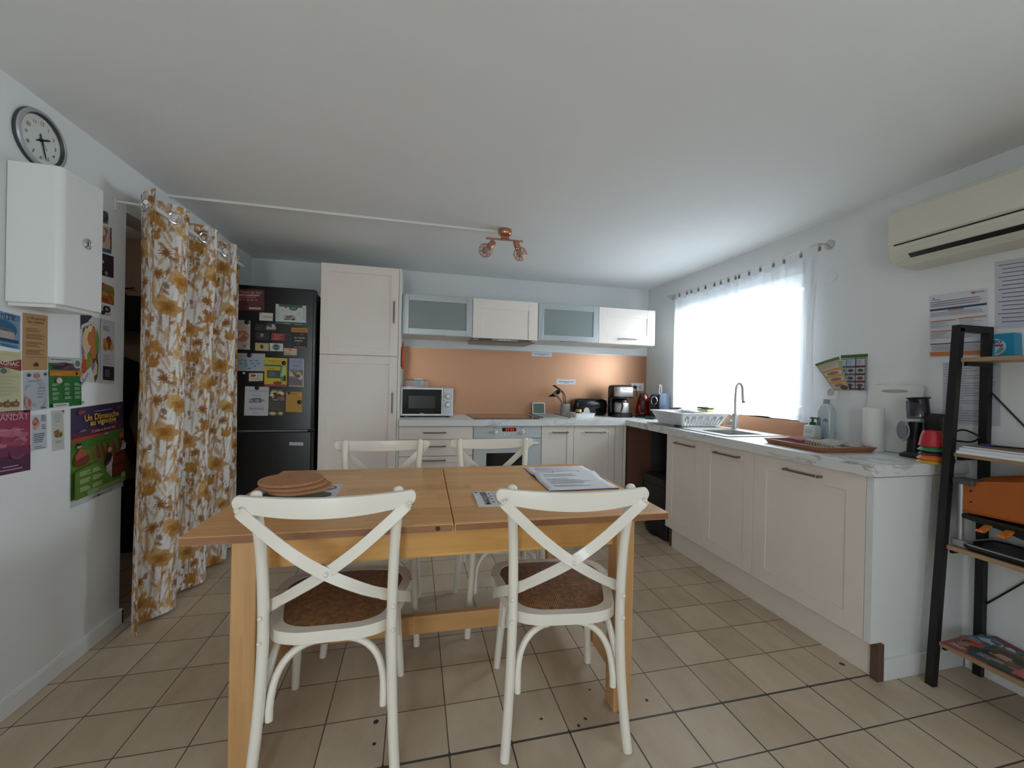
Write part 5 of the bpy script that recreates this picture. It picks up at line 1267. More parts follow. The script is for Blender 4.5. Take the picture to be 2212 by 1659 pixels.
# ================================================================== air conditioner
t = thing('air_conditioner', 'cream wall-mounted air conditioner above the ladder shelf', 'air conditioner', (-.1, -2.85, 1.845))
M_ac = mat('cream_ac_plastic', '#d5d2c2', rough=.4, var=.01)
ay0, ay1 = -3.27, -2.447
pf = [(-.001, 2.125), (-.175, 2.125), (-.192, 2.118), (-.199, 2.10), (-.205, 1.95), (-.203, 1.925), (-.19, 1.895), (-.165, 1.868), (-.13, 1.852), (-.09, 1.846), (-.001, 1.846)]
build(MB().prism([(a, b) for a, b in pf], (0, ay0, 0), (1,0,0), (0,0,1), (0,1,0), ay1-ay0), 'body', M_ac, t, bevel=.004)
fpf = [(-.1992, 2.105), (-.2065, 2.10), (-.2125, 1.955), (-.2055, 1.948)]
build(MB().prism(fpf, (0, ay0+.004, 0), (1,0,0), (0,0,1), (0,1,0), ay1-ay0-.006), 'front_panel', M_ac, t, bevel=.002)
build(MB().box((-.2068, ay0+.02, 1.9395), (-.2035, ay1-.025, 1.9455)), 'seam', M_black, t)
build(MB().prism([(-.2005, 1.922), (-.206, 1.919), (-.189, 1.893), (-.184, 1.896)], (0, ay0+.03, 0), (1,0,0), (0,0,1), (0,1,0), ay1-ay0-.085), 'louvre', M_ac, t, bevel=.001)
build(MB().prism([(-.186, 1.8935), (-.1905, 1.891), (-.172, 1.8742), (-.168, 1.879)], (0, ay0+.05, 0), (1,0,0), (0,0,1), (0,1,0), ay1-ay0-.125), 'air_slot', M_black, t)
build(MB().prism([(-.166, 1.876), (-.1728, 1.8735), (-.132, 1.850), (-.128, 1.855)], (0, ay0+.05, 0), (1,0,0), (0,0,1), (0,1,0), ay1-ay0-.10), 'lower_flap', M_ac, t)

# ================================================================== papers and fittings on the right wall
RP = -.0006
def wsheet(name, label, cat, bl, br, tl, base, draw=None, group=None, **k): return wall_sheet(name, label, cat, 'x', RP, bl, br, tl, base, draw, group, **k)
def d(p):
    p.ell(.09, .95, .025, .012, '#7a9a4a', 10); p.lines(.05, .91, .22, .935, 1, '#3a6a8a', mn=.95); p.ell(.78, .955, .04, .018, '#b0533c', 12); p.lines(.83, .94, .97, .97, 2, '#5c5c64', mn=.9)
    p.lines(.03, .80, .98, .90, 3, '#8f8f94', seed=3, mn=.85, th=.5); p.rect(.02, .745, .99, .775, '#27406c'); p.rect(.35, .725, .62, .742, '#b06a50'); p.lines(.03, .64, .97, .72, 3, '#9a9aa0', seed=5, mn=.8)
    p.rect(.03, .565, .48, .58, '#b86a44'); p.rect(.53, .575, .98, .59, '#b86a44'); p.lines(.03, .46, .44, .55, 4, '#9aa0a8', seed=7); p.lines(.55, .46, .92, .56, 4, '#9aa0a8', seed=8); p.rect(.03, .40, .45, .415, '#b86a44'); p.lines(.03, .29, .4, .385, 4, '#8a9098', seed=9); p.lines(.5, .28, .95, .39, 4, '#9aa0a8', seed=10)
    p.rect(.02, .195, .99, .21, '#27406c'); p.lines(.05, .09, .95, .18, 4, '#8a8a92', seed=12, mn=.8); p.rect(.01, .015, .99, .075, '#c3733c')
wsheet('notice', 'printed notice with blue and orange bars, below the air conditioner', 'notice', (2010, 771), (2137, 767), (2007, 640), '#d0d1d8', d)
def d(p):
    for i in range(15): p.lines(.12 if i % 3 else .06, .95-.06*i-.03, .95, .95-.06*i, 1, '#4c4d58', seed=i+4, mn=.5, th=.3)
wsheet('notice', 'typed white notice in a clear sleeve, right under the air conditioner', 'notice', (2150, 710), (2300, 704), (2149, 566), '#c3c4ce', d)
def d(p):
    for i in range(24): p.lines(.05 if i % 4 else .02, .97-.039*i-.02, .97, .97-.039*i, 1, '#5c5d66', seed=i+14, mn=.3, th=.3)
wsheet('notice', 'typed white notice seen behind the legs of the ladder shelf', 'notice', (2036, 915), (2161, 921), (2037, 783), '#bfc0c9', d)
# recipe leaflet pinned by one edge, its first fold hanging free
Pl = at(1815, 831, 'x', RP); Ul = at(1873, 844.5, 'x', RP)-Pl; Vl = at(1817, 770, 'x', RP)-Pl
Ul = Vector((0, Ul.y, 0)); Pl.z = at(1873, 844.5, 'x', RP).z; Vl = Vector((0, 0, at(1875, 764, 'x', RP).z-Pl.z)); 
def d(p):
    p.rect(0, .91, 1, 1, '#3b6b2c')
    for u0, u1, c in ((.02, .22, '#5a7a4a'), (.26, .6, '#4a5f80'), (.64, .98, '#6a3a34')):
        p.rect(u0, .05, u1, .89, c); p.rect(u0+.015, .07, u1-.015, .87, '#b8bcc4')
        for v in (.63, .42, .22): p.rect(u0, v, u1, v+.06, c); p.ell((u0+u1)/2, v-.075, (u1-u0)*.4, .055, '#8f8c8c', 16); p.ell((u0+u1)/2, v-.075, (u1-u0)*.28, .04, '#5c4034', 14)
        p.lines(u0+.03, .72, u1-.03, .84, 3, '#8a8c94', seed=4); p.rect(u0, .03, u1, .05, '#2c2c34'); p.ell((u0+u1)/2, .06, .06, .05, '#33405c', 12)
lf = sheet('recipe_leaflet', 'folded recipe leaflet with green top, pinned to the wall beside the net curtain', 'leaflet', Pl, Ul, Vl, '#b9bcc2', d)
g0 = at(1815, 770, 'x', -.012); g1 = at(1760, 788, 'x', -.075); g2 = at(1772, 816, 'x', -.075); g3 = at(1812, 846, 'x', -.045)
g1 = at(1760, 787, 'x', -.07); g2 = at(1803, 846, 'x', -.06)
PP = at(1803, 846.5, 'x', -.05); UU = at(1842, 842, 'x', -.03)-PP; VV = at(1760, 786, 'x', -.07)-PP
quad = [at(1802, 844, 'x', -.06), at(1836, 842, 'x', -.012), at(1812, 770.5, 'x', -.006), at(1760, 787, 'x', -.07)]
def fq(u, v): return quad[0]*(1-u)*(1-v)+quad[1]*u*(1-v)+quad[2]*u*v+quad[3]*(1-u)*v+Vector((-.006*math.sin(math.pi*u), 0, 0))
fl = build(MB().grid(fq, 8, 8), 'hanging_fold', ink('#b5b09c'), lf, solid=.0006)
pr = Printer(quad[0], quad[1]-quad[0], quad[3]-quad[0], .0006, fq); pr.k = 1.5
pr.rect(0, .92, 1, 1, '#4a6b34'); pr.rect(.06, .04, .94, .88, '#b88a3c'); pr.rect(.1, .06, .9, .86, '#bdb8a8')
for v in (.62, .42, .22): pr.rect(.08, v, .92, v+.07, '#b88a3c'); pr.ell(.5, v-.07, .3, .05, '#77707c', 14); pr.ell(.55, v-.07, .18, .035, '#9a5a4c', 12)
pr.ell(.72, .06, .2, .07, '#5c3424', 14); pr.lines(.15, .73, .85, .84, 3, '#8a8272', seed=6)
build(pr.mb, 'printed_lettering', pr.mats, fl, fixn=False)
c = at(1797, 598, 'x', 0)
t = build(MB().lathe([(.033, 0), (.033, .004), (.030, .006), (0, .0062)], (0, c.y, c.z), 40, axis=(-1,0,0)), 'wall_cover_plate', M_wall, origin=(0, c.y, c.z)); tag(t, 'round white cover plate on the wall beside the window curtain', 'cover plate')
def socket(name, label, axis, P0, w, h, holes, N, U):
    """white wall socket, recessed wells"""
    P0 = Vector(P0); U = Vector(U); N = Vector(N); t = thing(name, label, 'socket', P0)
    build(MB().prism([(-w/2, -h/2), (w/2, -h/2), (w/2, h/2), (-w/2, h/2)], P0, U, (0,0,1), N, .009), 'face_plate', M_white, t, bevel=.002)
    for u in holes:
        c = P0+U*u+N*.0092
        build(MB().lathe([(.021, 0), (.021, .001), (.0185, .0012), (.0175, -.006), (0, -.0062)], c, 24, axis=N), 'well', mat('socket_well', '#b8b8b6', rough=.4), t)
    return t
a = at(904, 823, 'y', 0); socket('wall_socket', 'single white wall socket above the microwave', 'y', (a.x, -.0065, a.z-.012), .082, .082, (0,), NB, (1,0,0))
a = at(1375.5, 836, 'y', 0); dbl = Vector((a.x, -.0065, a.z)); socket('wall_socket', 'double white wall socket with two plugs, right of the coffee maker', 'y', dbl, .152, .085, (-.036, .036), NB, (1,0,0))
a = at(1797, 848, 'x', 0); socket('wall_socket', 'white wall socket behind the hanging leaflet by the net curtain', 'x', (-.0005, a.y, a.z), .085, .085, (0,), NR, (0,-1,0))
# plugs and leads
t = thing('power_plug', 'black plug with lead in the double socket', 'plug', dbl+Vector((-.036, -.02, 0)))
c = dbl+Vector((-.036, -.010, 0))
build(MB().lathe([(.017, 0), (.018, .012), (.014, .03), (0, .034)], c, 18, axis=NB), 'plug_body', M_black, t)
build(MB().tube(spline([c+Vector((0, -.022, -.01)), c+Vector((.004, -.032, -.04)), c+Vector((.012, -.04, -.11)), c+Vector((.03, -.05, -.18)), c+Vector((.075, -.06, -.258))], 6), .0042, 8), 'lead', M_black, t)
t = thing('power_plug', 'white plug with thin lead in the double socket', 'plug', dbl+Vector((.036, -.02, 0)))
c = dbl+Vector((.036, -.010, 0))
build(MB().lathe([(.016, 0), (.0165, .012), (.012, .024), (0, .026)], c, 18, axis=NB), 'plug_body', M_white, t)
build(MB().tube(spline([c+Vector((0, -.02, -.006)), c+Vector((.004, -.03, -.03)), c+Vector((.012, -.04, -.09)), c+Vector((.028, -.05, -.2)), c+Vector((.03, -.06, -.257))], 6), .003, 8), 'lead', M_white, t)
# label strips on the copper panel
def d(p): p.lines(.12, .45, .9, .6, 1, '#50505a', mn=.98, th=.7); p.lines(.38, .25, .65, .38, 1, '#50505a', mn=.98, th=.7)
CPY = -.0066
wall_sheet('label_strip', 'white paper label near the top edge of the copper splashback', 'label', 'y', CPY, (1148.5, 769), (1192, 770.5), (1148.5, 759.5), '#cfd2dc', d)
wall_sheet('label_strip', 'white paper label on the copper splashback above the utensil pot', 'label', 'y', CPY, (1201.5, 830), (1243.5, 830.8), (1202, 819), '#cfd2dc', d)

# ================================================================== on the worktop, along the back wall
ZT = ZW1
# microwave
mx0, mx1, my0, my1, mz0, mz1 = -2.572, -2.128, -.385, -.05, ZT+.014, 1.178
t = thing('microwave_oven', 'white microwave oven with two round dials, standing by the larder cupboard', 'microwave', ((mx0+mx1)/2, -.2, ZT))
build(MB().box((mx0, my0+.022, mz0), (mx1, my1, mz1)), 'body', M_white, t, bevel=.006)
fr = build(MB().box((mx0-.001, my0, mz0), (mx1-.089, my0+.021, mz1+.001)), 'door', M_white, t, bevel=.006)
M_mwg = mat('black_door_glass', '#07080a', rough=.09, var=.05)
build(MB().box((mx0+.014, my0-.002, mz0+.016), (mx1-.101, my0+.002, mz1-.014)), 'door_window', M_mwg, fr, bevel=.002)
build(MB().box((mx0+.065, my0-.0026, mz0+.065), (mx1-.155, my0-.0019, mz1-.07)), 'window_mesh', mat('dark_mesh', '#14161a', rough=.3), fr)
cpn = build(MB().box((mx1-.0875, my0, mz0), (mx1+.001, my0+.021, mz1+.001)), 'control_panel', mat('pale_grey_panel', '#ced2d6', rough=.4), t, bevel=.005)
pr = Printer((mx0, my0-.0026, mz0), (mx1-mx0, 0, 0), (0, 0, mz1-mz0)); pr.ell(.40, .085, .017, .022, '#a8adb2', 14); pr.rect(.355, .078, .445, .092, '#a8adb2'); build(pr.mb, 'logo_mark', pr.mats, fr, fixn=False)
for z in (mz0+.172, mz0+.098):
    c = (mx1-.044, my0, z)
    build(MB().lathe([(.024, -.001), (.0245, .003), (.023, .005)], c, 30, axis=NB), 'dial_ring', mat('dial_ring_grey', '#6c7076', rough=.5), cpn)  # plain grey ring around each dial
    build(MB().lathe([(.020, .002), (.020, .014), (.018, .018), (0, .018)], c, 30, axis=NB), 'dial', M_white, cpn)
build(MB().box((mx1-.07, my0-.002, mz0+.02), (mx1-.018, my0+.002, mz0+.05)), 'button', mat('pale_grey_button', '#c3c8cd', rough=.4), cpn, bevel=.001)
pr = Printer((mx1-.0875, my0-.0004, mz0), (.0885, 0, 0), (0, 0, mz1-mz0))
for v in (.82, .55): pr.ell(.12, v, .045, .015, '#3a3d42', 10)
for k in range(7):
    a = math.radians(-40+220*k/6); pr.ell(.5+.33*math.cos(a), .70+.115*math.sin(a), .025, .008, '#5a5d62', 6)
build(pr.mb, 'dial_marks', pr.mats, cpn, fixn=False)
mb = MB()
for x in (mx0+.03, mx1-.06):
    for y in (my0+.03, my1-.06): build(MB().box((x, y, ZT), (x+.03, y+.03, mz0+.002)), 'foot', M_black, t)
# clear tub on top of the microwave
tp0 = at(871, 836.5, 'y', -.28); tp1 = at(926, 837, 'y', -.28)
tc_ = Vector(((tp0.x+tp1.x)/2, -.22, mz1+.0015))
M_tub = glass_material('milky_plastic', (.80, .80, .83, 1), .25, .25)
mb = MB(); w_ = (tp1.x-tp0.x)/2
loft(mb, [(rr(w_+.012, .085, .02), 0), (rr(w_+.012, .085, .02), .006), (rr(w_, .075, .02), .008), (rr(w_-.008, .068, .025), .06), (rr(w_-.02, .058, .025), .068)], tc_)
o = build(mb, 'plastic_tub', M_tub, origin=tc_); tag(o, 'clear plastic tub turned upside down on the microwave', 'tub')
# orange oven mitt / trivet on the larder's side
op = at(870, 772, 'x', XA+.006)
t = thing('pot_holder', 'orange silicone pot holder hanging on the side of the larder cupboard', 'pot holder', (XA, -.35, 1.4))
M_or = mat('orange_silicone', '#c8512c', rough=.4)
oz0, oz1 = 1.325, 1.545
mb = MB(); mb.lathe([(0, .0), (.085, .002), (.098, .006), (.102, .012), (.098, .019), (.085, .023), (0, .024)], (XA, -.36, 1.435), 36, axis=(1,0,0)); build(mb, 'disc', M_or, t)
mb = MB().tube([Vector((XA+.012, -.36+.022*math.cos(a), 1.545+.022*math.sin(a))) for a in [2*math.pi*i/16 for i in range(16)]], .006, 8, closed=True); build(mb, 'hanging_loop', M_or, t)
# hob
t = thing('induction_hob', 'black glass hob set in the worktop and reflecting the copper panel', 'hob', (-1.667, -.28, ZT))
M_hob = mat('black_hob_glass', '#0a0a0c', rough=.04, var=.05, spec=.8)
build(MB().box((-1.963, -.525, ZT+.0003), (-1.372, -.035, ZT+.006)), 'glass_plate', M_hob, t, bevel=.002)
pr = Printer((-1.963, -.525, ZT+.0062), (.591, 0, 0), (0, .49, 0), .0002)
for u, v, r_ in ((.27, .3, .15), (.73, .3, .12), (.27, .74, .12), (.73, .74, .16)):
    for k in range(40):
        a = 2*math.pi*k/40; pr.ell(u+r_*math.cos(a), v+r_*1.2*math.sin(a), .004, .005, '#5a5a5e', 5)
build(pr.mb, 'zone_marks', pr.mats, t, fixn=False)
# roll-up drying rack lying half over the hob
t = thing('roll_up_drying_rack', 'black and steel roll-up drying rack lying across the end of the hob', 'drying rack', (-1.2, -.3, ZT))
M_sil = mat('grey_silicone', '#2c2c30', rough=.6)
rk = [(-1.345, -.505), (-1.085, -.505), (-1.085, -.09), (-1.345, -.09)]
for x in (-1.345, -1.085): build(MB().box((x-.008, -.51, ZT+.0065), (x+.008, -.085, ZT+.015)), 'side_strip', M_sil, t, bevel=.002)
for k in range(13):
    y = -.50+.40*k/12
    build(MB().tube([(-1.352, y, ZT+.0108), (-1.078, y, ZT+.0108)], .0036, 8), 'rod', M_steel if k % 2 == 0 else M_sil, t)
build(MB().tube([(-1.36, -.515, ZT+.0105), (-1.36, -.08, ZT+.0105)], .004, 8), 'edge_rod', M_steel, t)
# small framed panel leaning on the splashback
q0 = at(1148.5, 893, 'y', -.03); q1 = at(1176, 893, 'y', -.03); q2 = at(1149, 872.5, 'y', -.03)
t = thing('kitchen_scale', 'small white-rimmed square with grey-green face leaning on the copper splashback', 'kitchen scale', ((q0.x+q1.x)/2, -.03, ZT))
w = q1.x-q0.x; h = .118; tl = math.radians(8); Vt = Vector((0, math.sin(tl), math.cos(tl))); Nt = Vector((0, -math.cos(tl), math.sin(tl))); o = Vector((q0.x, -.045, ZT+.003))
PO = [(a+w/2, b+h/2) for a, b in rr(w/2, h/2, .014)]
build(MB().prism(PO, o, (1,0,0), Vt, Nt, .014, smooth=True), 'rim', M_white, t, bevel=.002)
PI_ = [(a+w/2, b+h/2) for a, b in rr(w/2-.010, h/2-.010, .008)]
build(MB().prism(PI_, o+Nt*.0135, (1,0,0), Vt, Nt, .002), 'green_face', mat('grey_green_face', '#5a6a60', rough=.35), t)
# utensil pot, perforated
uc = Vector((at(1221, 880, 'y', -.15).x, -.15, ZT)); ur, uh = .047, .118
t = thing('utensil_pot', 'perforated steel pot holding kitchen utensils', 'utensil pot', uc)
build(MB().lathe([(0, .001), (ur-.002, .001), (ur, .004), (ur, uh-.004), (ur+.0015, uh-.001), (ur, uh), (ur-.002, uh), (ur-.002, .006)], uc, 40, cap=False), 'pot_wall', M_band, t)
mb = MB()
for k in range(24):
    a = 2*math.pi*k/24
    for r_ in range(7):
        z = ZT+.022+.0115*r_; c = uc+Vector((ur*math.cos(a), ur*math.sin(a), z-ZT)); n_ = Vector((math.cos(a), math.sin(a), 0)); mb.lathe([(.0029, 0), (.0029, .0006)], c, 8, axis=n_)
build(mb, 'hole_pattern', M_black, t, fixn=False)['kind'] = 'stuff'
M_nyl = mat('black_nylon', '#0e0d0f', rough=.35)
def utensil(label, name, base, topx, head, m):
    t = thing(name, label, 'utensil', base, group='utensils in the steel pot'); return t
def upt(px, py, y=-.15): return at(px, py, 'y', y)
u1 = upt(1223, 870, -.14); 
t = thing('serving_spoon', 'black curved serving spoon standing tallest in the steel pot', 'utensil', uc+Vector((.01, 0, .01)), group='utensils in the steel pot')
build(MB().tube(spline([uc+Vector((.012, .005, .01)), upt(1221, 866, -.145), upt(1219.5, 852, -.145), upt(1214, 844, -.145), upt(1206, 839, -.145)], 6), .0058, 8), 'handle', M_nyl, t)
c = upt(1202.5, 837, -.145); build(MB().obox(c, (.080, .042, .014), Matrix.Rotation(math.radians(32), 3, 'Y')), 'spoon_bowl', M_nyl, t, bevel=.005, seg=3)
t = thing('ladle', 'black ladle bending towards the left in the steel pot', 'utensil', uc+Vector((-.01, 0, .01)), group='utensils in the steel pot')
build(MB().tube(spline([uc+Vector((-.004, -.01, .01)), upt(1217, 866, -.165), upt(1216, 850, -.165), upt(1210, 845, -.165)], 6), .005, 8), 'handle', M_nyl, t)
c = upt(1205, 847, -.165); build(MB().lathe([(0, -.022), (.014, -.018), (.023, -.004), (.026, .012), (.024, .012), (.012, -.012), (0, -.016)], c, 20, axis=(-.5,-.3,.8)), 'ladle_bowl', M_nyl, t)
t = thing('spatula', 'black slotted turner leaning far left in the steel pot', 'utensil', uc+Vector((-.02, 0, .01)), group='utensils in the steel pot')
build(MB().tube([uc+Vector((-.008, .01, .01)), upt(1212.5, 868, -.135), upt(1198, 850, -.135)], .0052, 8), 'handle', M_nyl, t)
a = upt(1199, 846, -.135); b_ = upt(1183, 857, -.135); c_ = upt(1200, 856, -.135); 
build(MB().add([a+Vector((.01,0,.002)), b_, c_+Vector((.008,0,-.006)), a+Vector((.01,.006,.002)), b_+Vector((0,.006,0)), c_+Vector((.008,.006,-.006))], [(0,1,2),(3,5,4),(0,3,4,1),(1,4,5,2),(2,5,3,0)]), 'blade', M_nyl, t, bevel=.002)
t = thing('wooden_spoon', 'brown wooden spatula leaning left in the steel pot', 'utensil', uc+Vector((-.02, -.02, .01)), group='utensils in the steel pot')
M_wsp = mat('brown_spoon_wood', '#7a543c', rough=.6, var=.15)
sp2 = [uc+Vector((-.006, -.018, .01)), upt(1213, 867, -.172), upt(1203, 855, -.172), upt(1196, 847, -.172)]
build(MB().band([(p, (.7, 0, .7)) for p in sp2], [.014, .015, .026, .034], .006), 'stick', M_wsp, t, bevel=.0015)
# white tray with jar, sponge
tr0 = Vector((-.98, -.378, ZT)); tw, tdp, th_ = .215, .16, .034
tcn = Vector((-.872, -.30, ZT+.0005))
t = thing('plastic_tray', 'shallow white plastic tray holding a jar and a scraper', 'tray', tcn)
mb = MB(); n0 = 24
O1 = rr(.095, .068, .018); O2 = rr(.105, .078, .02); I1 = rr(.091, .064, .016); I2 = rr(.100, .073, .018)
secs = [(O1, 0), (O2, .034), (rr(.109, .082, .022), .036), (rr(.109, .082, .022), .039), (I2, .038), (I1, .004)]
loft(mb, secs, tcn); build(mb, 'shell', M_white, t)
jc = tcn+Vector((-.035, .01, .0045))
t = thing('glass_jar', 'small glass jar with a gold lid standing in the white tray', 'jar', jc)
build(MB().lathe([(0, 0), (.030, 0), (.033, .004), (.033, .030), (.029, .042), (.027, .046)], jc, 28, cap=False), 'glass_body', mat('jar_contents_brown', '#2d2620', rough=.15, coat=.6), t)
build(MB().lathe([(.0305, .044), (.0305, .064), (.028, .067), (0, .067)], jc, 28), 'lid', mat('gold_lid', '#b49a5c', rough=.35, metal=.6), t)
oc = tcn+Vector((.055, .015, .004))
o = MB(); PO = [(.029*math.cos(a)*(1 if math.sin(a) > -.3 else .85), .045+.041*math.sin(a)) for a in [2*math.pi*i/28 for i in range(28)]]
o.prism(PO, oc, (math.cos(.4), math.sin(.4)*-1, 0), (0, .12, .99), (-.3,-.94,.1), .008, smooth=True)
tag(build(o, 'dough_scraper', M_white, origin=oc), 'rounded pale scraper standing on edge in the white tray', 'scraper')
pk = tcn+Vector((.0, .045, .0045)); tag(build(MB().box((pk.x-.012, pk.y-.006, pk.z), (pk.x+.016, pk.y+.008, pk.z+.042)), 'packet', mat('pale_pink_carton', '#b59a90', rough=.6), origin=pk, bevel=.001), 'tiny pale carton beside the jar in the white tray', 'packet')
lm = tcn+Vector((-.082, .03, .0045)); mb = MB(); loft(mb, [(rr(.013, .02, .008), 0), (rr(.015, .022, .008), .012), (rr(.008, .014, .006), .040)], lm)
tag(build(mb, 'yellow_cloth', mat('dull_yellow_cloth', '#b5a24c', rough=.8), origin=lm), 'small dull yellow scrap at the left end of the white tray', 'cloth')
# toaster
t0 = at(1240, 880, 'y', -.1).x; t1 = at(1312, 880, 'y', -.1).x-.014
t = thing('toaster', 'long black toaster between the utensil pot and the coffee maker', 'toaster', (-.69, -.13, ZT))
M_tst = mat('glossy_black_toaster', '#101117', rough=.15, var=.05, spec=.6)
mb = MB(); cT = ((t0+t1)/2, -.082, ZT); hwt = (t1-t0)/2
loft(mb, [(rr(hwt-.012, .056, .03), .012), (rr(hwt-.002, .064, .035), .03), (rr(hwt, .064, .035), .12), (rr(hwt-.006, .060, .035), .155), (rr(hwt-.025, .048, .03), .168)], cT); tb = build(mb, 'body', M_tst, t)
for y in (-.105, -.06): build(MB().box((t0+.05, y-.013, ZT+.166), (t1-.05, y+.013, ZT+.1695)), 'slot', M_black, t)
for x in (t0+.05, t1-.05): build(MB().box((x-.02, -.13, ZT), (x+.02, -.04, ZT+.014)), 'foot', M_black, t)
build(MB().box((t1-.002, -.10, ZT+.085), (t1+.014, -.06, ZT+.105)), 'lever', M_black, t, bevel=.003)
build(MB().box(((t0+t1)/2+.03, -.1485, ZT+.125), ((t0+t1)/2+.062, -.1455, ZT+.131)), 'name_badge', M_steel, tb)
# filter coffee maker
kc = Vector((at(1340, 880, 'y', -.275).x, -.275, ZT))
t = thing('coffee_maker', 'steel and black filter coffee maker with a thermos jug', 'coffee maker', kc)
w2 = .098
mb = MB(); loft(mb, [(rr(w2, .105, .05), 0), (rr(w2+.002, .107, .05), .012), (rr(w2, .105, .05), .036), (rr(w2-.01, .095, .045), .042)], kc); build(mb, 'base', M_black, t)
build(MB().box((kc.x-w2+.006, kc.y+.035, ZT+.03), (kc.x+w2-.006, kc.y+.10, ZT+.30)), 'water_tank', M_black, t, bevel=.012)
mb = MB(); loft(mb, [(rr(w2-.004, .095, .05), .188), (rr(w2, .10, .05), .20), (rr(w2, .10, .05), .302), (rr(w2+.002, .102, .05), .308), (rr(w2-.02, .082, .045), .318)], kc); hb = build(mb, 'filter_head', M_black, t)
O_ = [(a, b) for a, b in rr(w2+.0015, .1015, .05, 10) if b < -.045]; O_ = sorted(O_, key=lambda q: math.atan2(q[1], q[0]))
mb = MB(); vs = []; fs = []
for a, b in O_: vs += [(kc.x+a, kc.y+b, ZT+.205), (kc.x+a, kc.y+b, ZT+.300)]
for i in range(len(O_)-1): fs.append((2*i, 2*i+2, 2*i+3, 2*i+1))
mb.add(vs, fs, 0, True); st_ = build(mb, 'steel_band', M_band, hb, solid=.002)
pr = Printer(kc+Vector((-.035, -.1032, .262)), (.07, 0, 0), (0, 0, .03)); pr.text('Moulinex', .5, .3, .5, '#2c2c30', shear=.2, fit=.8); build(pr.mb, 'logo_lettering', pr.mats, hb, fixn=False)
jg = kc+Vector((0, -.025, .043))
j = build(MB().lathe([(0, 0), (.066, 0), (.07, .006), (.07, .085), (.062, .1), (.058, .103)], jg, 36, cap=False), 'thermos_jug', M_band, t)
build(MB().lathe([(.06, .101), (.064, .108), (.06, .125), (.045, .136), (0, .138)], jg, 30), 'jug_lid', M_black, j)
build(MB().tube(spline([jg+Vector((-.045, -.058, .108)), jg+Vector((-.05, -.1, .104)), jg+Vector((-.05, -.105, .06)), jg+Vector((-.045, -.075, .02))], 5), .009, 10), 'jug_handle', M_black, j)
# kettle
kt = Vector((-.215, -.30, ZT))
t = thing('kettle', 'red electric kettle with a black handle in the worktop corner', 'kettle', kt)
M_red = mat('metallic_red', '#8e1418', rough=.22, metal=.45, coat=.4)
build(MB().lathe([(0, 0), (.082, 0), (.085, .006), (.085, .018), (.075, .026), (0, .027)], kt, 36), 'power_base', M_black, t)
bd = build(MB().lathe([(.074, .027), (.077, .034), (.077, .06), (.072, .11), (.064, .16), (.052, .20), (.036, .222)], kt, 36, cap=False), 'kettle_body', M_red, t)
build(MB().lathe([(.046, .212), (.040, .228), (.022, .238), (0, .24)], kt, 28, cap=False), 'lid', M_black, t)
hd = Vector((-.55, -.83, 0)).normalized()
build(MB().band([(p, hd.cross(Vector((0,0,1)))) for p in spline([kt+hd*.02+Vector((0,0,.236)), kt+hd*.07+Vector((0,0,.222)), kt+hd*.098+Vector((0,0,.17)), kt+hd*.096+Vector((0,0,.10)), kt+hd*.082+Vector((0,0,.05))], 6)], .034, .014), 'kettle_handle', M_black, t, bevel=.004)
sd = Vector((.83, -.55, 0)); build(MB().add([kt+sd*.055+Vector((0,0,.20))+hd*.02, kt+sd*.055+Vector((0,0,.20))-hd*.02, kt+sd*.085+Vector((0,0,.205)), kt+sd*.06+Vector((0,0,.165))], [(0,1,2),(0,2,3),(1,3,2),(0,3,1)]), 'spout', M_red, t)
# capsule coffee machine
ec = Vector((-.135, -.46, ZT)); er = math.radians(30)
t = thing('espresso_machine', 'dark blue-grey capsule coffee machine with a chrome ring, beside the window', 'espresso machine', ec, er)
M_nav = mat('blue_grey_gloss', '#3d4656', rough=.2, coat=.4); M_navd = mat('dark_navy_gloss', '#0d1017', rough=.18, coat=.3)
prf = []
for a, b in ((-.105, .055), (-.105, .165), (-.098, .205), (-.075, .235), (-.04, .248), (.04, .25), (.085, .24), (.108, .205), (.112, .15), (.112, .0), (-.02, .0), (-.03, .055)): prf.append((a, b))
build(MB().prism(prf, (0, -.058, 0), (1,0,0), (0,0,1), (0,1,0), .116), 'housing', M_nav, t, local=True, bevel=.014, seg=3)
build(MB().prism([(-.001, .06), (-.001, .165), (.004, .2), (.022, .226), (.03, .22), (.012, .195), (.008, .165), (.008, .06)], (-.107, -.05, 0), (1,0,0), (0,0,1), (0,1,0), .10), 'front_face', M_navd, t, local=True, bevel=.004)
build(MB().tube([(-.112, .030*math.cos(a), .175+.038*math.sin(a)) for a in [2*math.pi*i/30 for i in range(30)]], .0034, 8, closed=True), 'chrome_ring', M_chrome, t, local=True)
build(MB().box((-.20, -.045, 0), (-.02, .045, .035)), 'drip_tray', M_navd, t, local=True, bevel=.006)
build(MB().box((-.125, -.016, .115), (-.10, .016, .14)), 'coffee_outlet', M_navd, t, local=True, bevel=.004)
mb = MB(); mb.tube(spline([(-.02, .0, .245), (-.015, .0, .29), (-.005, .0, .322), (.01, .0, .33), (.022, .0, .322), (.026, .0, .29), (.026, .0, .245)], 5), .0055, 8); build(mb, 'lever', M_chrome, t, local=True)
build(MB().tube(spline([(.112, .0, .16), (.15, -.03, .16), (.19, -.04, .158)], 4), .005, 8), 'rear_lead', M_black, t, local=True)
# lead lying on the worktop between coffee maker and kettle
t = build(MB().tube(spline([(kc.x+.10, -.20, ZT+.012), (kc.x+.12, -.16, ZT+.006), (-.30, -.19, ZT+.006), (-.25, -.21, ZT+.006)], 6), .0042, 8), 'power_lead', M_black, origin=(kc.x+.1, -.15, ZT)); tag(t, 'black power lead lying between the coffee maker and the kettle', 'lead')

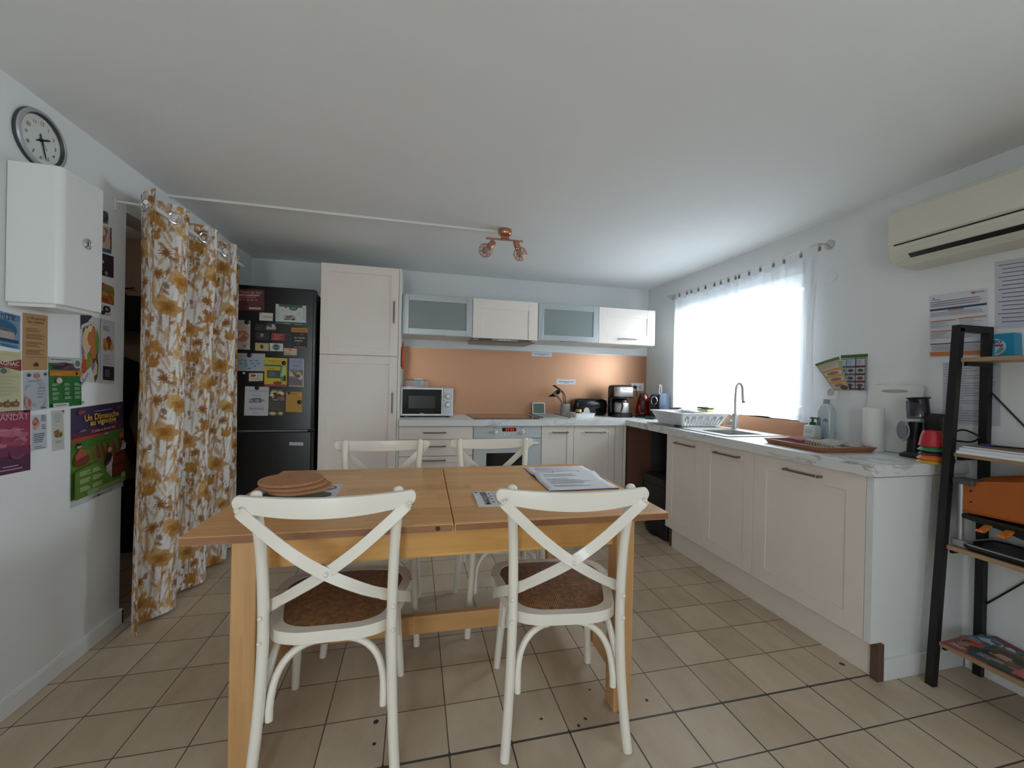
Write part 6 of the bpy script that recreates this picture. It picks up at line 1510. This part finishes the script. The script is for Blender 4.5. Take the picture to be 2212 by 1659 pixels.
# ================================================================== sink, tap, dish rack
SX0, SX1, SY0, SY1 = -.515, -.055, -1.775, -.86
t = thing('sink', 'stainless steel sink with drainer set in the worktop under the window', 'sink', (-.28, -1.3, ZT))
mb = MB(); zt = ZT+.005
for a, b in (((SX0, SY0, ZT+.0004), (SX1, BY0, zt)), ((SX0, BY1, ZT+.0004), (SX1, SY1, zt)), ((SX0, BY0, ZT+.0004), (BX0, BY1, zt)), ((BX1, BY0, ZT+.0004), (SX1, BY1, zt))): mb.box(a, b)
build(mb, 'rim', M_steel, t, fixn=False)
mb = MB(); e = .003; mb.box((SX0-.003, SY0-.003, ZT+.0003), (SX0, SY1+.003, ZT+.003)); mb.box((SX0, SY0-.003, ZT+.0003), (SX1, SY0, ZT+.003)); mb.box((SX0, SY1, ZT+.0003), (SX1, SY1+.003, ZT+.003))
build(mb, 'dark_seal', M_black, t, fixn=False)
bzb = ZT-.16; g = .002
mb = MB(); q = [(BX0+g, BY0+g), (BX1-g, BY0+g), (BX1-g, BY1-g), (BX0+g, BY1-g)]; q2 = [(a+(.02 if a < -.3 else -.02), b+(.02 if b < -1.6 else -.02)) for a, b in q]
vs = [(a, b, zt-.0005) for a, b in q]+[(a, b, bzb+.02) for a, b in q]+[(a, b, bzb) for a, b in q2]
fs = [(j, (j+1) % 4, 4+(j+1) % 4, 4+j) for j in range(4)]+[(4+j, 4+(j+1) % 4, 8+(j+1) % 4, 8+j) for j in range(4)]+[(8, 9, 10, 11)]
mb.add(vs, fs); build(mb, 'bowl', M_steel, t, solid=.0015)
build(MB().lathe([(.036, 0), (.034, .002), (.012, .003), (0, .001)], ((BX0+BX1)/2, (BY0+BY1)/2, bzb+.001), 24), 'drain', M_chrome, t)
for k in range(7):
    y = -1.36+.062*k
    build(MB().box((SX0+.06, y-.006, zt-.0005), (SX1-.10, y+.006, zt+.0025)), 'drainer_rib', M_steel, t, bevel=.001)
tb = Vector((-.108, -1.392, zt))
t = thing('tap', 'brushed steel swan-neck mixer tap at the sink', 'tap', tb)
build(MB().lathe([(.027, 0), (.027, .004), (.0225, .006), (.0225, .108), (.020, .114), (.013, .116)], tb, 28, cap=False), 'tap_body', M_steel, t)
pts = [tb+Vector((0, 0, .11)), tb+Vector((0, 0, .22)), tb+Vector((0, -.004, .28))]
for k in range(1, 13):
    a = math.pi*k/13; pts.append(tb+Vector((-.012*(1-math.cos(a)), -.048+.044*math.cos(a), .29+.052*math.sin(a))))
pts += [tb+Vector((-.026, -.095, .27)), tb+Vector((-.028, -.104, .205))]
build(MB().tube(spline(pts, 3), .0112, 16), 'swan_neck', M_steel, t)
build(MB().lathe([(.0125, 0), (.0125, .012)], pts[-1]+Vector((0, -.002, -.004)), 16, axis=(0,.1,1)), 'spout_tip', M_nickel, t)
ld_ = Vector((-.35, .93, 0)).normalized(); s0 = tb+Vector((0, 0, .042))
lv = build(MB().lathe([(.0205, .015), (.0205, .058), (.017, .066), (0, .068)], s0, 22, axis=ld_), 'lever_housing', M_steel, t)
build(MB().tube([s0+ld_*.054, s0+ld_*.04+Vector((-.006, 0, .03)), s0+ld_*.018+Vector((-.012, 0, .062))], .0052, 10), 'lever', M_steel, lv)
# dish rack
rc = Vector((-.295, -1.10, zt+.0035)); 
t = thing('dish_rack', 'white plastic dish drainer basket standing on the steel drainer', 'dish rack', rc)
M_rack = mat('white_rack_plastic', '#e2e3e4', rough=.35, var=.01)
bw, bd_, tw_, td_, hh = .165, .150, .205, .200, .100
def wallface(p00, p10, p11, p01, holes, th=.004):
    """a basket side with arched openings cut from it: ribs and bridges between the openings"""
    p00, p10, p11, p01 = map(Vector, (p00, p10, p11, p01)); N = (p10-p00).cross(p01-p00).normalized()
    W_ = lambda u, v: p00*(1-u)*(1-v)+p10*u*(1-v)+p11*u*v+p01*(1-u)*v
    mb = MB()
    def strip(poly):
        k = len(poly); vs = [W_(*p) for p in poly]+[W_(*p)+N*th for p in poly]
        mb.add(vs, [tuple(range(k))[::-1], tuple(range(k, 2*k))]+[(j, (j+1) % k, k+(j+1) % k, k+j) for j in range(k)])
    strip([(0, 0), (1, 0), (1, .10), (0, .10)]); strip([(0, .86), (1, .86), (1, 1), (0, 1)])
    us = [0]+[x for h in holes for x in h]+[1]
    for a, b in zip(us[0::2], us[1::2]): strip([(a, .10), (b, .10), (b, .86), (a, .86)])
    for a, b in holes:
        c = (a+b)/2; r_ = (b-a)/2; nn = 10
        top = [(c+r_*math.cos(math.pi*i/nn), .62+.22*math.sin(math.pi*i/nn)) for i in range(nn+1)]
        strip([(b, .62)]+[(b, .86), (c, .86)]+[(c, .84)]+[top[i] for i in range(nn//2, -1, -1)][1:-1]); strip([(a, .62)]+[top[i] for i in range(nn-1, nn//2, -1)]+[(c, .84), (c, .86), (a, .86)])
        # tongue rising inside each arch
        i0, i1 = a+(b-a)*.3, b-(b-a)*.3
        tt = [(i0, .10), (i1, .10), (i1, .48)]+[(c+(i1-i0)/2*math.cos(math.pi*i/8), .48+.1*math.sin(math.pi*i/8)) for i in range(1, 8)]+[(i0, .48)]
        strip(tt)
    return mb
def cn(sx, sy, top): return rc+Vector((sx*(tw_ if top else bw), sy*(td_ if top else bd_), hh if top else .004))
H4 = [(.07+.16*k+.0, .07+.16*k+.105) for k in range(6) if k < 6]
H4 = [(.06+.155*k, .06+.155*k+.11) for k in range(6)]
build(wallface(cn(-1,-1,0), cn(1,-1,0), cn(1,-1,1), cn(-1,-1,1), H4), 'arched_side', M_rack, t, fixn=False)
build(wallface(cn(1,1,0), cn(-1,1,0), cn(-1,1,1), cn(1,1,1), H4), 'arched_side', M_rack, t, fixn=False)
def ribbed(a, b, c, d, n=22):
    a, b, c, d = map(Vector, (a, b, c, d)); mb = MB(); N = (b-a).cross(d-a).normalized()
    mb.add([a, b, c, d, a-N*.002, b-N*.002, c-N*.002, d-N*.002], [(0,1,2,3),(7,6,5,4),(0,4,5,1),(1,5,6,2),(2,6,7,3),(3,7,4,0)])
    for k in range(n):
        u0 = (k+.25)/n; u1 = (k+.75)/n; q = [a.lerp(b, u0), a.lerp(b, u1), d.lerp(c, u1), d.lerp(c, u0)]
        mb.add(q+[x+N*.003 for x in q], [(4,5,6,7),(0,1,5,4),(1,2,6,5),(2,3,7,6),(3,0,4,7)])
    return mb
build(ribbed(cn(-1,1,0), cn(-1,-1,0), cn(-1,-1,1), cn(-1,1,1)), 'ribbed_side', M_rack, t, fixn=False)
build(ribbed(cn(1,-1,0), cn(1,1,0), cn(1,1,1), cn(1,-1,1)), 'ribbed_side', M_rack, t, fixn=False)
build(MB().box(rc+Vector((-bw, -bd_, 0)), rc+Vector((bw, bd_, .005))), 'floor_plate', M_rack, t)
mb = MB(); o1 = rr(tw_+.014, td_+.014, .02); i1_ = rr(tw_-.004, td_-.004, .012); n = len(o1); z0_, z1_ = rc.z+hh-.002, rc.z+hh+.006
vs = [(rc.x+a, rc.y+b, z) for P_, z in ((o1, z0_), (o1, z1_), (i1_, z1_), (i1_, z0_)) for a, b in P_]
fs = [(r_*n+j, r_*n+(j+1) % n, ((r_+1) % 4)*n+(j+1) % n, ((r_+1) % 4)*n+j) for r_ in range(4) for j in range(n)]
mb.add(vs, fs, 0, True); build(mb, 'rim', M_rack, t, bevel=.002)
mb = MB()
build(MB().box(rc+Vector((tw_-.13, -td_+.002, hh-.001)), rc+Vector((tw_+.004, td_-.002, hh+.004))), 'cutlery_ledge', M_rack, t)
# sponge and crumpled cloth on its rim
sp_c = Vector((-.135, -1.10, rc.z+hh+.0075))
t = thing('sponge', 'yellow and green washing-up sponge on the edge of the dish rack', 'sponge', sp_c, math.radians(-80))
build(MB().box((-.052, -.034, 0), (.052, .034, .020)), 'foam', mat('yellow_foam', '#d8bf72', rough=.9, var=.1, bump=.4, bscale=250), t, local=True, bevel=.006)
mb = MB().grid(lambda u, v: Vector((-.053+.106*u, -.035+.07*v, .0205+.006+.004*math.sin(6.3*u))), 14, 4); build(mb, 'scouring_pad', mat('dark_green_scourer', '#2f4a40', rough=.95, bump=.4, bscale=300), t, local=True, solid=.010)
def crumple(name, label, c, rx, ry, h, m, seed, cat='cloth'):
    r = random.Random(seed); ph = [r.uniform(0, 6) for _ in range(8)]
    def f(u, v):
        a = 2*math.pi*u; k = v
        rr_ = 1+.16*math.sin(3*a+ph[0])+.10*math.sin(5*a+ph[1])
        z = h*(1-k**3)*(.55+.25*math.sin(4*a+ph[2]+5*k)+.2*math.sin(7*k+ph[3]))+.001
        return Vector((c[0]+rx*k*rr_*math.cos(a), c[1]+ry*k*rr_*math.sin(a), c[2]+max(.001, z)))
    o = build(MB().grid(f, 36, 9, closed=True), name, m, origin=c, solid=.001); return tag(o, label, cat)
crumple('white_rag', 'crumpled white cloth lying over the far rim of the dish rack', (-.20, -.955, rc.z+hh+.0075), .075, .04, .024, M_white, 4)
t = build(MB().box((SX0+.012, -1.262, zt+.0003), (SX0+.04, -1.208, zt+.014)), 'sink_plug', M_blackm, origin=(SX0+.025, -1.235, zt), bevel=.004); tag(t, 'small black block lying on the drainer at the foot of the dish rack', 'plug')

# ================================================================== bottles, tray and towels, roll, board
bc_ = Vector((-.050, at(1784, 920, 'x', -.050).y, ZT+.0005))
t = thing('soap_refill_bottle', 'large clear bottle with grey cap and pale blue label beside the window', 'bottle', bc_)
M_bot = mat('pale_blue_clear_plastic', '#bcc8cc', rough=.15, spec=.6)
prof = [(rr(.043, .026, .02), 0), (rr(.045, .028, .022), .008), (rr(.045, .028, .022), .18), (rr(.041, .025, .021), .205), (rr(.026, .018, .015), .226), (rr(.015, .015, .0145), .232)]
def rot90(P): return [(b, a) for a, b in P]
mb = MB(); loft(mb, [([(y, x) for x, y in P][::-1], z) for P, z in prof], bc_); bb = build(mb, 'bottle_body', M_bot, t)
build(MB().lathe([(.0165, .230), (.0165, .252), (.0145, .256), (0, .256)], bc_, 24), 'cap', mat('grey_cap', '#8f989c', rough=.4), t)
pr = Printer(bc_+Vector((-.0285, .040, .012)), (0, -.080, 0), (0, 0, .150))
pr.poly([(.04, .0), (.42, .0), (.40, .6), (.34, .9), (.12, .9), (.04, .6)], '#77868a'); pr.rect(.55, .02, .97, .78, '#a9bcc4'); pr.ell(.76, .76, .21, .12, '#4f8fae', 20, 0, 180); pr.lines(.58, .1, .94, .6, 9, '#7f98a4', seed=4, th=.4); pr.ell(.6, .08, .06, .035, '#33444c', 10)
build(pr.mb, 'label_print', pr.mats, bb, fixn=False)
sc_ = Vector((-.112, at(1755, 925, 'x', -.112).y, ZT+.0005))
t = thing('soap_dispenser', 'square white soap bottle with a dark green pump', 'soap dispenser', sc_)
mb = MB(); loft(mb, [(rr(.027, .034, .006), 0), (rr(.028, .035, .007), .004), (rr(.028, .035, .007), .092), (rr(.022, .028, .008), .099), (rr(.012, .012, .011), .101)], sc_); bb = build(mb, 'bottle_body', mat('milky_green_white', '#c8d2cc', rough=.3), t)
M_pump = mat('dark_green_pump', '#17432c', rough=.35)
build(MB().lathe([(.0165, .0995), (.0165, .114), (.014, .118), (.006, .120), (.006, .136), (.0135, .138), (.0135, .146), (0, .148)], sc_, 20), 'pump', M_pump, t)
build(MB().tube([sc_+Vector((0, .0, .142)), sc_+Vector((-.006, -.03, .143)), sc_+Vector((-.008, -.036, .137))], .0045, 8), 'nozzle', M_pump, t)
pr = Printer(sc_+Vector((-.0285, .026, .01)), (0, -.052, 0), (0, 0, .08)); pr.lines(.05, .5, .95, .8, 3, '#8a9a98', seed=2, mn=.8); pr.lines(.05, .1, .9, .35, 2, '#a4b0ae', seed=5); build(pr.mb, 'label_print', pr.mats, bb, fixn=False)
# tray with folded towels
ty_c = Vector((-.322, -2.205, ZT+.0005)); ang = math.radians(-4)
t = thing('serving_tray', 'wooden tray with raised rim carrying folded tea towels', 'tray', ty_c, ang)
M_tray = wood_material('reddish_tray_wood', '#8a5638', '#a87250', lx=.6, ly=.2, along='y')
mb = MB(); O1 = rr(.152, .170, .008, 2); O2 = rr(.168, .186, .010, 2); I2 = rr(.158, .176, .008, 2); I1 = rr(.143, .161, .006, 2)
loft(mb, [(O1, 0), (O2, .028), (I2, .028), (I1, .006)], (0, 0, 0), smooth=False); build(mb, 'tray_body', M_tray, t, local=True)
def towel(name, label, c, sx, sy, h, rz, mats, stripe, seed):
    r = random.Random(seed); ph = [r.uniform(0, 6) for _ in range(6)]; t_ = thing(name, label, 'tea towel', c, rz)
    L = 4; 
    for k in range(L):
        z = h/L*k
        def f(u, v, k=k, z=z):
            x = (-.5+u)*sx*(1-.03*k)+.004*math.sin(9*v+ph[0]+k); y = (-.5+v)*sy*(1-.02*k)+.005*math.sin(7*u+ph[1]+k)
            e = min(u, 1-u, v, 1-v); dr_ = h/L*.8*math.exp(-e/.03)*(1 if k else 0)
            return Vector((x, y, z+h/L*.5+.003*math.sin(6*u+ph[2])*math.sin(5*v+ph[3])+(.004*math.sin(11*u+ph[4]+3*v) if k == L-1 else 0)-dr_))
        o = build(MB().grid(f, 22, 22), 'fold', mats, t_, local=True, solid=h/L*.8)
    return t_
def striped(name, base, line, along):
    m, nt, b = nodes_of(name); L = nt.links; tc = nt.nodes.new('ShaderNodeTexCoord'); sp = nt.nodes.new('ShaderNodeSeparateXYZ'); L.new(tc.outputs['Object'], sp.inputs[0])
    w = nt.nodes.new('ShaderNodeTexNoise'); w.inputs['Scale'].default_value = 25; L.new(tc.outputs['Object'], w.inputs['Vector'])
    s = math_node(nt, 'SINE', math_node(nt, 'ADD', math_node(nt, 'MULTIPLY', sp.outputs[along], 420), math_node(nt, 'MULTIPLY', w.outputs['Fac'], 2)))
    k = math_node(nt, 'GREATER_THAN', s, .55); mx = nt.nodes.new('ShaderNodeMix'); mx.data_type = 'RGBA'; L.new(k, mx.inputs[0]); mx.inputs[6].default_value = rgb(base); mx.inputs[7].default_value = rgb(line); L.new(mx.outputs[2], b.inputs['Base Color']); b.inputs['Roughness'].default_value = .95
    return m
M_pink = mat('dusty_pink_cotton', '#a86a70', rough=.95, var=.18, scale=30, bump=.3, bscale=120)
M_str = striped('grey_striped_cotton', '#bdb7b0', '#6d6762', 1)
towel('tea_towel', 'grey and white striped tea towel folded on the wooden tray', (-.295, -2.275, ZT+.0075), .20, .20, .036, math.radians(-6), M_str, None, 3)
towel('tea_towel', 'dusty pink tea towel folded on the wooden tray, nearest the sink', (-.335, -2.118, ZT+.0075), .17, .12, .034, math.radians(8), M_pink, None, 8)
rl = Vector((-.106, at(1886.5, 930, 'x', -.106).y, ZT+.0005))
t = thing('kitchen_roll', 'white roll of kitchen paper standing beside the wooden tray', 'kitchen roll', rl)
build(MB().lathe([(.020, 0), (.043, 0), (.044, .002), (.044, .223), (.043, .225), (.020, .225), (.020, .0)], rl, 44, cap=False), 'paper', mat('soft_white_tissue', '#e3e2de', rough=.95, bump=.15, bscale=150), t)
build(MB().lathe([(.0195, .001), (.0195, .224), (.0180, .224), (.0180, .001)], rl, 30, cap=False), 'core', mat('cardboard_core', '#a58c6c', rough=.9), t)
# cutting board leaning on the wall
t0 = Vector((-.010, 0, 1.268)); b0_ = Vector((-.046, 0, ZT+.001)); hb_ = (t0-b0_).length; Vb = (t0-b0_).normalized(); Nb = Vector((0,-1,0)).cross(Vb).normalized()
t = thing('chopping_board', 'white plastic chopping board with a grip slot leaning on the wall behind the kitchen roll', 'chopping board', (-.05, -2.37, ZT))
yb0, yb1 = -2.246, -2.494; W_ = yb0-yb1
def slot_board():
    mb = MB(); n = 14; P = Vector((b0_.x, yb0, b0_.z)); U = Vector((0, -1, 0))
    cut = [(W_/2+.062*math.cos(2*math.pi*i/n), hb_-.032+.009*math.sin(2*math.pi*i/n)) for i in range(n)]
    # board split into bands around the slot
    def pl(p): mb.prism(p, P, U, Vb, Nb, .010)
    zc = hb_-.032
    pl([(0, 0), (W_, 0), (W_, hb_-.06), (0, hb_-.06)])
    up_ = [c for c in cut if c[1] >= zc-1e-6]; lo_ = [c for c in cut if c[1] <= zc+1e-6]
    up_ = sorted(up_, key=lambda c: c[0]); lo_ = sorted(lo_, key=lambda c: c[0])
    pl([(0, zc)]+up_+[(W_, zc), (W_, hb_-.008), (W_-.008, hb_), (.008, hb_), (0, hb_-.008)])
    pl([(0, hb_-.06), (W_, hb_-.06), (W_, zc)]+lo_[::-1]+[(0, zc)])
    return mb
build(slot_board(), 'board', mat('white_polyethylene', '#dfdfdc', rough=.5), t, fixn=False)
# ------------------------------------------------------------------ slicer with coloured cones
sl = Vector((-.112, -2.565, ZT+.0005))
t = thing('vegetable_slicer', 'black electric vegetable slicer with clear feed ring at the end of the worktop', 'vegetable slicer', sl)
M_smoke = glass_material('smoky_clear_plastic', (.66, .66, .70, 1), .06, .15)
y0_, y1_ = -2.47, -2.545
mb = MB(); loft(mb, [(rr(.045, .095, .03), 0), (rr(.045, .095, .03), .012), (rr(.036, .075, .03), .025)], (sl.x, sl.y, sl.z)); build(mb, 'foot', M_black, t)
mb = MB(); loft(mb, [(rr(.034, .045, .025), .02), (rr(.032, .040, .025), .11), (rr(.036, .042, .028), .15), (rr(.038, .046, .03), .205), (rr(.03, .035, .025), .215)], (sl.x+.01, sl.y-.075+.04, sl.z)); build(mb, 'motor_body', M_black, t)
mb = MB(); loft(mb, [(rr(.026, .026, .02), .02), (rr(.022, .024, .02), .10), (rr(.026, .028, .02), .17)], (sl.x-.005, sl.y+.045, sl.z)); build(mb, 'column', M_black, t)
tt_ = Vector((sl.x, -2.537, 1.122)); ax_ = Vector((0, .10, .99)).normalized()
build(MB().lathe([(.036, 0), (.036, .078), (.044, .084), (.044, .088), (0, .087)], tt_, 28, axis=ax_), 'feed_tube', mat('dark_violet_plastic', '#221d26', rough=.3), t)
mb = MB().lathe([(.040, -.014), (.041, -.004), (.039, .075)], tt_+Vector((0, .006, 0)), 28, axis=ax_, cap=False); build(mb, 'clear_sleeve', M_smoke, t, solid=.0015)
rgc = Vector((sl.x-.052, -2.502, 1.048)); rx_ = Vector((-.85, .5, .0)).normalized()
e1 = Vector((0,0,1)); e2 = rx_.cross(e1)
build(MB().tube([rgc+(e1*math.cos(a)+e2*math.sin(a))*.046 for a in [2*math.pi*i/32 for i in range(32)]], .0028, 8, closed=True), 'clear_ring', mat('pale_clear_rim', '#9c9ca2', rough=.2), t)
build(MB().lathe([(0, 0), (.044, 0), (.044, .0015), (0, .0015)], rgc, 32, axis=rx_), 'clear_disc', M_smoke, t)
build(MB().obox(at(1955, 911, 'x', rgc.x), (.010, .030, .007), Matrix.Rotation(.1, 3, 'X')), 'clear_tab', mat('pale_clear_rim', '#9c9ca2'), t, bevel=.002)
build(MB().tube(spline([(sl.x+.045, -2.64, 1.06), (sl.x+.055, -2.67, 1.07), (sl.x+.06, -2.715, 1.045), (sl.x+.055, -2.69, 1.02), (sl.x+.045, -2.64, 1.02)], 5), .004, 8), 'lead', M_black, t)
cnp = Vector((-.212, at(2013, 960, 'x', -.212).y, ZT+.0005)); z = 0
t0s = [('yellow', '#c8962a', .050, .016), ('orange', '#d0641e', .048, .020), ('purple', '#3c2046', .044, .018), ('green', '#2f7a3c', .046, .020), ('red', '#b01f2c', .044, .070)]
for k, (nm, col, r_, h_) in enumerate(t0s):
    c = cnp+Vector((0, 0, z)); m_ = mat(nm+'_cone_plastic', col, rough=.35)
    lab = '%s cutting drum %s' % (nm, ['at the bottom of the stack beside the black slicer', 'second from the bottom of the stack beside the black slicer', 'in the middle of the stack beside the black slicer', 'just below the red one in the stack beside the black slicer', 'with grater holes on top of the stack beside the black slicer'][k])
    t = thing('slicer_cone', lab, 'cutting drum', c, group='stack of coloured slicer drums')
    build(MB().lathe([(r_, 0), (r_+.001, .003), (r_-.001, .007), (r_-.006, h_*.6), (r_-.009 if k < 4 else .030, h_-.001), (.02, h_-.001), (.02, 0)], c, 36, cap=False), 'rim', m_, t)
    if k == 4:
        mb = MB()
        for i in range(5):
            for s_ in range(20):
                a = 2*math.pi*s_/20; zz = .014+.0105*i; rr_ = r_-.004-(zz/h_)*.0105; n_ = Vector((math.cos(a), math.sin(a), .18)).normalized(); mb.lathe([(.0028, 0), (.0018, .0016), (0, .0018)], c+Vector((rr_*math.cos(a), rr_*math.sin(a), zz)), 6, axis=n_)
        o = build(mb, 'grating_holes', mat('steel_grater', '#a8a29e', rough=.3, metal=1), t, fixn=False); o['kind'] = 'stuff'
    z += h_

# ================================================================== ladder shelf
LY0, LY1 = -2.716, -3.40
t = thing('ladder_shelf', 'black metal ladder shelf with wooden boards against the wall', 'shelf', (-.16, (LY0+LY1)/2, 0))
def bar(mb, p, q, w): 
    p = Vector(p); q = Vector(q); return mb.band([(p, (0,1,0)), (q, (0,1,0))], w, w)
fxz = lambda z: -.306+.110*z/1.52
M_bl = M_blackm
for y in (LY0, LY1):
    build(bar(MB(), (fxz(0), y, 0), (fxz(1.512), y, 1.512), .028), 'front_leg', M_bl, t)
    build(MB().box((-.034, y-.014, 0), (-.006, y+.014, 1.526)), 'back_leg', M_bl, t)
    build(MB().box((fxz(1.512)-.014, y-.014, 1.498), (-.034, y+.014, 1.526)), 'top_bar', M_bl, t)
M_shelf = wood_material('oak_shelf_board', '#94765a', '#b39373', lx=1.5, ly=.4, along='y')
for z in (1.385, .985, .595, .19):
    xf = fxz(z)
    build(MB().box((xf+.002, LY1+.015, z-.017), (-.035, LY0-.0145, z)), 'shelf_board', M_shelf, t, bevel=.001)
    build(MB().box((xf+.02, LY0-.014-.012, z-.034), (-.035, LY0-.0145, z-.0172)), 'shelf_bracket', M_bl, t)
build(MB().tube([(-.009, LY0, 1.258), (-.009, LY1, .33)], .0032, 8), 'brace', M_bl, t)
build(MB().tube([(-.009, LY0, .30), (-.009, LY1, 1.22)], .0032, 8), 'brace', M_bl, t)
# top shelf: blue pack
bp0 = Vector((-.10, -2.772, 1.3855))
t = thing('cleaning_pack', 'blue upright cleaning product pack on the top shelf board', 'pack', bp0)
pkb = build(MB().prism([(0, 0), (.070, 0), (.066, .100), (.004, .100)], bp0, (0,-1,0), (0,0,1), (1,0,0), .045), 'pack_body', mat('bright_blue_pack', '#1785ab', rough=.35), t, bevel=.003)
pr = Printer(bp0+Vector((-.0012, 0, 0)), (0, -.070, 0), (0, 0, .10)); pr.ell(.06, .45, .56, .36, '#a9bfcc', 26, -82, 82); pr.ell(.06, .36, .46, .20, '#6d8484', 20, -80, 40); pr.text('BO', .26, .60, .2, '#24386c', bold=.03, fit=.36); pr.rect(.06, .47, .5, .55, '#8a3458')
build(pr.mb, 'printed_lettering', pr.mats, pkb, fixn=False)
# second shelf: booklets, board, pen
z = .9855
def slab(name, label, cat, c, sx, sy, h, rz, m, edge=None):
    t = thing(name, label, cat, c, rz)
    build(MB().box((-sx/2, -sy/2, h*.12), (sx/2, sy/2, h*.88)), 'pages', M_paper, t, local=True)
    build(MB().box((-sx/2-.001, -sy/2-.001, 0), (sx/2+.001, sy/2+.001, h*.12)), 'back_cover', m, t, local=True); return build(MB().box((-sx/2-.001, -sy/2-.001, h*.88), (sx/2+.001, sy/2+.001, h)), 'front_cover', m, t, local=True)
slab('notebook', 'white notebook at the bottom of the pile on the second shelf board', 'notebook', (-.155, -2.865, z), .20, .23, .012, 0.02, M_paper)
slab('notebook', 'white notebook in the middle of the pile on the second shelf board', 'notebook', (-.148, -2.872, z+.0125), .19, .235, .010, -.04, M_paper)
slab('notebook', 'brown-covered notebook on top of the pile on the second shelf board', 'notebook', (-.135, -2.90, z+.023), .18, .29, .008, -.03, mat('brown_card_cover', '#7c6552', rough=.8))
pc = Vector((-.13, -2.80, z+.0355))
t = thing('pen', 'dark pen with a blue cap lying on the brown notebook', 'pen', pc)
build(MB().tube([pc, pc+Vector((.03, -.10, 0))], .0035, 8), 'barrel', M_black, t); build(MB().tube([pc+Vector((-.011, .036, 0)), pc], .0044, 10), 'cap', mat('blue_pen_cap', '#26368c', rough=.35), t)
# third shelf: raclette grill
z = .5955
gx_, gy_ = -.155, -2.90
t = thing('raclette_grill', 'orange and black table grill on a silver post, third shelf board', 'table grill', (gx_, gy_, z))
M_post = mat('silver_post', '#a8a9ad', rough=.35, metal=.6); M_org = mat('orange_grill_hood', '#a8581c', rough=.45, var=.12, scale=10)
build(MB().tube([(-.222, -2.752, z+.02), (-.222, -2.752, z+.265)], .0105, 14), 'post', M_post, t)
build(MB().box((-.245, -2.785, z), (-.200, -2.733, z+.03)), 'post_foot', M_post, t, bevel=.006)
build(MB().box((-.245, -2.80, z+.262), (-.175, -2.733, z+.285)), 'post_cap', mat('grey_post_cap', '#4a494c', rough=.4), t, bevel=.005)
def hood(u, v):
    y = -2.758-.40*u; x = -.225+.17*v
    zt_ = .865+.055*min(1, u/.35)**.6+.0*v; e_ = math.sin(math.pi*min(1, max(0, v)))**.4
    return Vector((x, y, z-.5955+.75+(zt_-.75)*e_))
build(MB().grid(hood, 24, 14), 'hood', M_org, t, solid=.004)
build(MB().prism([(-.2245, .745), (-.2245, .86), (-.055, .86), (-.055, .745)], (0, -2.757, 0), (1,0,0), (0,0,1), (0,-1,0), .006), 'hood_end', M_org, t, bevel=.004)
build(MB().prism([(-2.758, .742), (-3.15, .755), (-3.15, .90), (-2.93, .905), (-2.83, .885), (-2.758, .862)], (-.2265, 0, 0), (0,1,0), (0,0,1), (1,0,0), .006), 'hood_front', M_org, t, bevel=.004)
for zz in (.835, .79): build(MB().lathe([(.0045, 0), (.003, .0012), (0, .001)], (-.2268, -2.785, zz), 12, axis=NR), 'screw', M_black, t)
build(MB().prism([(-2.758, .738), (-3.15, .735), (-3.15, .66), (-2.99, .675), (-2.87, .705), (-2.76, .718)], (-.235, 0, 0), (0,1,0), (0,0,1), (1,0,0), .17), 'underside', M_black, t, bevel=.008)
for y in (-2.845, -2.905):
    build(MB().band([(p, (0,1,0)) for p in spline([(-.236, y, .712), (-.275, y-.008, .706), (-.30, y-.012, .70), (-.325, y-.016, .706)], 4)], .022, .010), 'pan_handle', mat('orange_handle', '#c46f28', rough=.4), t, bevel=.003)
mb = MB(); loft(mb, [(rr(.095, .19, .03), .0), (rr(.105, .20, .035), .012), (rr(.105, .20, .035), .022), (rr(.095, .19, .03), .018)], (-.15, -2.965, z)); pl_ = build(mb, 'base_plate', M_black, t)
build(MB().tube([(-.15+a, -2.965+b, z+.024) for a, b in rr(.102, .197, .035)], .0035, 8, closed=True), 'silver_rim', M_post, pl_)
# bottom shelf: magazines
z = .1905
cols = [('#8c4a3c', ['#5a3a30', '#b8563c', '#c8bcb0', '#3a3430', '#a07858'], 'red-brown food magazine nearest the front leg on the bottom shelf'), ('#3f6a80', ['#2a5a6c', '#8a2c34', '#b8c0c8', '#4a5a7c', '#2c4458'], 'blue magazine near the wall on the bottom shelf'),
        ('#2c4a50', ['#4a3a2c', '#6c5038', '#8a6c50', '#2c2c28', '#b09078'], 'teal-edged magazine with brown picture in the middle of the bottom shelf'), ('#b8585c', ['#c46468', '#4a7a3c', '#d8a098', '#6a9a54', '#a84850'], 'pink and green magazine towards the far end of the bottom shelf')]
places = [((-.215, -2.80), .15, .13, .1), ((-.095, -2.80), .15, .12, -.25), ((-.19, -2.895), .18, .17, .05), ((-.175, -3.02), .20, .17, .02)]
for k, ((base, pc_, lab), ((x, y), sx, sy, rz)) in enumerate(zip(cols, places)):
    zz = z+.0052*[0, 0, 1.05, 2.1][k]
    c = Vector((x, y, zz)); U = Vector((math.sin(rz), -math.cos(rz), 0))*sy; V = Vector((math.cos(rz), math.sin(rz), 0))*sx; P = c-U/2-V/2
    def d(p, pc_=pc_, k=k): p.photo(.02, .02, .98, .98, pc_, 26, k+4, size=.42); p.rect(.0, .86, 1, 1, pc_[1]); p.lines(.1, .1, .5, .3, 3, '#c8c4c0', seed=k)
    sheet('magazine', lab, 'magazine', P, U, V, base, d, 'magazines on the bottom shelf', thick=.005, lift=.0002)
